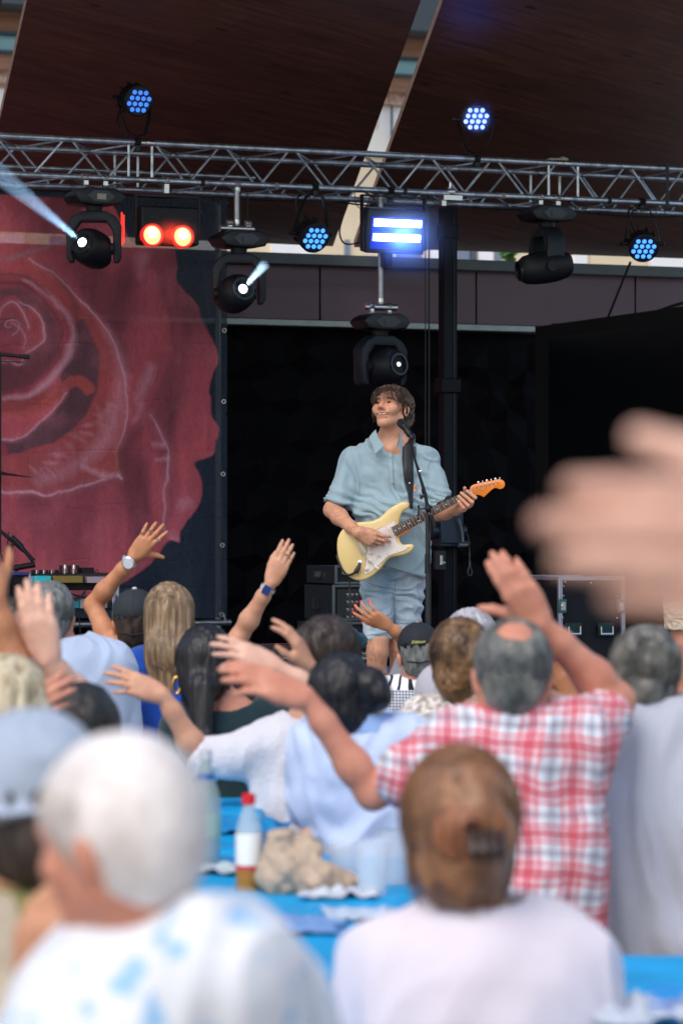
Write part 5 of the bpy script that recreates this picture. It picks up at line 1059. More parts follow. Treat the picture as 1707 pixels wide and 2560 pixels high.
def sleeve_end(c, d, r): return [dict(t='c', a=A(c)+d*.2, b=A(c)+d*.02, ra=.12, rb=.12, k=.002, sub=True, fl=None)]
def disc_cut(c, d, r, e=.10): return ell(A(c)+d*e, (r, r, e), frame(d), .002, True)
SH += [disc_cut(eLh+A(0, 0, .006), nrm(dL+A(.0, 0, -.35)), .12, .055), disc_cut(eRh, nrm(dR+A(.35, 0, -.1)), .11, .05), cone(eLh+dL*.03, eLh-dL*.05, .062, .050, .003, True), cone(eRh+dR*.03, eRh-dR*.04, .058, .050, .003, True)]
SH += [cone(nb+Z*.12-A(0, .0, 0), nb-Z*.0, .072, .056, .01, True), cone(g1(592, 460, 15.90), g1(590, 576, 15.86), .058, .006, .004, True), cone(g1(592, 460, 15.96), g1(590, 545, 15.90), .058, .02, .006, True)]
SH += [cut(g1(700, 1502), (-.26, 0, -1), .004)]
def shd(v, n):
    r_ = folds(.013, 7.5, (1, 1, .55), 3, .25)(v, n)
    a = nrm(g1(640, 1000)-g1(330, 890)); X = (v-g1(330, 890)); perp = X@A(a[2], 0, -a[0])*-1
    w_ = np.clip(1-np.abs(v[:, 2]-g1(0, 1000)[2])/.12, 0, 1)*(v[:, 1] < 16)
    return r_+.008*w_*np.sin(perp*150+3*fbm(v*9, 2, 2))
sh = sdf_obj('shirt', SH, .0036, DEN, gui, shd, 2)
from mathutils.bvhtree import BVHTree
def bvh_of(o):
    Rm, L = WM[o.name]; vs = [Vector(Rm@A(v.co)+L) for v in o.data.vertices]; return BVHTree.FromPolygons(vs, [tuple(p.vertices) for p in o.data.polygons])
bs = bvh_of(sh)
def hit(px, py, bv=None, off=.002):
    d = Vector(((px-853.5)/F, 1, (1310-py)/F)).normalized(); h = (bv or bs).ray_cast(Vector((0, 0, CH)), d)
    return (A(*h[0])-A(*d)*off) if h[0] is not None else None
def ribbon(name, ctr, width, mat, parent, off=.002, th=.002, bv=None, zf=None, label=None):
    """flat strip laid on a surface: ctr list of photo pixels, width in pixels"""
    P_ = spline([A(*p, 0) for p in ctr], 6)[:, :2]; T = nrm_rows(np.gradient(P_, axis=0)); N = np.stack([-T[:, 1], T[:, 0]], 1); wd = np.interp(np.linspace(0, 1, len(P_)), np.linspace(0, 1, len(np.atleast_1d(width))), np.atleast_1d(width)); vs = []; last = 15.9
    for i in range(len(P_)):
        for s_ in (-.5, -.17, .17, .5):
            p = P_[i]+N[i]*wd[i]*s_; h = hit(p[0], p[1], bv, off); 
            if h is None: h = W(p[0], p[1], last)
            last = h[1]; vs.append(h)
    vs = A(vs).reshape(len(P_), 4, 3); top = vs-A(0, th, 0); al = np.concatenate([vs.reshape(-1, 3), top.reshape(-1, 3)]); n = len(P_); o_ = n*4; f = []
    for i in range(n-1):
        for j in range(3): a = i*4+j; f.append((o_+a, o_+a+1, o_+a+5, o_+a+4))
        a = i*4; f.append((a, o_+a, o_+a+4, a+4)); a = i*4+3; f.append((a, a+4, o_+a+4, o_+a))
    return obj(name, al, f, mat, parent, True, label=label)
g1p = lambda x, y: (780+x/3.015, 930+y/3.015)
z2p = lambda x, y: (860+x/6.533, 940+y/6.533)
ribbon('placket', [g1p(*p) for p in [(592, 598), (592, 700), (596, 800), (606, 880), (640, 930), (668, 985)]], 11, DEN, sh, .003, .003)
SEAM = cloth('seam', (140, 172, 190), var=.1)
for pts in [[(226, 632), (255, 690), (300, 760), (322, 830), (330, 900)], [(925, 630), (885, 680), (870, 740), (872, 830), (872, 930)], [(232, 622), (262, 680), (308, 750), (330, 820)]]: ribbon('seam', [g1p(*p) for p in pts], 1.1, SEAM, sh, .002, .001)
for pts in [[(95, 955), (180, 975), (270, 1020)], [(895, 985), (960, 975), (1045, 925)]]: ribbon('seam', [g1p(*p) for p in pts], 1.0, SEAM, sh, .002, .001)
for pts in [[(664, 772), (662, 830), (668, 895), (700, 900)], [(664, 772), (700, 768)], [(690, 775), (850, 770)], [(852, 770), (850, 880), (790, 930)], [(570, 1450), (640, 1500), (740, 1530), (845, 1530)]]: ribbon('seam', [g1p(*p) for p in pts], 1.0, SEAM, sh, .002, .001)
for x, y in [(597, 642), (605, 832), (660, 966)]:
    h = hit(*g1p(x, y), None, .006); mb = MB(); mb.lathe([(.0001, 0), (.0062, 0), (.0062, .003), (.0045, .0035), (.0001, .003)], h, frame((0, -1, .1)), 14); mk('button', mb, M('button_metal', srgb(150, 150, 145), .4, .6), sh)
# collar
def flap(name, pts, Ys, mat, parent, th=.004):
    P_ = [W(*z2p(x, y), Y-(.022 if Y < 15.95 else .008)) for (x, y), Y in zip(pts, Ys)]; n = len(P_); mb = MB(); bk = [p+A(0, th, 0) for p in P_]
    mb.add(P_+bk, [tuple(range(n))]+[(i, n+i, n+(i+1) % n, (i+1) % n) for i in range(n)]+[tuple(range(2*n-1, n-1, -1))]); return mk(name, mb, mat, parent, smooth=30)
flap('collar', [(515, 872), (455, 935), (410, 995), (440, 1085), (472, 1170), (503, 1257), (525, 1255), (600, 1180), (655, 1122), (600, 1070), (548, 985)], [15.99, 15.985, 15.965, 15.93, 15.91, 15.885, 15.88, 15.875, 15.872, 15.88, 15.92], DEN, sh)
flap('collar', [(905, 905), (932, 955), (950, 1100), (948, 1300), (915, 1230), (885, 1150), (850, 1160), (890, 1090), (908, 1000)], [15.98, 15.97, 15.93, 15.885, 15.88, 15.875, 15.875, 15.89, 15.93], DEN, sh)
mb = MB(); mb.tube(spline([W(*z2p(x, y), Y) for x, y, Y in [(640, 1120, 15.862), (700, 1160, 15.86), (760, 1205, 15.86), (820, 1180, 15.86), (890, 1130, 15.862)]], 5), .0055, 8, flat=.5); pass
pt = [hit(*g1p(x, y), None, .004) for x, y in ((763, 852), (788, 852), (789, 902), (764, 902))]
mb = MB(); mb.add([p for p in pt]+[p-A(0, .0015, 0) for p in pt], [(4, 5, 6, 7), (0, 1, 5, 4), (1, 2, 6, 5), (2, 3, 7, 6), (3, 0, 4, 7)]); mk('patch', mb, cloth('patch', (200, 170, 150)), sh)
cpt = np.mean(pt, 0)-A(0, .002, 0); mb = MB(); mb.box(cpt+A(0, 0, .003), (.013, .001, .016)); mb.box(cpt-A(0, 0, .011), (.012, .001, .004)); mk('patch_mark', mb, cloth('patch_orange', (214, 120, 50)), sh)
# --- strap
stp = ribbon('strap', [g1p(*p) for p in [(722, 505), (718, 560), (722, 700), (730, 820), (740, 930)]], [27, 28, 27, 23, 12], M('strap_leather', (.012, .012, .014), .5, bump=.1), gui, .004, .004)
mb = MB(); mb.tube([hit(*g1p(740, 930), None, .008), g1(745, 975, 15.79), g1(746, 1003, 15.75)], [.013, .012, .006], 8, flat=.4); mk('strap_end', mb, M('strap_leather', (0, 0, 0)), gui); mb = MB(); mb.tube(spline([hit(*g1p(756, 540), None, .004), g1(765, 500, 16.0), g1(752, 470, 16.08)], 4), .012, 8, flat=.3); mk('strap_end', mb, M('strap_leather', (0, 0, 0)), gui)
mb = MB(); mb.tube([g1(770, 560, 15.97), g1(772, 640, 15.92)], .008, 6, flat=.3); h = hit(*g1p(734, 838), None, .012); mb.lathe([(.0001, 0), (.0045, 0), (.0045, .002), (.0001, .003)], h, frame((0, -1, 0)), 10); mk('strap_rivet', mb, STEEL, gui)
# --- denim shorts
DSH = cloth('denim_shorts', (150, 178, 196), var=0, bump=.35, bs=380)
nt = DSH.node_tree; tc = nt.nodes.new('ShaderNodeTexCoord'); n1 = nt.nodes.new('ShaderNodeTexNoise'); n1.inputs['Scale'].default_value = 6; n1.inputs['Detail'].default_value = 5; mp = nt.nodes.new('ShaderNodeMapping'); mp.inputs['Scale'].default_value = (1, 1, .5)
rp = nt.nodes.new('ShaderNodeValToRGB'); rp.color_ramp.elements[0].position = .3; rp.color_ramp.elements[1].position = .65; rp.color_ramp.elements[0].color = srgb(112, 150, 172)+(1,); rp.color_ramp.elements[1].color = srgb(186, 198, 208)+(1,)
nt.links.new(tc.outputs['Object'], mp.inputs[0]); nt.links.new(mp.outputs[0], n1.inputs['Vector']); nt.links.new(n1.outputs['Fac'], rp.inputs[0]); nt.links.new(rp.outputs[0], nt.nodes['Principled BSDF'].inputs['Base Color'])
kL, kR = g1(494, 2000, 15.985), g1(718, 1925, 16.07)
ST = [ell(g1(605, 1440, 16.03), (.165, .125, .12), k=.04), cone(g1(495, 1500, 16.02), g1(492, 1990, 15.985), .092, .070, .012), cone(g1(727, 1500, 16.03), g1(712, 1910, 16.045), .086, .070, .012), cone(g1(612, 1480, 16.03), g1(606, 1640, 16.03), .075, .05, .03), cone(g1(600, 1640, 16.03), g1(600, 1830, 16.04), .05, .03, .02), ell(kL-Z*.035, (.12, .12, .035), k=.002, sub=True), ell(kR-Z*.035, (.1, .12, .035), rotz(0), k=.002, sub=True), cone(kL-Z*.03, kL+Z*.03, .058, .056, .002, True), cone(kR-Z*.03, kR+Z*.03, .058, .056, .002, True)]
def std(v, n):
    w_ = np.clip((g1(0, 1900)[2]-v[:, 2])*-6, .2, 1); X = v*A(1.0, 1, 1); sl = v[:, 2]+.35*np.abs(v[:, 0]-g1(612, 0)[0])
    return folds(.012, 9, (.8, 1, 1.3), 12, .25)(v, n)*.9+.008*np.sin(sl*82+2.5*fbm(v*7, 3, 2))*np.clip(fbm(v*5, 13, 2)+.5, 0, 1)
ss = sdf_obj('shorts', ST, .0038, DSH, gui, std, 2)
bsh = bvh_of(ss)
for pts in [[(402, 1985), (450, 1980), (520, 1972), (582, 1958)], [(612, 1885), (700, 1895), (820, 1880)], [(630, 1560), (620, 1700), (618, 1850)], [(360, 1640), (450, 1655), (560, 1640)], [(640, 1680), (740, 1690), (835, 1720)]]:
    ribbon('hem_seam', [g1p(*p) for p in pts], 1.4, cloth('seam_shorts', (118, 150, 172)), ss, .002, .0015, bsh)
mb = MB()
for sx, kx in ((-1, 455), (1, 655)):
    a_ = g1(kx, 2800, 16.05)*A(1, 1, 0)+Z*(ZS+.05); mb.sphere(a_+A(-.005, -.06, -.01), (.05, .14, .045), n=14); mb.box(a_+A(-.005, -.05, -.038), (.1, .28, .02))
mk('shoe', mb, M('shoe_white', (.6, .6, .6), .6), gui)

# ================================================================== ELECTRIC GUITAR
YG = 15.76
gt = thing('electric_guitar', 'cream electric guitar with white pickguard and orange headstock held by the guitarist', 'guitar', g3(300, 980))
def w2(pts): return [(g3(x, y)[0], g3(x, y)[2]) for x, y in pts]
FW = np.stack([A(1., 0, 0), A(0, 0, 1.), A(0, -1., 0)], 1)      # x right, y up, z towards the camera (det<0, handled)
def slab(name, pts, Yf, th, mat, inset=0, parent=gt, smooth_n=0, label=None):
    P_ = w2(pts)
    if smooth_n: P_ = [tuple(p) for p in spline(P_, smooth_n, True)]
    mb = MB(); fr = np.stack([A(1., 0, 0), A(0, 0, 1.), A(0, -1., 0)], 1); mb.prism(P_, A(0, Yf+th, 0), fr, th, inset); return mk(name, mb, mat, parent, smooth=50, label=label)
CREAM = M('cream_lacquer', srgb(224, 196, 132), .32, coat=.35, var=.05, vs=6, bump=.02, bs=30)
body = [(613, 560), (606, 510), (612, 465), (628, 425), (655, 395), (688, 378), (694, 352), (686, 332), (662, 321), (628, 323), (585, 342), (545, 366), (505, 396), (468, 432), (430, 462), (380, 484), (310, 492), (240, 497), (175, 520), (122, 560), (90, 612), (77, 672), (78, 742), (90, 812), (112, 872), (142, 922), (182, 962), (230, 988), (280, 996), (330, 984), (378, 957), (420, 921), (455, 885), (482, 848), (512, 812), (552, 792), (608, 785), (660, 774), (702, 753), (727, 726), (733, 702), (722, 686), (694, 681), (655, 688), (632, 682), (616, 662), (608, 630), (628, 598), (668, 575), (640, 560)]
slab('body', body, YG, .044, CREAM, .011, smooth_n=4)
pg = [(432, 552), (500, 522), (562, 487), (574, 493), (568, 540), (560, 580), (576, 622), (582, 662), (604, 688), (640, 697), (682, 700), (689, 707), (680, 718), (640, 740), (590, 757), (540, 772), (500, 793), (462, 830), (420, 868), (378, 905), (335, 932), (315, 936), (305, 924), (316, 880), (327, 800), (331, 720), (336, 660), (370, 600)]
slab('pickguard', pg, YG-.0025, .003, M('pickguard', srgb(226, 216, 210), .3), smooth_n=3)
slab('pickguard_edge', [(x+(-3 if x < 450 else 2), y+(2 if y > 600 else -2)) for x, y in pg], YG-.0008, .002, M('pickguard_edge', srgb(70, 60, 55), .4), smooth_n=3)
for x, y in [(565, 495), (492, 541), (440, 560), (562, 630), (585, 742), (676, 710), (510, 772), (449, 799), (322, 918), (313, 910)]: mb = MB(); mb.sphere(g3(x, y, YG-.003), .0026, n=8); mk('screw', mb, STEEL, gt)
slab('pickup', [(505, 560), (520, 553), (556, 622), (541, 630)], YG-.006, .006, M('pickup_cover', srgb(214, 204, 190), .35)); slab('pickup', [(425, 598), (440, 590), (478, 662), (462, 670)], YG-.006, .006, M('pickup_cover', (0, 0, 0))); slab('pickup', [(345, 660), (362, 655), (372, 735), (355, 738)], YG-.006, .006, M('pickup_cover', (0, 0, 0)))
slab('bridge_plate', [(233, 682), (275, 660), (327, 746), (287, 788)], YG-.003, .003, CHROME)
for k in range(6):
    t = k/5; x, y = 268+t*42, 668+t*76; mb = MB(); c = g3(x, y, YG-.006); mb.box(c, (.017, .006, .006), roty(R(28))); mb.sphere(c+A(-.008, -.002, -.003), .0022, n=6); mk('saddle', mb, STEEL, gt)
for x, y in [(362, 757), (357, 826), (328, 893)]: mb = MB(); mb.lathe([(.0105, 0), (.010, .004), (.007, .005), (.0065, .012), (.0001, .0125)], g3(x, y, YG-.0025), frame((0, -1, 0)), 18); mk('knob', mb, M('knob_cream', srgb(222, 208, 180), .35), gt)
mb = MB(); mb.tube([g3(404, 832, YG-.004), g3(424, 790, YG-.004)], .0015, 6); mb.tube([g3(424, 790, YG-.004), g3(432, 774, YG-.016)], .003, 8); mk('pickup_switch', mb, M('knob_cream', (0, 0, 0)), gt)
mb = MB(); mb.tube(spline([g3(296, 768, YG-.008), g3(310, 785, YG-.018), g3(350, 826, YG-.022), g3(396, 868, YG-.022)], 5), .0022, 8); mk('tremolo_arm', mb, STEEL, gt)
mb = MB(); mb.tube([g3(393, 865, YG-.022), g3(430, 894, YG-.023)], [.0036, .0042], 10); mk('tremolo_tip', mb, M('tip_white', srgb(235, 232, 228), .4), gt)
slab('jack_plate', [(262, 822), (278, 818), (290, 828), (284, 868), (272, 885), (254, 880), (248, 862), (254, 835)], YG-.003, .004, CHROME, .001, smooth_n=3)
nk = [(537, 541), (1207, 212), (1229, 258), (573, 611)]
slab('neck', [(540, 548), (1207, 216), (1232, 262), (700, 551), (690, 575), (640, 602), (590, 616)], YG-.012, .024, M('neck_maple', srgb(206, 120, 50), .35, coat=.3), .003)
slab('fretboard', nk, YG-.018, .006, M('rosewood', srgb(66, 42, 34), .5, var=.2, vs=30, st=(.3, 1, 3)), .001)
def along(t, s): a = A(*nk[1])*(1-t)+A(*nk[0])*t; b = A(*nk[2])*(1-t)+A(*nk[3])*t; return a*(1-s)+b*s
Lf = 1-2**(-21.6/12)
for n in range(0, 22):
    t = (1-2**(-n/12))/Lf
    a, b = along(t, .02), along(t, .98); mb = MB(); mb.tube([g3(*a, YG-.0188), g3(*b, YG-.0188)], .0012 if n else .0022, 6); mk('fret' if n else 'nut', mb, M('fret_metal', srgb(196, 192, 180), .3, .7) if n else M('bone', srgb(226, 220, 200), .4), gt)
for n in (3, 5, 7, 9, 12, 15, 17, 19, 21):
    t = ((1-2**(-n/12))+(1-2**(-(n-1)/12)))/2/Lf
    for s_ in ((.5,) if n != 12 else (.25, .75)): mb = MB(); mb.lathe([(.0032, 0), (.0032, .0008), (.0001, .001)], g3(*along(t, s_), YG-.018), frame((0, -1, 0)), 10); mk('inlay', mb, M('bone', (0, 0, 0)), gt)
hs = [(1207, 212), (1222, 185), (1250, 173), (1300, 160), (1350, 150), (1400, 141), (1445, 132), (1475, 133), (1496, 148), (1505, 172), (1498, 196), (1480, 211), (1456, 214), (1438, 206), (1418, 205), (1398, 216), (1375, 236), (1345, 264), (1325, 281), (1306, 272), (1280, 264), (1252, 262), (1232, 262)]
slab('headstock', hs, YG-.006, .016, M('headstock_amber', srgb(232, 128, 34), .3, coat=.4, var=.08, vs=8), .002, smooth_n=3)
slab('headstock_shadow_line', [(1228, 214), (1238, 200), (1248, 250), (1240, 256)], YG-.0075, .002, M('neck_maple', (0, 0, 0)))
tn = [(1262, 187), (1298, 180), (1334, 172), (1370, 166), (1407, 158), (1444, 151)]
for i, (x, y) in enumerate(tn):
    mb = MB(); c = g3(x, y, YG-.006); mb.cyl(c, c-A(0, .014, 0), .0042, .0034, 10); mk('string_post', mb, STEEL, gt)
    mb = MB(); p = g3(x+17, y-30, YG+.004); mb.tube([g3(x+10, y-14, YG+.004), p], .0018, 6); mb.sphere(p+Z*.001, (.0066 if i % 2 == 0 else .003, .0035, .006), n=10); mk('tuning_peg', mb, CHROME, gt)
    s0 = along(.0, .08+.165*(5-i)) if False else along(0, .06+.175*i); b0 = (272+i*8.4, 668+i*15); mb = MB()
    mb.tube([g3(b0[0], b0[1], YG-.010), g3(*s0, YG-.0215), g3(x, y, YG-.014)], .00055, 4); mk('string', mb, STEEL, gt)
mb = MB(); mb.cyl(g3(1317, 216, YG-.006), g3(1317, 216, YG-.010), .004, n=8); mk('string_tree', mb, STEEL, gt)
mb = MB(); mb.cyl(g3(707, 350, YG+.02), g3(709, 372, YG-.004), .007, n=10); mk('strap_button', mb, BLACK, gt)
mb = MB(); mb.tube(spline([g3(268, 842, YG-.006), g3(262, 868, YG-.012), g3(248, 900, YG-.016), g3(214, 934, YG-.012), g3(165, 944, YG-.002), g3(118, 900, YG+.0), g3(88, 830, YG+.0), g3(72, 778, YG+.01)], 6), [.008]*8+[.011]*8+[.006]*10+[.0042]*17, 8); mb.tube([g3(252, 905, YG-.018), g3(258, 935, YG-.018)], .006, 6, flat=.4); tag(mk('guitar_lead', mb, M('strap_leather', (0, 0, 0))), 'black lead plugged into the jack of the cream guitar curling round its body', 'cable')
mb = MB(); mb.tube(spline([W(873, 1448, 15.8), W(874, 1480, 15.8), W(877, 1540, 15.78), W(883, 1600, 15.75), W(887, 1660, 15.75), W(890, 1760, 15.7), W(880, 1860, 15.65)], 6), .0045, 6); tag(mk('guitar_lead', mb, CAB), 'black lead hanging straight down from the guitar past the racks', 'cable')
mb = MB(); mb.sphere(tips[0][0]*.5+tips[4][0]*.5, (.008, .002, .007), n=8); tag(mk('plectrum', mb, M('pick_red', srgb(210, 50, 50), .4)), 'tiny red plectrum between the fingers of the guitarist', 'plectrum')

# ================================================================== MICROPHONE STAND
YS = 15.56
h1 = lambda x, y, Y=YS: g1(x, y, Y)
o = thing('microphone_stand', 'black straight microphone stand with vocal microphone in front of the guitarist', 'microphone stand', A(h1(872, 1100)[0], YS, ZS))
PB = M('stand_black', (.03, .034, .04), .3, .5)
bx0 = h1(868, 1080)[0]; mb = MB(); mb.tube([A(h1(878, 0)[0], YS, ZS+.02), h1(874, 1900), h1(872, 1500)], .0115, 12); mk('lower_tube', mb, PB, o)
mb = MB(); mb.tube([h1(868, 1370), h1(869, 1520)], [.0125, .014], 12); mk('clutch', mb, BLACK, o)
mb = MB(); mb.tube([h1(866, 1060), h1(868, 1380)], .0095, 12); mk('upper_tube', mb, PB, o)
mb = MB(); mb.tube([h1(890, 1180), h1(885, 1350), h1(892, 1600), h1(890, 1900)], .0035, 6); mb.tube(spline([h1(757, 500), h1(752, 560), h1(772, 650), h1(808, 740), h1(812, 800), h1(835, 850), h1(828, 900), h1(862, 960), h1(880, 1010), h1(892, 1060), h1(890, 1190)], 5), .0038, 6); mk('lead', mb, CAB, o)
mb = MB(); mb.tube([h1(872, 1050), h1(855, 930), h1(815, 800), h1(775, 660), h1(742, 500)], [.009, .009, .0075, .0065, .0065], 10); mk('boom', mb, BLACKMET, o)
mb = MB(); mb.sphere(h1(872, 1030), (.016, .018, .02), n=12); mb.tube([h1(898, 1010), h1(850, 1040)], .010, 10); mk('swivel', mb, BLACK, o)
mb = MB(); mb.sphere(h1(810, 750), .009, n=10); mb.cyl(h1(800, 755), h1(822, 745), .006, n=8); mk('boom_knob', mb, STEEL, o)
mb = MB(); mb.tube([h1(862, 920), h1(820, 945)], .007, 8); mb.box(h1(822, 942), (.014, .014, .02)); mk('tension_knob', mb, BLACK, o)
mb = MB(); mb.tube([h1(862, 1030), h1(802, 1030), h1(802, 1015)], .0045, 8); mb.tube([h1(802, 1030), h1(796, 1100)], .004, 8); mb.sphere(h1(802, 1014), .0075, n=8); mb.sphere(h1(796, 1106), .008, n=8); mk('holder_arm', mb, BLACKMET, o)
mb = MB(); mb.tube([h1(895, 1080), h1(920, 1165)], [.012, .010], 10); mk('spare_microphone', mb, BLACK, o)
mb = MB(); a_ = h1(672, 385, YS+.03); b_ = h1(728, 462); d = nrm(b_-a_); fr = frame(d)
mb.lathe([(.0001, -.022), (.012, -.019), (.020, -.010), (.0225, .0), (.022, .012), (.018, .022)], a_, fr, 20); mk('mic_grille', mb, M('mic_mesh', (.015, .017, .025), .45, .5, bump=.6, bs=900), o)
mb = MB(); mb.lathe([(.0185, .0), (.0185, .008), (.016, .012), (.0125, .05), (.0115, .085)], a_+d*.02, fr, 18); mk('mic_body', mb, BLACK, o)
mb = MB(); mb.tube([b_-d*.02, b_+d*.012], .016, 12); mb.cyl(b_, h1(745, 500), .008, n=8); mk('mic_clip', mb, BLACK, o); mb = MB(); mb.sphere(h1(737, 458), .006, n=8); mk('clip_screw', mb, STEEL, o)
for an in (90, 210, 330): mb = MB(); q0 = A(h1(878, 0)[0], YS, ZS); mb.tube([q0+Z*.16, q0+A(math.cos(R(an))*.3, math.sin(R(an))*.3, .012)], .009, 8); mk('leg', mb, PB, o)
# ================================================================== AUDIENCE
SK = dict(fair=skin('fair', (196, 150, 124)), pink=skin('pink', (194, 136, 114)), tan=skin('tan', (184, 130, 96)), mid=skin('mid', (190, 142, 112)), pale=skin('pale', (210, 170, 152)))
TROU = [cloth('trousers_navy', (40, 48, 66)), cloth('trousers_beige', (150, 138, 120)), cloth('trousers_grey', (84, 86, 92))]
GOLD = M('gold', srgb(214, 170, 90), .25, 1); SILV = M('silver', (.75, .75, .75), .2, 1)
_np = [0]
def person(label, Y, head, sk, shL, shR, yaw=0, pitch=-8, roll=0, hm=1.0, torso_yaw=None, arms=(), shirt=None, hair=None, h=.0055, sitz=.52, neckr=.056, ears=True, lean=0, hipx=None, group='seated audience in front of the stage', bulk=1.0, trousers=None, h2=None):
    _np[0] += 1; k = _np[0]; ty = yaw if torso_yaw is None else torso_yaw
    P3 = lambda p: W(p[0], p[1], Y+(p[2] if len(p) > 2 else 0))
    hc = P3(head); HRm = head_frame(R(yaw), R(pitch), R(roll)); a, b = P3(shL), P3(shR); mid = (a+b)/2; nb = mid+Z*.035
    fwd = rotz(R(ty))@A(0, 1., 0); hip = A(mid[0] if hipx is None else P3((hipx, 0))[0], mid[1], sitz+.09)-fwd*.02+fwd*lean*0
    hip = hip+A(0, lean, 0)
    B = head_prims(hc, HRm, hm, True, nb+Z*.01, ears=ears, nr=neckr)
    B += [cone(nb, a-Z*.01, .05, .045, .05), cone(nb, b-Z*.01, .05, .045, .05), cone(mid-Z*.10, mid*.35+hip*.65, .14*bulk, .125*bulk, .06, fl=(fwd, .68)), cone(mid*.4+hip*.6, hip, .13*bulk, .14*bulk, .06, fl=(fwd, .75))]
    nails = []; watches = []; SP_ = []; sl = (shirt or {}).get('sleeve', .55); infl = (shirt or {}).get('infl', .018)
    for ar in arms:
        s = a if ar['s'] == 'L' else b; e, w_ = P3(ar['el']), P3(ar['wr']); m_ = ar.get('m', 1.0)
        if ar.get('sh'): s = P3(ar['sh'])
        B += arm_prims(s-Z*.01, e, w_, m_)
        tip = P3(ar['tip']); d = tip-w_
        hp_, tp = hand_prims(w_+nrm(d)*.006, d, ar.get('palm', (0, 1, 0)), ar['thumb'], ar.get('sc', .95), ar.get('spread', 5), ar.get('curl', (10, 12, 14, 18)), ar.get('to', 38), tc=ar.get('tc', 12), tl=ar.get('tl', 1.0), fm=ar.get('fm', 1.06), k=ar.get('k', .005)); B += hp_
        ar['tips'] = tp; ar['W'] = w_; ar['d'] = nrm(w_-e)
        u = e-s
        if sl > 0:
            q = s+u*min(sl, 1.0); r1 = .062*m_+infl*.9; r2 = ar.get('sr', .056*m_+infl); SP_ += [cone(s-Z*.01, q, r1, r2, .04)]
            if sl >= 1.3: SP_ += [cone(e, e+(w_-e)*(sl-1), r2, .04, .03)]
    for nm, s in (('L', a), ('R', b)):
        if not any(ar['s'] == nm for ar in arms):       # resting arm, forearm on the table / lap in front
            side = nrm(s-mid); e = s+side*.04-Z*.27+fwd*.06; w_ = e+fwd*.22-side*.06-Z*.0; B += arm_prims(s-Z*.01, e, w_, .95)
            hp_, _t = hand_prims(w_, fwd-side*.3, (0, 0, -1), -side, .92, 4, (14, 16, 18, 22)); B += hp_
            if sl > 0: SP_ += [cone(s-Z*.01, s+(e-s)*min(sl, 1), .062+infl*.8, .052+infl, .04)]
    o = sdf_obj('person', B, h, sk, None, None, 1, origin=hip*A(1, 1, 0)); tag(o, label, 'person', group)
    if shirt:
        i = infl
        SP_ += [cone(nb-Z*.015, a, .055+i*.7, .058+i, .05), cone(nb-Z*.015, b, .055+i*.7, .058+i, .05), cone(mid-Z*.09, mid*.45+hip*.55, .165*bulk+i, .160*bulk+i, .06, fl=(fwd, .70)), cone(mid*.45+hip*.55, hip-Z*.02, .160*bulk+i, .172*bulk+i, .06, fl=(fwd, .78))]
        if shirt.get('tank'): SP_ = SP_[-2:]+[cone(nb+(a-nb)*.55, mid+(a-mid)*.5-Z*.12, .035, .05, .03), cone(nb+(b-nb)*.55, mid+(b-mid)*.5-Z*.12, .035, .05, .03)]
        SP_ += [cone(nb+Z*.02, nb+Z*.2, neckr+.012, .085, .01, True), cone(nb+fwd*.03, nb+fwd*.12, .045, .06, .01, True)]
        if shirt.get('open'): SP_ += [cone(nb+Z*.03, nb+Z*.2, .09, .16, .02, True)]
        so = sdf_obj('shirt', SP_, (h2 or h)+.0005, shirt['mat'], o, folds(shirt.get('fold', .007), shirt.get('fs', 7), shirt.get('fst', (1, 1, .6)), k, .25), 2, label=shirt.get('label'))
        if shirt.get('collar'):
            mb = MB(); n = 26; vs = []
            for t in range(n+1):
                an = R(-150+300*t/n); dr = -fwd*math.cos(an)+np.cross(Z, fwd)*math.sin(an)
                for rr, hh in ((neckr+.012, .0), (neckr+.010, .042), (neckr+.018, .044), (neckr+.036, .002), (neckr+.030, -.004)): vs.append(nb+Z*.012+dr*rr*(1.0)+Z*hh)
            mb.add(vs, [(t*5+j, (t+1)*5+j, (t+1)*5+(j+1) % 5, t*5+(j+1) % 5) for t in range(n) for j in range(5)]); mk('collar', mb, shirt.get('cmat', shirt['mat']), so, smooth=60)
    tm = trousers or TROU[k % 3]; side = nrm(np.cross(fwd, Z)); T = [ell(hip-Z*.02, (.19*bulk, .15, .12), np.stack([side, fwd, Z], 1), k=.05)]
    for s_ in (-1, 1):
        kn = hip+side*s_*.12+fwd*.42-Z*.04; an = kn-Z*(kn[2]-.1)+fwd*.02; T += [cone(hip+side*s_*.09-Z*.02, kn, .088, .066, .03), cone(kn, an, .064, .05, .02)]
    sdf_obj('trousers', T, .012, tm, o, None, 2)
    mb = MB()
    for s_ in (-1, 1):
        kn = hip+side*s_*.12+fwd*.44; mb = MB(); mb.sphere(A(kn[0], kn[1], .045)+fwd*.06, (.045, .13, .045), np.stack([side, fwd, Z], 1), 12); mk('shoe', mb, M('shoe_dark', (.05, .05, .055), .5), o)
    if hair: hair(o, hc, HRm, hm)
    return o, hc, HRm, arms
def hsdf(mat, pr, h=.006, amp=.006, sc=(60, 60, 14), name='hair', seed=0):
    def f(o, hc, Rm, m):
        prims = []
        for p in pr(Rm, m):
            q = dict(p); 
            for key in ('a', 'b', 'c', 'p'):
                if key in q: q[key] = hc+m*(Rm@A(q[key]))
            if 'n' in q: q['n'] = Rm@q['n']
            if q['t'] == 'e': q['R'] = Rm@q['R']; q['r'] = A(q['r'])*m
            prims.append(q)
        dz = lambda v, n: amp*fbm(((v-hc)@Rm)*A(sc), seed, 3)
        return sdf_obj(name, prims, h, mat, o, dz)
    return f
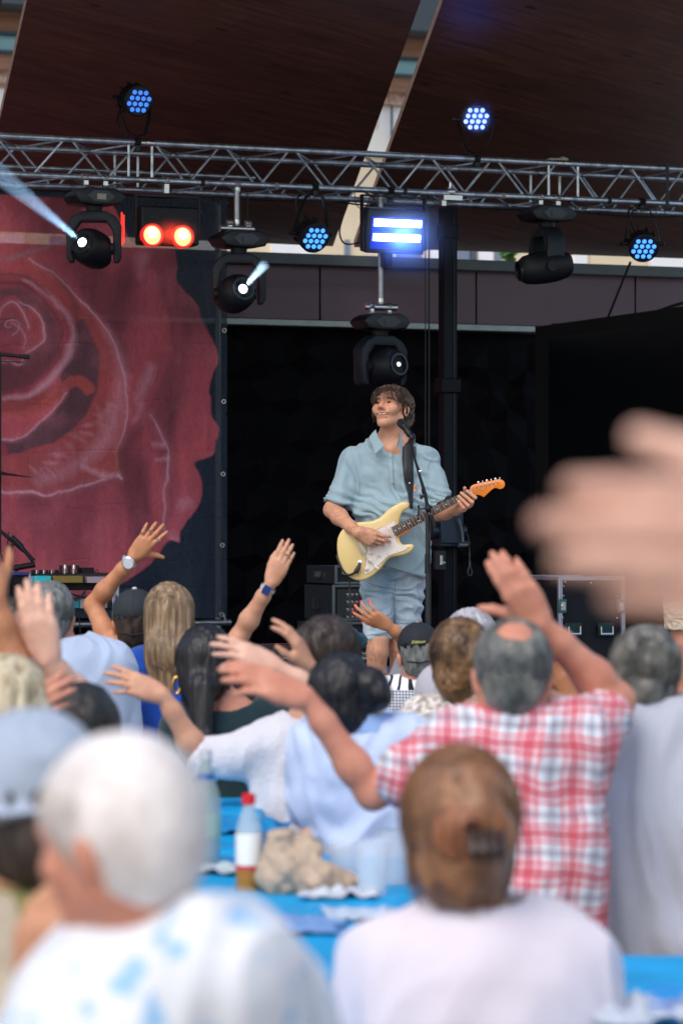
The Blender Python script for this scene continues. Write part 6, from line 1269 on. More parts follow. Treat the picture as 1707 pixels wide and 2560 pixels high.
def short_cap(th=.010, back=-.085, top=1.0, bald=False):
    def pr(Rm, m):
        P = [ell((0, -.020, .036), (.076+th, .096+th, .083+th*1.2)), ell((0, -.055, -.035), (.060+th*.5, .055+th*.6, .06), k=.03),
             ell((0, .115, -.02), (.095, .10, .115), k=.01, sub=True), cut((0, 0, back), (0, .35, -1), .01)]
        for s in (-1, 1): P += [ell((.085*s, -.004, -.028), (.022, .026, .036), k=.008, sub=True)]
        if bald: P += [ell((.0, -.085, .112), (.047, .050, .045), k=.008, sub=True)]
        return P
    return pr
def add_strands(*specs):
    def f(o, hc, Rm, m):
        for s in specs: strands('hair_strands', hc, Rm*m, parent=o, **s)
    return f
def combo_hair(*fs):
    def f(o, hc, Rm, m):
        for g_ in fs: g_(o, hc, Rm, m)
    return f
backmask = lambda p: (p[:, 1] < .045+.5*(p[:, 2]-.06)) & (p[:, 2] > -.07) & ~((np.abs(p[:, 0]) > .07) & (p[:, 2] < 0) & (p[:, 1] > -.03))
def watch(o, ar, face, strap, r=.028, off=.03, fr_=.021, square=False, dial=None, bevel_=None):
    c = ar['W']-ar['d']*off; d = ar['d']; n_ = -nrm(A(ar.get('palm', (0, 1, 0)))); n_ = nrm(n_-d*(n_@d)); fr = np.stack([np.cross(d, n_), d, n_], 1)
    vs = []; n = 24
    for i in range(n):
        a = 2*math.pi*i/n
        for rr, hh in ((r, -.008), (r+.003, -.008), (r+.003, .008), (r, .008)): vs.append(c+fr[:, 0]*rr*1.08*math.cos(a)+fr[:, 2]*rr*.92*math.sin(a)+d*hh)
    mb = MB(); mb.add(vs, [(i*4+j, ((i+1) % n)*4+j, ((i+1) % n)*4+(j+1) % 4, i*4+(j+1) % 4) for i in range(n) for j in range(4)]); s_ = mk('watch_strap', mb, strap, o)
    q = c+n_*(r*.92+.001); mb = MB()
    if square: mb.box(q+n_*.003, (fr_*1.7, fr_*2.0, .009), fr)
    else: mb.lathe([(fr_, 0), (fr_, .006), (fr_*.88, .009), (.0001, .0075)], q, fr, 24)
    mk('watch_case', mb, face, o)
    if dial:
        mb = MB()
        if square: mb.box(q+n_*.0085, (fr_*1.4, fr_*1.7, .002), fr)
        else: mb.lathe([(fr_*.8, 0), (fr_*.8, .0012), (.0001, .0014)], q+n_*.0085, fr, 24)
        mk('watch_dial', mb, dial, o)
def ring(o, ar, i, mat, t=.35, r=.0105):
    P, dd, nn = ar['tips'][i]; c = P-dd*.045; fr = frame(dd); vs = []; n = 14
    for k in range(n):
        a = 2*math.pi*k/n
        for rr, hh in ((r, -.002), (r+.002, 0), (r, .002)): vs.append(c+fr@A(rr*math.cos(a), rr*math.sin(a), hh))
    mb = MB(); mb.add(vs, [(k*3+j, ((k+1) % n)*3+j, ((k+1) % n)*3+(j+1) % 3, k*3+(j+1) % 3) for k in range(n) for j in range(3)]); mb.sphere(c+nn*(r+.001), .004, n=8); mk('finger_ring', mb, mat, o)
def nailset(o, ar, mat, sc=1.0):
    for P, dd, nn in ar['tips']:
        mb = MB(); x = np.cross(dd, nn); mb.sphere(P+dd*.002+nn*.0045, (.0058*sc, .0085*sc, .0028), np.stack([x, dd, nn], 1), 10); mk('fingernail', mb, mat, o)
def cap_on(o, hc, Rm, m, mat, button=None, script=None, opening=None, brim=True):
    L = lambda x, y, z: hc+m*(Rm@A(x, y, z))
    P = [ell(L(0, -.018, .050), (.086*m, .104*m, .086*m), Rm), cut(L(0, 0, -.012), Rm@A(0, .18, -1), .002)]
    if opening: P += [ell(L(0, -.125, -.004), (.036*m, .05, .034*m), Rm, k=.003, sub=True)]
    P += [ell(L(0, -.02, .035), (.080*m, .098*m, .082*m), Rm, k=.002, sub=True)]
    c = sdf_obj('cap', P, .004, mat, o, lambda v, n: .0012*fbm(v*30, 3, 2))
    for an in range(6):
        pts = [L(.0865*math.sin(t)*math.cos(R(30+60*an)), -.018+.1045*math.sin(t)*math.sin(R(30+60*an)), .050+.0865*math.cos(t)) for t in np.linspace(.12, 1.45, 10)]; mb = MB(); mb.tube(pts, .0014, 5); mk('cap_seam', mb, mat, c)
    if brim:
        mb = MB(); vs = []; n = 12
        for i in range(n+1):
            a = R(-62+124*i/n); vs += [L(.083*math.sin(a), -.018+.10*math.cos(a), .012), L(.088*math.sin(a), .0+.17*math.cos(a)**.6, -.004), L(.088*math.sin(a), .0+.17*math.cos(a)**.6, -.008), L(.083*math.sin(a), -.018+.10*math.cos(a), .007)]
        mb.add(vs, [(i*4+j, (i+1)*4+j, (i+1)*4+(j+1) % 4, i*4+(j+1) % 4) for i in range(n) for j in range(4)]); mk('cap_brim', mb, mat, c)
    if button: mb = MB(); mb.sphere(L(0, -.02, .137), (.010, .010, .006), Rm, 10); mk('cap_button', mb, button, c)
    if opening: mb = MB(); mb.tube([L(-.05, -.098, -.022), L(0, -.122, -.030), L(.05, -.098, -.022)], .007, 6, flat=.4); mk('cap_strap', mb, mat, c)
    if script: 
        Rt = np.stack([-Rm[:, 0]*-1, nrm(Rm[:, 2]*1+Rm[:, 1]*.25), -Rm[:, 1]], 1); text('cap_script', script[0], L(-.004, -.126, .048), Rt, .019, script[1], c, .004, shear=.4, bold=.0005)
    return c
# ---------- hair materials
HB_BLACK = hairmat('black', (14, 13, 17), (34, 32, 36), 50); HB_DARK = hairmat('dark_brown', (34, 28, 26), (66, 54, 46), 50); HB_GREY = hairmat('grey', (74, 78, 80), (128, 130, 128), 60, (1, 1, .3)); HB_MIX = hairmat('salt_pepper', (62, 66, 66), (132, 130, 122), 26, (1, 1, .5))
HB_WHITE = hairmat('white', (196, 188, 184), (228, 221, 218), 22, (1, 1, .5)); HB_LONG = hairmat('light_brown', (84, 66, 50), (160, 134, 104), 70, (1, 1, .05)); HB_RED = hairmat('auburn', (88, 60, 42), (160, 112, 76), 22, (1, 1, .35)); HB_HIGH = hairmat('highlights', (44, 34, 30), (138, 102, 64), 16, (1, 1, .3)); HB_BLOND = hairmat('blond', (150, 134, 106), (208, 196, 168), 40, (1, 1, .1))
def shirt_pat(name, base, fn):
    m = cloth(name, base, var=0); nt = m.node_tree; fn(nt, nt.nodes['Principled BSDF']); return m
def plaid(nt, b):
    L = nt.links; tc = nt.nodes.new('ShaderNodeTexCoord'); sp = nt.nodes.new('ShaderNodeSeparateXYZ'); nz = nt.nodes.new('ShaderNodeTexNoise'); nz.inputs['Scale'].default_value = 5; ad = nt.nodes.new('ShaderNodeVectorMath'); ad.operation = 'MULTIPLY_ADD'
    rot = nt.nodes.new('ShaderNodeMapping'); rot.inputs['Rotation'].default_value = (0, R(-3), 0)
    L.new(tc.outputs['Object'], nz.inputs['Vector']); L.new(nz.outputs['Color'], ad.inputs[0]); ad.inputs[1].default_value = (.06, .0, .06); L.new(tc.outputs['Object'], ad.inputs[2]); L.new(ad.outputs[0], rot.inputs[0]); L.new(rot.outputs[0], sp.inputs[0])
    def mth(op, a, v=None, c=None):
        n = nt.nodes.new('ShaderNodeMath'); n.operation = op
        for i, x in enumerate((a, v, c)):
            if x is None: continue
            if isinstance(x, (int, float)): n.inputs[i].default_value = x
            else: L.new(x, n.inputs[i])
        return n.outputs[0]
    def stripe(co, ph, w_):
        f = mth('FRACT', mth('ADD', mth('MULTIPLY', co, 1/.092), ph)); return mth('LESS_THAN', mth('ABSOLUTE', mth('SUBTRACT', f, .5)), w_)
    cur = None
    def mix(fac, col, prev, k):
        m = nt.nodes.new('ShaderNodeMixRGB'); f2 = mth('MULTIPLY', fac, k); L.new(f2, m.inputs[0])
        if isinstance(prev, tuple): m.inputs[1].default_value = prev
        else: L.new(prev, m.inputs[1])
        m.inputs[2].default_value = col; return m.outputs[0]
    red = srgb(206, 40, 60)+(1,); nv = srgb(40, 40, 84)+(1,); prev = srgb(212, 214, 224)+(1,)
    for co in (sp.outputs['X'], sp.outputs['Z']):
        prev = mix(stripe(co, .28, .035), red, prev, .75); prev = mix(stripe(co, .5, .12), red, prev, .62); prev = mix(stripe(co, .72, .035), red, prev, .75); prev = mix(stripe(co, 0, .075), nv, prev, .36); prev = mix(stripe(co, .5, .02), nv, prev, .4)
    L.new(prev, b.inputs['Base Color'])
def spots(c1, c2, sc, lo, hi, st=(1, 1, 1)):
    def f(nt, b):
        tc = nt.nodes.new('ShaderNodeTexCoord'); mp = nt.nodes.new('ShaderNodeMapping'); mp.inputs['Scale'].default_value = st; n = nt.nodes.new('ShaderNodeTexNoise'); n.inputs['Scale'].default_value = sc; n.inputs['Detail'].default_value = 3; r_ = nt.nodes.new('ShaderNodeValToRGB')
        r_.color_ramp.elements[0].position = lo; r_.color_ramp.elements[1].position = hi; r_.color_ramp.elements[0].color = srgb(c1)+(1,); r_.color_ramp.elements[1].color = srgb(c2)+(1,)
        nt.links.new(tc.outputs['Object'], mp.inputs[0]); nt.links.new(mp.outputs[0], n.inputs['Vector']); nt.links.new(n.outputs['Fac'], r_.inputs[0]); nt.links.new(r_.outputs[0], b.inputs['Base Color'])
    return f
def checks(nt, b):
    L = nt.links; tc = nt.nodes.new('ShaderNodeTexCoord'); mp = nt.nodes.new('ShaderNodeMapping'); mp.inputs['Rotation'].default_value = (R(90), 0, 0); br = nt.nodes.new('ShaderNodeTexBrick'); br.offset = 0; br.inputs['Scale'].default_value = 1; br.inputs['Brick Width'].default_value = .013; br.inputs['Row Height'].default_value = .012; br.inputs['Mortar Size'].default_value = .0028; br.inputs['Mortar Smooth'].default_value = .3
    br.inputs['Color1'].default_value = srgb(206, 210, 220)+(1,); br.inputs['Color2'].default_value = srgb(198, 203, 214)+(1,); br.inputs['Mortar'].default_value = srgb(120, 124, 138)+(1,)
    L.new(tc.outputs['Object'], mp.inputs[0]); L.new(mp.outputs[0], br.inputs['Vector'])
    wv = nt.nodes.new('ShaderNodeTexWave'); wv.inputs['Scale'].default_value = 7; wv.inputs['Distortion'].default_value = 9; wv.inputs['Detail'].default_value = 1; m2 = nt.nodes.new('ShaderNodeMapping'); m2.inputs['Rotation'].default_value = (0, R(35), R(20)); L.new(tc.outputs['Object'], m2.inputs[0]); L.new(m2.outputs[0], wv.inputs['Vector'])
    rr = nt.nodes.new('ShaderNodeValToRGB'); rr.color_ramp.elements[0].position = .16; rr.color_ramp.elements[1].position = .22; rr.color_ramp.elements[0].color = srgb(26, 28, 38)+(1,); rr.color_ramp.elements[1].color = srgb(222, 224, 232)+(1,); L.new(wv.outputs['Fac'], rr.inputs[0])
    sp = nt.nodes.new('ShaderNodeSeparateXYZ'); L.new(tc.outputs['Object'], sp.inputs[0]); gt_ = nt.nodes.new('ShaderNodeMath'); gt_.operation = 'GREATER_THAN'; gt_.inputs[1].default_value = YOKE_Z; L.new(sp.outputs['Z'], gt_.inputs[0])
    mx = nt.nodes.new('ShaderNodeMixRGB'); L.new(gt_.outputs[0], mx.inputs[0]); L.new(br.outputs[0], mx.inputs[1]); L.new(rr.outputs[0], mx.inputs[2]); L.new(mx.outputs[0], b.inputs['Base Color'])
za = lambda x, y, d=0: (x/2.8, 1280+y/2.8, d)
zb = lambda x, y, d=0: (500+x/2.8, 1300+y/2.8, d)
zc = lambda x, y, d=0: (1000+x/2.218, 1380+y/2.218, d)
zd = lambda x, y, d=0: (x/1.823, 1750+y/1.823, d)
ze = lambda x, y, d=0: (900+x/1.943, 1750+y/1.943, d)

# --- far rows
# woman whose red nailed hand is up (head hidden behind the cap man)
ar = [dict(s='L', el=(1030, 1612, .05), wr=(972, 1566, -.02), tip=(893, 1520, -.06), palm=(.25, .9, .35), thumb=(-.5, 0, -.9), sc=.86, m=.82, spread=9, to=42, curl=(8, 12, 14, 16))]
o, hc, HRm, ar = person('woman with red nails raising her hand, hidden behind the man in the black script cap', 13.9, (1052, 1648), SK['tan'], (1010, 1720), (1150, 1722), arms=ar, shirt=dict(mat=cloth('grey_top', (120, 122, 130)), sleeve=.5), hair=hsdf(HB_DARK, short_cap(.02)))
nailset(o, ar[0], M('nail_red', srgb(226, 30, 46), .25, coat=.5), 1.25)
# man in black cap with script, zebra / check shirt
YOKE_Z = W(0, 1722, 13.2)[2]
o, hc, HRm, _ = person('man in black cap with pale script and grey checked shirt with black and white yoke', 13.2, (1047, 1640), SK['pink'], (968, 1742), (1122, 1748), pitch=-4, roll=-3, shirt=dict(mat=shirt_pat('check_shirt', (200, 205, 215), checks), sleeve=.8, infl=.02, fold=.004), hair=hsdf(HB_GREY, short_cap(.006)), h=.005)
cap_on(o, hc, HRm, 1.02, M('cap_black', (.008, .011, .018), .8, bump=.2, bs=400), M('brass_button', srgb(208, 196, 150), .35, .8), ('Stetson', M('thread_olive', srgb(150, 150, 84), .7)), True)
# black capped person with raised arm and big watch
ar = [dict(s='L', el=(233, 1512, .12), wr=(333, 1393, .02), tip=(396, 1316, .0), palm=(0, 1, .1), thumb=(1, 0, -.6), sc=.86, m=.86, spread=9, to=50, curl=(5, 9, 12, 8), tc=-12, fm=1.1, sh=(287, 1625, .0))]
o, hc, HRm, ar = person('person in black cap and black tank top raising an arm with a big silver watch', 12.4, (338, 1560), SK['tan'], (290, 1632), (445, 1640), arms=ar, pitch=4, hm=.98, shirt=dict(mat=cloth('black_top', (16, 20, 28)), sleeve=0, tank=True), h=.0045, hair=hsdf(HB_DARK, short_cap(.008)))
cap_on(o, hc, HRm, 1.02, M('cap_dark', (.012, .018, .024), .8, bump=.2, bs=400), M('white_button', (.6, .62, .62), .5), None, True)
watch(o, ar[0], SILV, SILV, .027, .018, .026, dial=M('dial_white', srgb(214, 220, 232), .3)); [ring(o, ar[0], i, SILV) for i in (0, 2, 3)]
mb = MB(); n_ = [W(300+14*i, 1616+[0, 2, 5, 9, 14, 16][i], 12.28) for i in range(6)]; mb.tube(spline(n_, 4), .0016, 5); mk('necklace', mb, SILV, o)
# long haired woman, royal blue top, raised arm with square watch
ar = [dict(s='R', el=(600, 1588, .10), wr=(677, 1458, .02), tip=(728, 1352, .0), palm=(0, 1, 0), thumb=(-1, 0, .2), sc=.86, m=.84, spread=2, to=22, curl=(6, 6, 6, 8), sh=(528, 1655, 0))]
def long_hair(Rm, m): return [ell((0, -.025, .038), (.088, .108, .096)), cone((0, -.07, -.02), (.0, -.10, -.14), .082, .080, .04, fl=((0, 1, 0), .7)), cone((0, -.10, -.14), (-.01, -.095, -.29), .078, .062, .04, fl=((0, 1, 0), .5)), ell((0, .10, -.03), (.07, .085, .12), k=.01, sub=True)]
o, hc, HRm, ar = person('woman with long light brown hair raising a hand with square blue watch', 11.8, (424, 1542), SK['fair'], (355, 1672), (520, 1672), arms=ar, hm=.96, pitch=-2, shirt=dict(mat=cloth('royal_blue', (20, 70, 160)), sleeve=.15), h=.0045,
    hair=combo_hair(hsdf(HB_LONG, long_hair, .005, .005, (90, 90, 5)), add_strands(dict(n=2200, rad=(.090, .110, .098), off=.010, length=.46, mat=HB_LONG, seed=3, curl=.0008, crown=(0, .15, 1.1), mask=lambda p: (p[:, 1] < .03) | (p[:, 2] > .09), th=.0013, free=.02, steps=12))))
watch(o, ar[0], M('watch_blue', srgb(40, 70, 130), .2, coat=.5), SILV, .024, .022, .017, True, dial=M('dial_blue', srgb(30, 60, 130), .15)); ring(o, ar[0], 2, SILV)
# grey haired man left, light blue shirt
o, hc, HRm, _ = person('man with short dark grey hair and light blue shirt left of the black capped person', 11.5, (122, 1545), SK['pink'], (72, 1675), (272, 1668), yaw=8, pitch=-4, roll=4, hm=1.04, torso_yaw=0, shirt=dict(mat=cloth('light_blue_shirt', (168, 184, 210), bs=500), sleeve=.8, infl=.03, collar=True, fold=.006), bulk=1.25, h=.005,
    hair=combo_hair(hsdf(HB_GREY, short_cap(.009), .005, .003), add_strands(dict(n=2400, rad=(.083, .103, .092), off=.006, length=.055, mat=HB_GREY, seed=9, mask=backmask, th=.0011, crown=(.2, .1, 1), steps=6))))
person('dark haired person at the far left edge behind the raised hand', 10.8, (18, 1590), SK['mid'], (-55, 1720), (95, 1720), hm=.98, shirt=dict(mat=cloth('slate_top', (90, 96, 110)), sleeve=.6), hair=hsdf(HB_DARK, short_cap(.014)))
# grey haired head right behind the highlighted hair
person('person with pale grey hair behind the brown highlighted bun', 11.5, (1176, 1612), SK['fair'], (1100, 1720), (1260, 1720), shirt=dict(mat=cloth('pale_top', (170, 170, 180)), sleeve=.6), hair=combo_hair(hsdf(hairmat('pale_grey', (150, 150, 158), (190, 190, 198)), short_cap(.012)), add_strands(dict(n=900, rad=(.086, .106, .096), off=.012, length=.09, mat=hairmat('pale_grey', (0, 0, 0), (0, 0, 0)), seed=19, curl=.002, mask=backmask, th=.0012))))
# woman with black ponytail, dark green top
def pony(Rm, m): return [ell((0, -.028, .036), (.094, .112, .104)), ell((0, -.06, -.045), (.078, .07, .07), k=.04), cone((0, -.12, -.07), (.015, -.135, -.24), .042, .030, .03), cone((.015, -.135, -.24), (.0, -.12, -.33), .030, .016, .03), ell((0, .10, -.03), (.085, .09, .11), k=.01, sub=True)]
o, hc, HRm, _ = person('woman with black ponytail in dark green top left of the silver grille amplifier', 10.2, (517, 1672), SK['pink'], (470, 1822), (668, 1800), yaw=-6, torso_yaw=-14, shirt=dict(mat=cloth('dark_green', (22, 44, 52)), sleeve=.8, open=True, infl=.02), hair=combo_hair(hsdf(HB_BLACK, pony, .005, .004, (80, 80, 8)), add_strands(dict(n=900, rad=(.096, .114, .106), off=.003, length=.16, mat=HB_BLACK, seed=29, mask=backmask, th=.0011, crown=(0, -1.2, -.4), curl=.0006))))
mb = MB(); c = hc+HRm@A(-.090, -.03, -.055); n = 20; vs = [c+A(0, 0, 0)+A((.0)+.021*math.cos(2*math.pi*i/n)*.5, .0, .028*math.sin(2*math.pi*i/n))+nrm(A(math.cos(2*math.pi*i/n), 0, math.sin(2*math.pi*i/n)))*.003*s_ for i in range(n) for s_ in (-1, 1)]
mb.tube([c+A(.012*math.cos(t), -.01, .026*math.sin(t)) for t in np.linspace(0, 6.2, 22)], .005, 8); mk('earring', mb, GOLD, o)
# highlighted bun woman
def updo(Rm, m): return [ell((0, -.030, .036), (.088, .108, .100)), ell((-.015, -.105, .045), (.050, .035, .050), k=.02), ell((.018, -.112, .005), (.045, .035, .045), k=.02), ell((-.02, -.08, -.05), (.06, .05, .06), k=.03), cone((0, -.07, -.07), (-.005, -.06, -.12), .05, .035, .03), ell((0, .10, -.03), (.085, .09, .11), k=.01, sub=True)]
person('woman with brown and gold highlighted pinned up hair beside the bald spotted man', 9.7, (1150, 1655), SK['tan'], (1070, 1800), (1265, 1805), hm=1.0, pitch=-4, shirt=dict(mat=shirt_pat('floral_top', (210, 200, 195), spots((150, 140, 130), (226, 220, 216), 60, .4, .6)), sleeve=.5), hair=combo_hair(hsdf(HB_HIGH, updo, .005, .006, (40, 40, 30)), add_strands(dict(n=1300, rad=(.092, .116, .104), off=.004, length=.10, mat=HB_HIGH, seed=31, curl=.002, mask=backmask, th=.0012, wave=.3))))
# hidden neighbour: small hand under the raised arm
ar = [dict(s='R', el=(1480, 1800, .0), wr=(1440, 1752, -.02), tip=(1388, 1668, -.04), palm=(.3, .9, 0), thumb=(1, 0, .4), sc=.8, m=.8, spread=1, curl=(14, 16, 18, 20))]
person('person hidden behind the bald spotted man with one hand showing under his raised arm', 9.0, (1300, 1690), SK['tan'], (1215, 1800), (1400, 1810), arms=ar, hm=.95, shirt=dict(mat=cloth('tan_top', (150, 120, 100)), sleeve=.4), hair=hsdf(HB_DARK, short_cap(.008)))

# --- middle rows
# white blouse woman
ar = [dict(s='L', el=(506, 1905, .0), wr=(408, 1738, -.03), tip=(262, 1680, -.05), palm=(-.1, .8, -.5), thumb=(0, .0, 1), sc=.88, m=.86, spread=6, to=30, curl=(8, 10, 12, 16), sr=.064),
      dict(s='R', el=(815, 1780, -.05), wr=(776, 1672, -.14), tip=(690, 1490, -.18), palm=(-.9, .3, -.2), thumb=(.1, -1, .1), sc=.88, m=.82, spread=3, to=35, curl=(16, 14, 16, 18))]
o, hc, HRm, ar = person('woman in loose white blouse with both hands out, left of the black bun', 9.0, (815, 1665), SK['fair'], (706, 1858), (842, 1848), bulk=.78, arms=ar, shirt=dict(mat=cloth('white_blouse', (206, 206, 214), bump=.6, bs=110), sleeve=.90, infl=.022, fold=.010, fs=9), hm=1.0, hair=combo_hair(hsdf(HB_DARK, short_cap(.020), .006, .006), add_strands(dict(n=900, rad=(.094, .114, .106), off=.010, length=.12, mat=HB_DARK, seed=41, mask=backmask, th=.0014))), hipx=765)
ring(o, ar[0], 3, SILV); mb = MB(); c = ar[1]['W']-ar[1]['d']*.012; mb.tube([c+frame(ar[1]['d'])@A(.031*math.cos(t), .031*math.sin(t), 0) for t in np.linspace(0, 6.28, 20)], .005, 8); mk('bracelet', mb, SILV, o)
# black bun woman, pale blue polo
def bun(Rm, m): return [ell((0, -.028, .036), (.092, .110, .104)), ell((.085, -.07, .035), (.052, .05, .062), k=.012), ell((.108, -.085, .01), (.035, .035, .035), k=.02), ell((0, -.065, -.055), (.070, .055, .065), k=.04), ell((0, .10, -.03), (.085, .09, .11), k=.01, sub=True)]
ar = [dict(s='L', el=(778, 2130, -.04), wr=(840, 2135, .18), tip=(900, 2120, .32), palm=(0, 0, -1), thumb=(0, 0, 1), sc=.9, m=.95),
      dict(s='R', el=(905, 1800, .35), wr=(692, 1668, .33), tip=(545, 1612, .30), palm=(.0, .8, -.5), thumb=(0, .2, 1), sc=.90, m=.85, spread=5, to=28, curl=(10, 12, 14, 18))]
o, hc, HRm, ar = person('woman with black side bun in white and pale blue polo shirt at the table', 7.9, (852, 1752), SK['pale'], (812, 1872), (1012, 1876), hipx=955, arms=ar, roll=0, pitch=-4, hm=.87, shirt=dict(mat=cloth('polo_blue', (190, 206, 236)), sleeve=.48, infl=.026, collar=True, cmat=cloth('polo_collar', (140, 172, 220)), fold=.012, fs=8), hair=combo_hair(hsdf(HB_BLACK, bun, .006, .005, (70, 70, 20)), add_strands(dict(n=1200, rad=(.094, .112, .106), off=.004, length=.15, mat=HB_BLACK, seed=43, mask=backmask, th=.0015, crown=(1.0, -.6, .2)))), bulk=.74)
for t_ in ():
    a_ = W(812, 1872, 7.9)-Z*.01; b_ = W(778, 2110, 7.86); q_ = a_+(b_-a_)*(t_-.06); d_ = nrm(b_-a_); fr = frame(d_); mb = MB(); mb.tube([q_+fr@A(.083*math.cos(t), .083*math.sin(t), 0) for t in np.linspace(0, 6.28, 26)], .0035, 6); mk('sleeve_trim', mb, MAT['cloth_polo_collar'], o)
# right grey haired man
ar = [dict(s='R', el=(1745, 1915, .16), wr=(1702, 1830, .25), tip=(1640, 1758, .30), palm=(-.4, .8, -.3), thumb=(-.3, 0, 1), sc=.95, m=1.0, curl=(20, 24, 26, 28))]
person('man with thick salt and pepper hair in pale grey shirt at the right edge', 7.4, (1614, 1690), SK['pink'], (1530, 1852), (1762, 1870), yaw=-10, torso_yaw=-8, pitch=-4, hm=.88, arms=ar, shirt=dict(mat=cloth('pale_grey_shirt', (172, 177, 190), bs=260), sleeve=.9, infl=.03, fold=.011, fs=6), bulk=1.25, lean=-.04, trousers=TROU[2],
    hair=combo_hair(hsdf(HB_MIX, short_cap(.014), .006, .006, (40, 40, 30)), add_strands(dict(n=1800, rad=(.088, .108, .097), off=.010, length=.07, mat=HB_MIX, seed=47, curl=.003, mask=backmask, th=.0016))))
# plaid man
ar = [dict(s='L', el=(932, 1985, .05), wr=(766, 1745, .02), tip=(580, 1672, .0), palm=(-.2, .7, -.7), thumb=(0, .5, 1), sc=1.0, m=.90, spread=1, to=24, curl=(8, 10, 12, 16), sr=.074, fm=1.1),
      dict(s='R', el=(1540, 1752, .20), wr=(1350, 1562, .10), tip=(1250, 1398, .05), palm=(0, 1, .1), thumb=(-1, 0, -.2), sc=.98, m=1.04, spread=-.3, to=46, curl=(12, 12, 12, 14), tc=-4, sr=.072, fm=1.15, k=.007)]
o, hc, HRm, ar = person('man with pink bald spot in red, white and blue plaid shirt waving both arms', 7.0, (1280, 1690), SK['pink'], (1132, 1875), (1450, 1850), arms=ar, pitch=-6, roll=2, hm=.99, shirt=dict(mat=shirt_pat('plaid', (230, 230, 235), plaid), sleeve=.56, infl=.020, collar=True, fold=.014, fs=8), bulk=1.02, neckr=.064, h=.0055,
    hair=combo_hair(hsdf(HB_MIX, short_cap(.008, bald=True), .006, .003), add_strands(dict(n=2600, rad=(.083, .103, .091), off=.007, length=.05, mat=HB_GREY, seed=53, mask=lambda p: backmask(p) & ~(((p[:, 0]/.052)**2+((p[:, 1]+.078)/.052)**2+((p[:, 2]-.105)/.05)**2 < 1)), th=.0015, steps=6))))
# round dark head lower left with the raised pale hand
ar = [dict(s='L', el=(212, 1765, .30), wr=(122, 1652, .22), tip=(84, 1500, .20), palm=(.1, .95, -.1), thumb=(-1, 0, .1), sc=1.0, m=.95, spread=1.5, to=30, curl=(10, 12, 14, 16), fm=1.15)]
person('person with very dark hair raising a pale hand, behind the white haired man', 7.4, (205, 1852), SK['pale'], (95, 1975), (325, 1960), arms=ar, hm=1.0, shirt=dict(mat=cloth('dark_top', (40, 44, 52)), sleeve=.5), hair=combo_hair(hsdf(hairmat('near_black', (26, 26, 26), (48, 46, 42)), short_cap(.014), .006, .004), add_strands(dict(n=900, rad=(.087, .107, .096), off=.006, length=.06, mat=HB_DARK, seed=59, mask=backmask, th=.0016))))
# blond at left edge with hands
def bob(Rm, m): return [ell((0, -.025, .036), (.090, .110, .100)), cone((-.03, -.06, -.02), (-.03, -.06, -.12), .07, .06, .04), cone((.03, -.06, -.02), (.03, -.06, -.12), .07, .06, .04), ell((0, .10, -.03), (.075, .09, .12), k=.01, sub=True)]
ar = [dict(s='R', el=(80, 1960, .05), wr=(30, 1810, -.05), tip=(128, 1740, -.06), palm=(.3, .9, 0), thumb=(-.3, 0, 1), sc=.88, m=.88, spread=3, curl=(10, 14, 16, 20))]
person('blond person with chin length hair clasping hands at the left edge', 7.2, (16, 1788), SK['pink'], (-95, 1900), (110, 1905), yaw=15, torso_yaw=0, arms=ar, shirt=dict(mat=cloth('beige_top', (190, 180, 165)), sleeve=.6), hair=combo_hair(hsdf(HB_BLOND, bob, .006, .006, (60, 60, 8)), add_strands(dict(n=1000, rad=(.092, .112, .102), off=.01, length=.22, mat=HB_BLOND, seed=61, mask=backmask, th=.0016))))
ar = [dict(s='R', el=(52, 1740, .05), wr=(-14, 1500, .0), tip=(-60, 1330, .0), palm=(0, 1, 0), thumb=(1, 0, 0), sc=.95, m=1.1)]
person('person outside the left edge whose bare raised forearm shows at the edge', 7.6, (-190, 1690), SK['tan'], (-300, 1850), (-75, 1850), arms=ar, shirt=dict(mat=cloth('sand_top', (180, 160, 140)), sleeve=.3), hair=hsdf(HB_DARK, short_cap(.01)))

# --- near row
# pale blue cap, olive jacket
ar = [dict(s='R', el=(40, 2900, -.2), wr=(85, 2500, -.35), tip=(105, 2265, -.38), palm=(.6, .8, 0), thumb=(.6, 0, .8), sc=.95, m=.95, spread=3, curl=(20, 24, 28, 30))]
o, hc, HRm, _ = person('person in pale blue hat and olive scarf at the lower left edge', 4.2, (70, 2052), SK['mid'], (-235, 2330), (120, 2350), yaw=18, torso_yaw=10, arms=ar, hm=1.0, shirt=dict(mat=cloth('sand_shirt', (176, 164, 146)), sleeve=.9, infl=.02), hair=hsdf(HB_DARK, short_cap(.008)), h=.007)
sdf_obj('scarf', [cone(hc+A(-.05, -.03, -.10), hc+A(.06, -.06, -.15), .05, .055, .03), cone(hc+A(-.09, -.03, -.13), hc+A(-.02, -.08, -.19), .04, .04, .03)], .007, cloth('olive', (124, 122, 76)), o, folds(.008, 10))
hat = [ell(hc+HRm@A(0, -.02, .055), (.094, .112, .092), HRm), cut(hc+HRm@A(0, 0, .0), HRm@A(0, .1, -1), .004), cone(hc+HRm@A(-.03, -.06, .004), hc+HRm@A(.03, -.06, .004), .075, .075, .03, fl=(HRm[:, 2], .12))]
sdf_obj('hat', hat, .007, cloth('pale_blue_hat', (160, 172, 190)), o, folds(.004, 12, (1, 1, 1), 5))
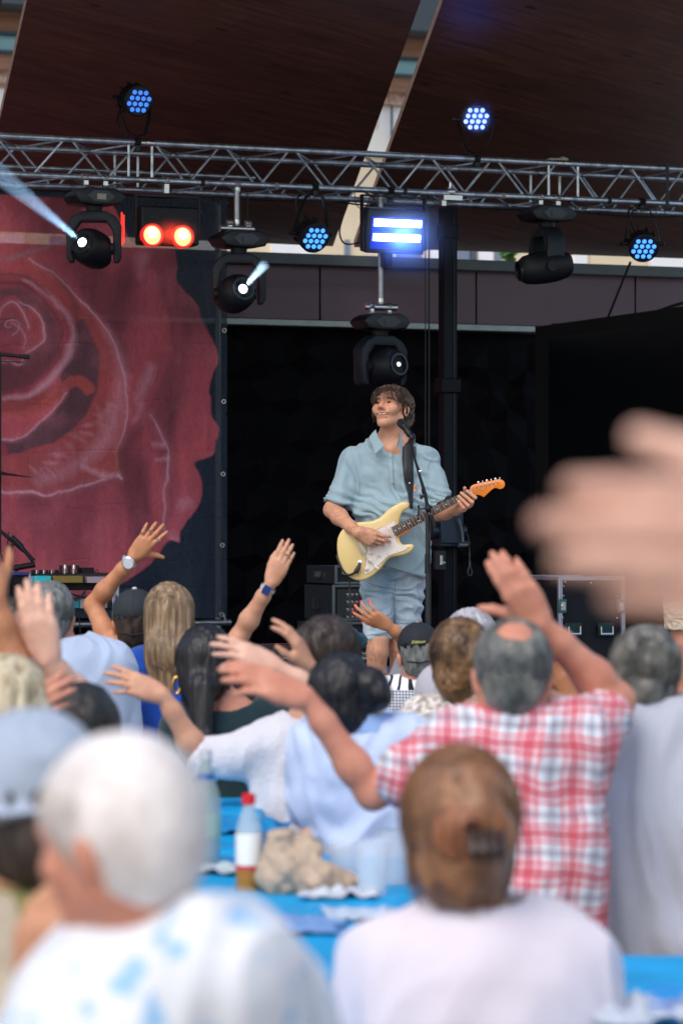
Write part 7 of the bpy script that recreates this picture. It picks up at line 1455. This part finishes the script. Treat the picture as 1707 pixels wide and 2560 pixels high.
# white haired man
def wh(Rm, m): return [ell((0, -.022, .036), (.086, .108, .097)), ell((0, -.045, -.03), (.066, .064, .066), k=.05), ell((0, .120, -.02), (.100, .105, .118), k=.012, sub=True), cut((0, 0, -.10), (0, .3, -1), .01), ell((.087, .0, -.03), (.024, .030, .038), k=.008, sub=True), ell((-.087, .0, -.03), (.024, .030, .038), k=.008, sub=True)]
SHW = shirt_pat('white_leaf_shirt', (226, 228, 234), spots((140, 184, 222), (214, 217, 224), 22, .36, .46))
person('white haired man in white shirt with faint pale blue pattern, looking left in the foreground', 3.4, (285, 2098), SK['pink'], (305, 2560, .12), (548, 2445, -.04), yaw=58, torso_yaw=30, pitch=-10, roll=-4, hm=.86, shirt=dict(mat=SHW, sleeve=.85, infl=.022, collar=True, fold=.012, fs=6), h=.007, bulk=1.12, neckr=.064,
    hair=combo_hair(hsdf(HB_WHITE, wh, .007, .0015, (40, 40, 30)), add_strands(dict(n=2200, rad=(.085, .107, .096), off=.003, length=.05, mat=HB_WHITE, seed=67, mask=backmask, th=.0012))))
# auburn woman, pale pink top
def claw(Rm, m): return [ell((0, -.030, .034), (.094, .112, .110)), ell((.01, -.112, .02), (.055, .038, .060), k=.02), ell((.04, -.10, -.01), (.052, .04, .048), k=.02), ell((-.0, -.07, -.06), (.074, .055, .062), k=.03), ell((0, .10, -.03), (.085, .09, .12), k=.01, sub=True)]
o, hc, HRm, _ = person('woman with auburn hair pinned up with a dark claw clip in pale pink top', 5.15, (1150, 2082), SK['mid'], (985, 2425), (1398, 2405), pitch=-3, hm=.98, shirt=dict(mat=cloth('pale_pink', (214, 206, 216)), sleeve=.9, infl=.022, fold=.012, fs=5), h=.006, bulk=1.14,
    hair=combo_hair(hsdf(HB_RED, claw, .006, .006, (30, 30, 20)), add_strands(dict(n=1700, rad=(.098, .118, .116), off=.003, length=.11, mat=HB_RED, seed=71, curl=.001, wave=.15, mask=backmask, th=.0017, crown=(.2, -1.2, .0)))))
mb = MB(); c = hc+HRm@A(.038, -.158, -.020); [mb.tube([c+HRm@A(-.022+.014*i, -.010, -.018), c+HRm@A(-.024+.015*i, -.020, .0), c+HRm@A(-.026+.016*i, -.008, .02), c+HRm@A(-.028+.018*i, .012, .034)], [.003, .006, .006, .003], 6) for i in range(4)]; mk('hair_clip', mb, M('clip_dark', srgb(44, 38, 38), .3), o)
mb = MB()
for k_ in range(7):
    r0 = .016+.0055*k_; mb.tube([hc+HRm@A(.012+r0*math.cos(t)*1.15, -.158+.010*k_*.25+.012*(r0/.05), .012+r0*math.sin(t)) for t in np.linspace(.4*k_, 4.6+.4*k_, 18)], [.0045]*4+[.0085]*10+[.004]*4, 7)
mk('hair_twist', mb, hairmat('auburn_twist', (104, 64, 44), (158, 100, 66)), o)
# big out-of-focus hand at the right
ar = [dict(s='L', el=(3300, 2300, .35), wr=(2235, 1400, .05), tip=(1350, 1350, .0), palm=(0, 1, 0), thumb=(0, 0, 1), sc=1.0, m=1.0, spread=-.5, to=22, tc=2, tl=1.15, curl=(3, 3, 3, 4), fm=1.02, k=.005)]
person('person outside the right edge whose big blurred hand reaches in over the stage view', 1.72, (4000, 1150, .5), SK['pale'], (3500, 2100, .5), (5100, 2100, .5), arms=ar, shirt=dict(mat=cloth('sand_top', (0, 0, 0)), sleeve=.5), hair=hsdf(HB_DARK, short_cap(.01)), h=.004, sitz=.72, group=None)
# --- musician at the right edge of the stage, seen from the waist down
Yk = 17.2; c = lambda x, y, d=0: W(x, y, Yk+d)
hcx = c(1800, 1052); HRm = head_frame(R(185), 0, 0); nbk = c(1795, 1128)
Bk = head_prims(hcx, HRm, 1, True, nbk)+[cone(nbk, c(1735, 1150), .055, .05, .05), cone(nbk, c(1862, 1150), .055, .05, .05), cone(c(1795, 1190), c(1745, 1400), .16, .14, .05, fl=((0, 1, 0), .7))]
Bk += arm_prims(c(1735, 1150), c(1690, 1290, -.1), c(1700, 1370, -.22))+arm_prims(c(1862, 1150), c(1880, 1290, -.1), c(1850, 1380, -.2))
for wv_, dd in ((c(1700, 1370, -.22), A(1, -.2, -.3)), (c(1850, 1380, -.2), A(-.6, -.2, -.4))): Bk += hand_prims(wv_, dd, (0, 1, 0), (0, 0, 1), .95, 4, (25, 28, 30, 32))[0]
for hx_, kx in ((1697, 1704), (1775, 1780)):
    h_, k_, a_ = c(hx_, 1440), c(kx, 1610), c(kx-4, 1800); Bk += [cone(h_, k_, .085, .055, .03), cone(k_, k_+(a_-k_)*.4+A(0, .012, 0), .05, .055, .03), cone(k_+(a_-k_)*.4+A(0, .012, 0), a_*A(1, 1, 0)+Z*(ZS+.08), .055, .032, .03), cone(a_*A(1, 1, 0)+Z*(ZS+.06), a_*A(1, 1, 0)+A(0, -.14, ZS+.03), .034, .028, .02)]
o = sdf_obj('person', Bk, .006, SK['pink'], None, None, 1); tag(o, 'musician in beige shorts standing on stage at the right edge behind the blurred hand', 'person')
sdf_obj('shorts', [ell(c(1737, 1420), (.17, .13, .12), k=.04), cone(c(1700, 1440), c(1702, 1572), .098, .090, .012), cone(c(1778, 1440), c(1780, 1572), .095, .088, .012), cut(c(1700, 1574), (0, 0, -1))], .005, cloth('beige_shorts', (214, 200, 176), bump=.5, bs=160), o, folds(.006, 14, (1, 1, 1.4), 4))
sdf_obj('shirt', [cone(nbk-Z*.01, c(1735, 1150), .06, .07, .04), cone(nbk-Z*.01, c(1862, 1150), .06, .07, .04), cone(c(1795, 1185), c(1740, 1425), .185, .198, .05, fl=((0, 1, 0), .72)), cone(c(1735, 1150), c(1706, 1240, -.05), .072, .07, .03), cone(c(1862, 1150), c(1876, 1240, -.05), .072, .07, .03), cone(nbk, nbk+Z*.2, .06, .08, .01, True)], .006, cloth('dark_polo', (30, 34, 44)), o, folds(.006, 8))
hsdf(HB_DARK, short_cap(.012))(o, hcx, HRm, 1)
mb = MB(); mb.sphere(c(1698, 1456, -.17), .011, n=10); mk('white_button', mb, M('white_gloss', (.8, .8, .85), .2), o)
# ================================================================== TABLES, BENCHES AND WHAT STANDS ON THEM
BLUE = M('table_blue', srgb(0, 150, 206), .5, spec=.2, var=.16, vs=5, bump=.35, bs=14)
TZ = .75
def table(label, x0, y0, x1, y1, ang=0):
    c = A((x0+x1)/2, (y0+y1)/2, 0); o = thing('table', label, 'table', c, ang, 'long tables covered in blue')
    Rm = rotz(ang); w_, l_ = x1-x0, y1-y0; mb = MB(); mb.box(c+Z*(TZ-.022), (w_-.03, l_-.03, .03), Rm); mk('tabletop', mb, M('bench_wood', srgb(170, 120, 60), .5, var=.2, vs=3, st=(8, 1, 1)), o)
    for sx in (-1, 1):
        for sy in (-1, 1): mb = MB(); q = c+Rm@A(sx*(w_/2-.08), sy*(l_/2-.25), 0); mb.box(q+Z*(TZ-.035)/2, (.03, .05, TZ-.035), Rm); mk('leg', mb, M('leg_green', srgb(40, 70, 56), .5, .3), o)
    # paper cloth with drooping sides
    nx, ny = 40, 90; xs = np.linspace(-w_/2-.17, w_/2+.17, nx); ys = np.linspace(-l_/2-.12, l_/2+.12, ny); X, Y = np.meshgrid(xs, ys); dx_ = np.maximum(np.abs(X)-w_/2, 0); dy_ = np.maximum(np.abs(Y)-l_/2, 0)
    n2 = fbm(np.stack([X.ravel()*5, Y.ravel()*3, X.ravel()*0], 1), 77, 3).reshape(X.shape); dd = np.sqrt(dx_**2+dy_**2)
    Xc = np.sign(X)*(np.minimum(np.abs(X), w_/2+.004)+dd*.12*(1+n2)); Yc = np.sign(Y)*(np.minimum(np.abs(Y), l_/2+.004)+dy_*.15*(1+n2)); Zc = TZ+.002+.003*(n2+1)*(dd <= 0)-dd
    P = np.stack([Xc.ravel(), Yc.ravel(), Zc.ravel()], 1)@Rm.T+c; ii = np.arange(nx*ny).reshape(ny, nx); Q = np.stack([ii[:-1, :-1], ii[:-1, 1:], ii[1:, 1:], ii[1:, :-1]], -1).reshape(-1, 4)
    t = obj('tablecloth', P, Q, BLUE, None, True, origin=c+Z*TZ); tag(t, label.replace('long table', 'blue paper cloth').replace('far table', 'blue paper cloth'), 'tablecloth', 'blue table cloths')
    return o
tp = lambda px, py: W(px, py, F*(CH-TZ)/(py-1310))          # point on a table top under a photo pixel
table('long table between the white haired man and the auburn woman', -.46, 4.7, .10, 7.7, R(-4.5))
table('far table behind the bottles beside the white blouse', -.62, 7.82, -.22, 9.3)
table('long table at the lower right corner in front of the grey shirt', .40, 4.9, 1.6, 5.9)
BEN = M('bench_wood', (0, 0, 0))
def bench(label, xc, y, ln, rz=0):
    o = thing('bench', label, 'bench', (xc, y, 0), rz, 'beer benches under the audience'); Rm = rotz(rz); mb = MB(); c = A(xc, y, 0); mb.box(c+Z*.46, (ln, .25, .028), Rm); mk('seat', mb, BEN, o, bevel=.004)
    for s in (-1, 1): mb = MB(); q = c+Rm@A(s*(ln/2-.3), 0, 0); mb.box(q+Z*.223, (.04, .22, .446), Rm); mk('leg', mb, M('leg_green', (0, 0, 0)), o)
for i, (lab, xc, y, ln) in enumerate([('bench under the man in the black script cap, farthest row right', .45, 13.35, 1.6), ('bench under the black capped person with the watch', -.55, 12.35, 1.2), ('bench under the man in light blue shirt at the left', -.95, 11.4, 1.3), ('bench under the woman with the black ponytail', -.35, 10.2, 1.0), ('bench under the woman with the gold highlighted hair', .45, 9.7, 1.2), ('bench under the woman in the white blouse', -.1, 9.0, .9), ('bench under the woman in the pale blue polo', .08, 7.85, .8), ('bench under the man in the plaid shirt', .62, 6.95, 1.3), ('bench under the dark haired person behind the white haired man', -.68, 7.35, 1.4), ('bench under the person in the pale blue hat', -.5, 4.2, .8), ('bench under the white haired man in the foreground', -.12, 3.35, 1.2), ('bench under the auburn haired woman', .22, 5.1, 1.1)]): bench(lab, xc, y, ln)
# bottles
def lathe_part(name, prof, c, mat, par_, n=28): mb = MB(); mb.lathe(prof, c, None, n); return mk(name, mb, mat, par_)
PET = M('clear_plastic', (.55, .66, .72), .08, alpha=.42); JU = M('apple_juice', srgb(170, 116, 40), .2)
PET.node_tree.nodes['Principled BSDF'].inputs['IOR'].default_value = 1.08
b = tp(622, 2232); sc_ = (2232-1988)/F*b[1]; k = sc_/.25
o = thing('juice_bottle', 'plastic bottle with red cap, white label and amber juice standing on the blue table', 'bottle', b)
lathe_part('bottle', [(.0325*k, .078*k), (.033*k, .080*k), (.033*k, .145*k), (.030*k, .17*k), (.018*k, .205*k), (.0135*k, .22*k), (.0135*k, .232*k)], b+Z*.003, PET, o)
lathe_part('juice', [(.030*k, .0), (.0332*k, .006*k), (.0332*k, .077*k), (.001, .0752*k)], b+Z*.003, JU, o)
lathe_part('label', [(.0338*k, .058*k), (.0340*k, .060*k), (.0340*k, .146*k), (.0338*k, .148*k)], b+Z*.003, M('label_white', srgb(232, 232, 228), .5), o)
lathe_part('label_stripe', [(.0344*k, .058*k), (.0346*k, .060*k), (.0346*k, .068*k), (.0344*k, .069*k)], b+Z*.003, M('label_red', srgb(190, 40, 60), .5), o)
lathe_part('cap', [(.0165*k, .224*k), (.0172*k, .228*k), (.0168*k, .250*k), (.001, .252*k)], b+Z*.003, M('cap_red', srgb(214, 24, 34), .35), o)
b = tp(515, 2165); k = (2165-1880)/F*b[1]/.28
o = thing('water_bottle', 'tall clear bottle with blue and green label beside the shoulder of the white haired man', 'bottle', b)
lathe_part('bottle', [(.034*k, .0), (.036*k, .006*k), (.036*k, .16*k), (.028*k, .19*k), (.015*k, .23*k), (.0135*k, .265*k)], b+Z*.003, M('green_glass', (.40, .52, .52), .08, alpha=.55), o)
lathe_part('label', [(.0366*k, .07*k), (.037*k, .072*k), (.037*k, .125*k), (.0366*k, .127*k)], b+Z*.003, M('label_green', srgb(150, 190, 180), .5), o)
lathe_part('neck_label', [(.0225*k, .205*k), (.0185*k, .224*k)], b+Z*.003, M('label_blue', srgb(40, 90, 160), .5), o); lathe_part('cap', [(.0150*k, .258*k), (.0155*k, .262*k), (.015*k, .282*k), (.001, .283*k)], b+Z*.003, M('cap_pale', srgb(200, 206, 214), .4), o)
# clear cups
CUP = M('cup_plastic', (.7, .78, .86), .1, alpha=.28); CUP.node_tree.nodes['Principled BSDF'].inputs['IOR'].default_value = 1.05
for (x, y, h_, lab) in ((930, 2245, .12, 'clear plastic cup nearest the auburn woman on the blue table'), (985, 2215, .12, 'clear plastic cup between the polo shirt and the auburn hair'), (862, 2225, .10, 'clear plastic cup beside the napkins on the blue table')):
    b = tp(x, y); o = thing('plastic_cup', lab, 'cup', b, 0, 'clear cups on the blue table'); lathe_part('cup_wall', [(.028, 0), (.030, .002), (.040, h_), (.0385, h_), (.0285, .005), (.001, .005)], b+Z*.004, CUP, o)
def facet(o): o.data.polygons.foreach_set('use_smooth', [False]*len(o.data.polygons)); return o
# crumpled paper bag
b = tp(735, 2240); s = b[1]/F; bag = [cone(b+A(-.03, .0, .045), b+A(.05, 0, .04), .045, .04, .02), cone(b+A(-.04, .02, .05), b+A(-.035, .02, .12), .042, .03, .02), cone(b+A(.0, .02, .06), b+A(.03, .03, .10), .045, .03, .02), cone(b+A(.05, .0, .04), b+A(.11, .02, .03), .035, .022, .02), cut(b+Z*.004, (0, 0, -1))]
tag(facet(sdf_obj('paper_bag', bag, .011, M('kraft_paper', srgb(176, 156, 136), .8, var=.1, vs=20), None, lambda v, n: .020*(np.abs(fbm(v*14, 4, 2))-.3)+.008*vnoise(v*60, 6), 0)), 'crumpled beige paper bag beside the juice bottle on the blue table', 'paper bag')
mb = MB(); c = tp(665, 2218); mb.box(c+Z*.035, (.045, .02, .07), rotz(.4)@roty(.2)); o = tag(mk('carton', mb, M('carton_dark', srgb(44, 48, 52), .4), bevel=.004), 'small dark and white carton in front of the paper bag', 'carton'); mb = MB(); mb.box(c+A(-.004, -.012, .035), (.034, .003, .04), rotz(.4)@roty(.2)); mk('label', mb, M('label_white', (0, 0, 0)), o)
def crumple(label, x, y, wx, wy, h_, col, seed, name='napkin', cat='napkin'):
    b = tp(x, y); n = 26; g_ = np.linspace(-1, 1, n); X, Yy = np.meshgrid(g_, g_); rr = np.sqrt(X**2+Yy**2); nz = fbm(np.stack([X.ravel()*2.2+seed, Yy.ravel()*2.2, X.ravel()*0], 1), seed, 3).reshape(X.shape)
    P = np.stack([(b[0]+X*wx*(1+.2*nz)).ravel(), (b[1]+Yy*wy*(1+.2*nz)).ravel(), (TZ+.012+h_*np.abs(nz)*(1.2-rr*.6)).ravel()], 1); ii = np.arange(n*n).reshape(n, n); Q = np.stack([ii[:-1, :-1], ii[:-1, 1:], ii[1:, 1:], ii[1:, :-1]], -1).reshape(-1, 4)
    o = obj(name, P, Q, M('paper_%d' % seed, srgb(*[c_*.9 for c_ in col]), .8, var=.08, vs=30), None, True); so_ = o.modifiers.new('thick', 'SOLIDIFY'); so_.thickness = .002; return tag(o, label, cat, 'paper napkins on the blue table' if name == 'napkin' else None)
crumple('crumpled grey white napkin right of the paper bag', 845, 2250, .075, .06, .022, (206, 214, 226), 3)
crumple('flat grey napkin nearest the pink shoulder', 900, 2300, .07, .09, .02, (190, 206, 226), 5)
crumple('flat pale napkin in the middle of the blue table', 725, 2325, .10, .12, .012, (120, 160, 214), 7)
crumple('small scrap napkin left of the juice bottle', 560, 2185, .08, .10, .018, (190, 205, 212), 9)
crumple('tiny torn napkin on the blue table edge near the white shirt', 668, 2405, .022, .03, .01, (150, 190, 230), 11)
crumple('crumpled white plastic bag with blue print at the lower right corner', 1650, 2560, .10, .10, .045, (196, 206, 220), 13, 'plastic_bag', 'plastic bag')
b = tp(1672, 2545); mb = MB(); [mb.box(b+A(-.01, -.06, .055-.014*i), (.06, .002, .005), rotz(.1)@roty(.1)) for i in range(4)]; tag(mk('printed_slip', mb, M('print_blue', srgb(60, 120, 210), .5)), 'slip with blue printed lines tucked on the white plastic bag', 'slip')
crumple('heap of blue paper cloth pushed up behind the bottles', 560, 2085, .16, .10, .05, (0, 140, 205), 15, 'blue_paper', 'paper')
# folding chair, navy
o = thing('folding_chair', 'navy folding chair showing behind the grey shirt at the right edge', 'chair', W(1730, 1310, 6.9)*A(1, 1, 0)); c = W(1880, 1310, 7.3)*A(1, 1, 0)
NV2 = cloth('navy_seat', (16, 44, 96)); mb = MB(); mb.box(c+Z*.74, (.42, .03, .22)); mk('backrest', mb, NV2, o, bevel=.01); mb = MB(); mb.box(c+A(0, .2, .46), (.42, .4, .03)); mk('seat', mb, NV2, o, bevel=.01)
for sx in (-1, 1):
    for a_, b_ in (((sx*.2, 0, .8), (sx*.2, .05, 0)), ((sx*.19, .38, .46), (sx*.19, .3, 0))): mb = MB(); mb.tube([c+A(*a_), c+A(*b_)], .012, 8); mk('leg', mb, ALU, o)
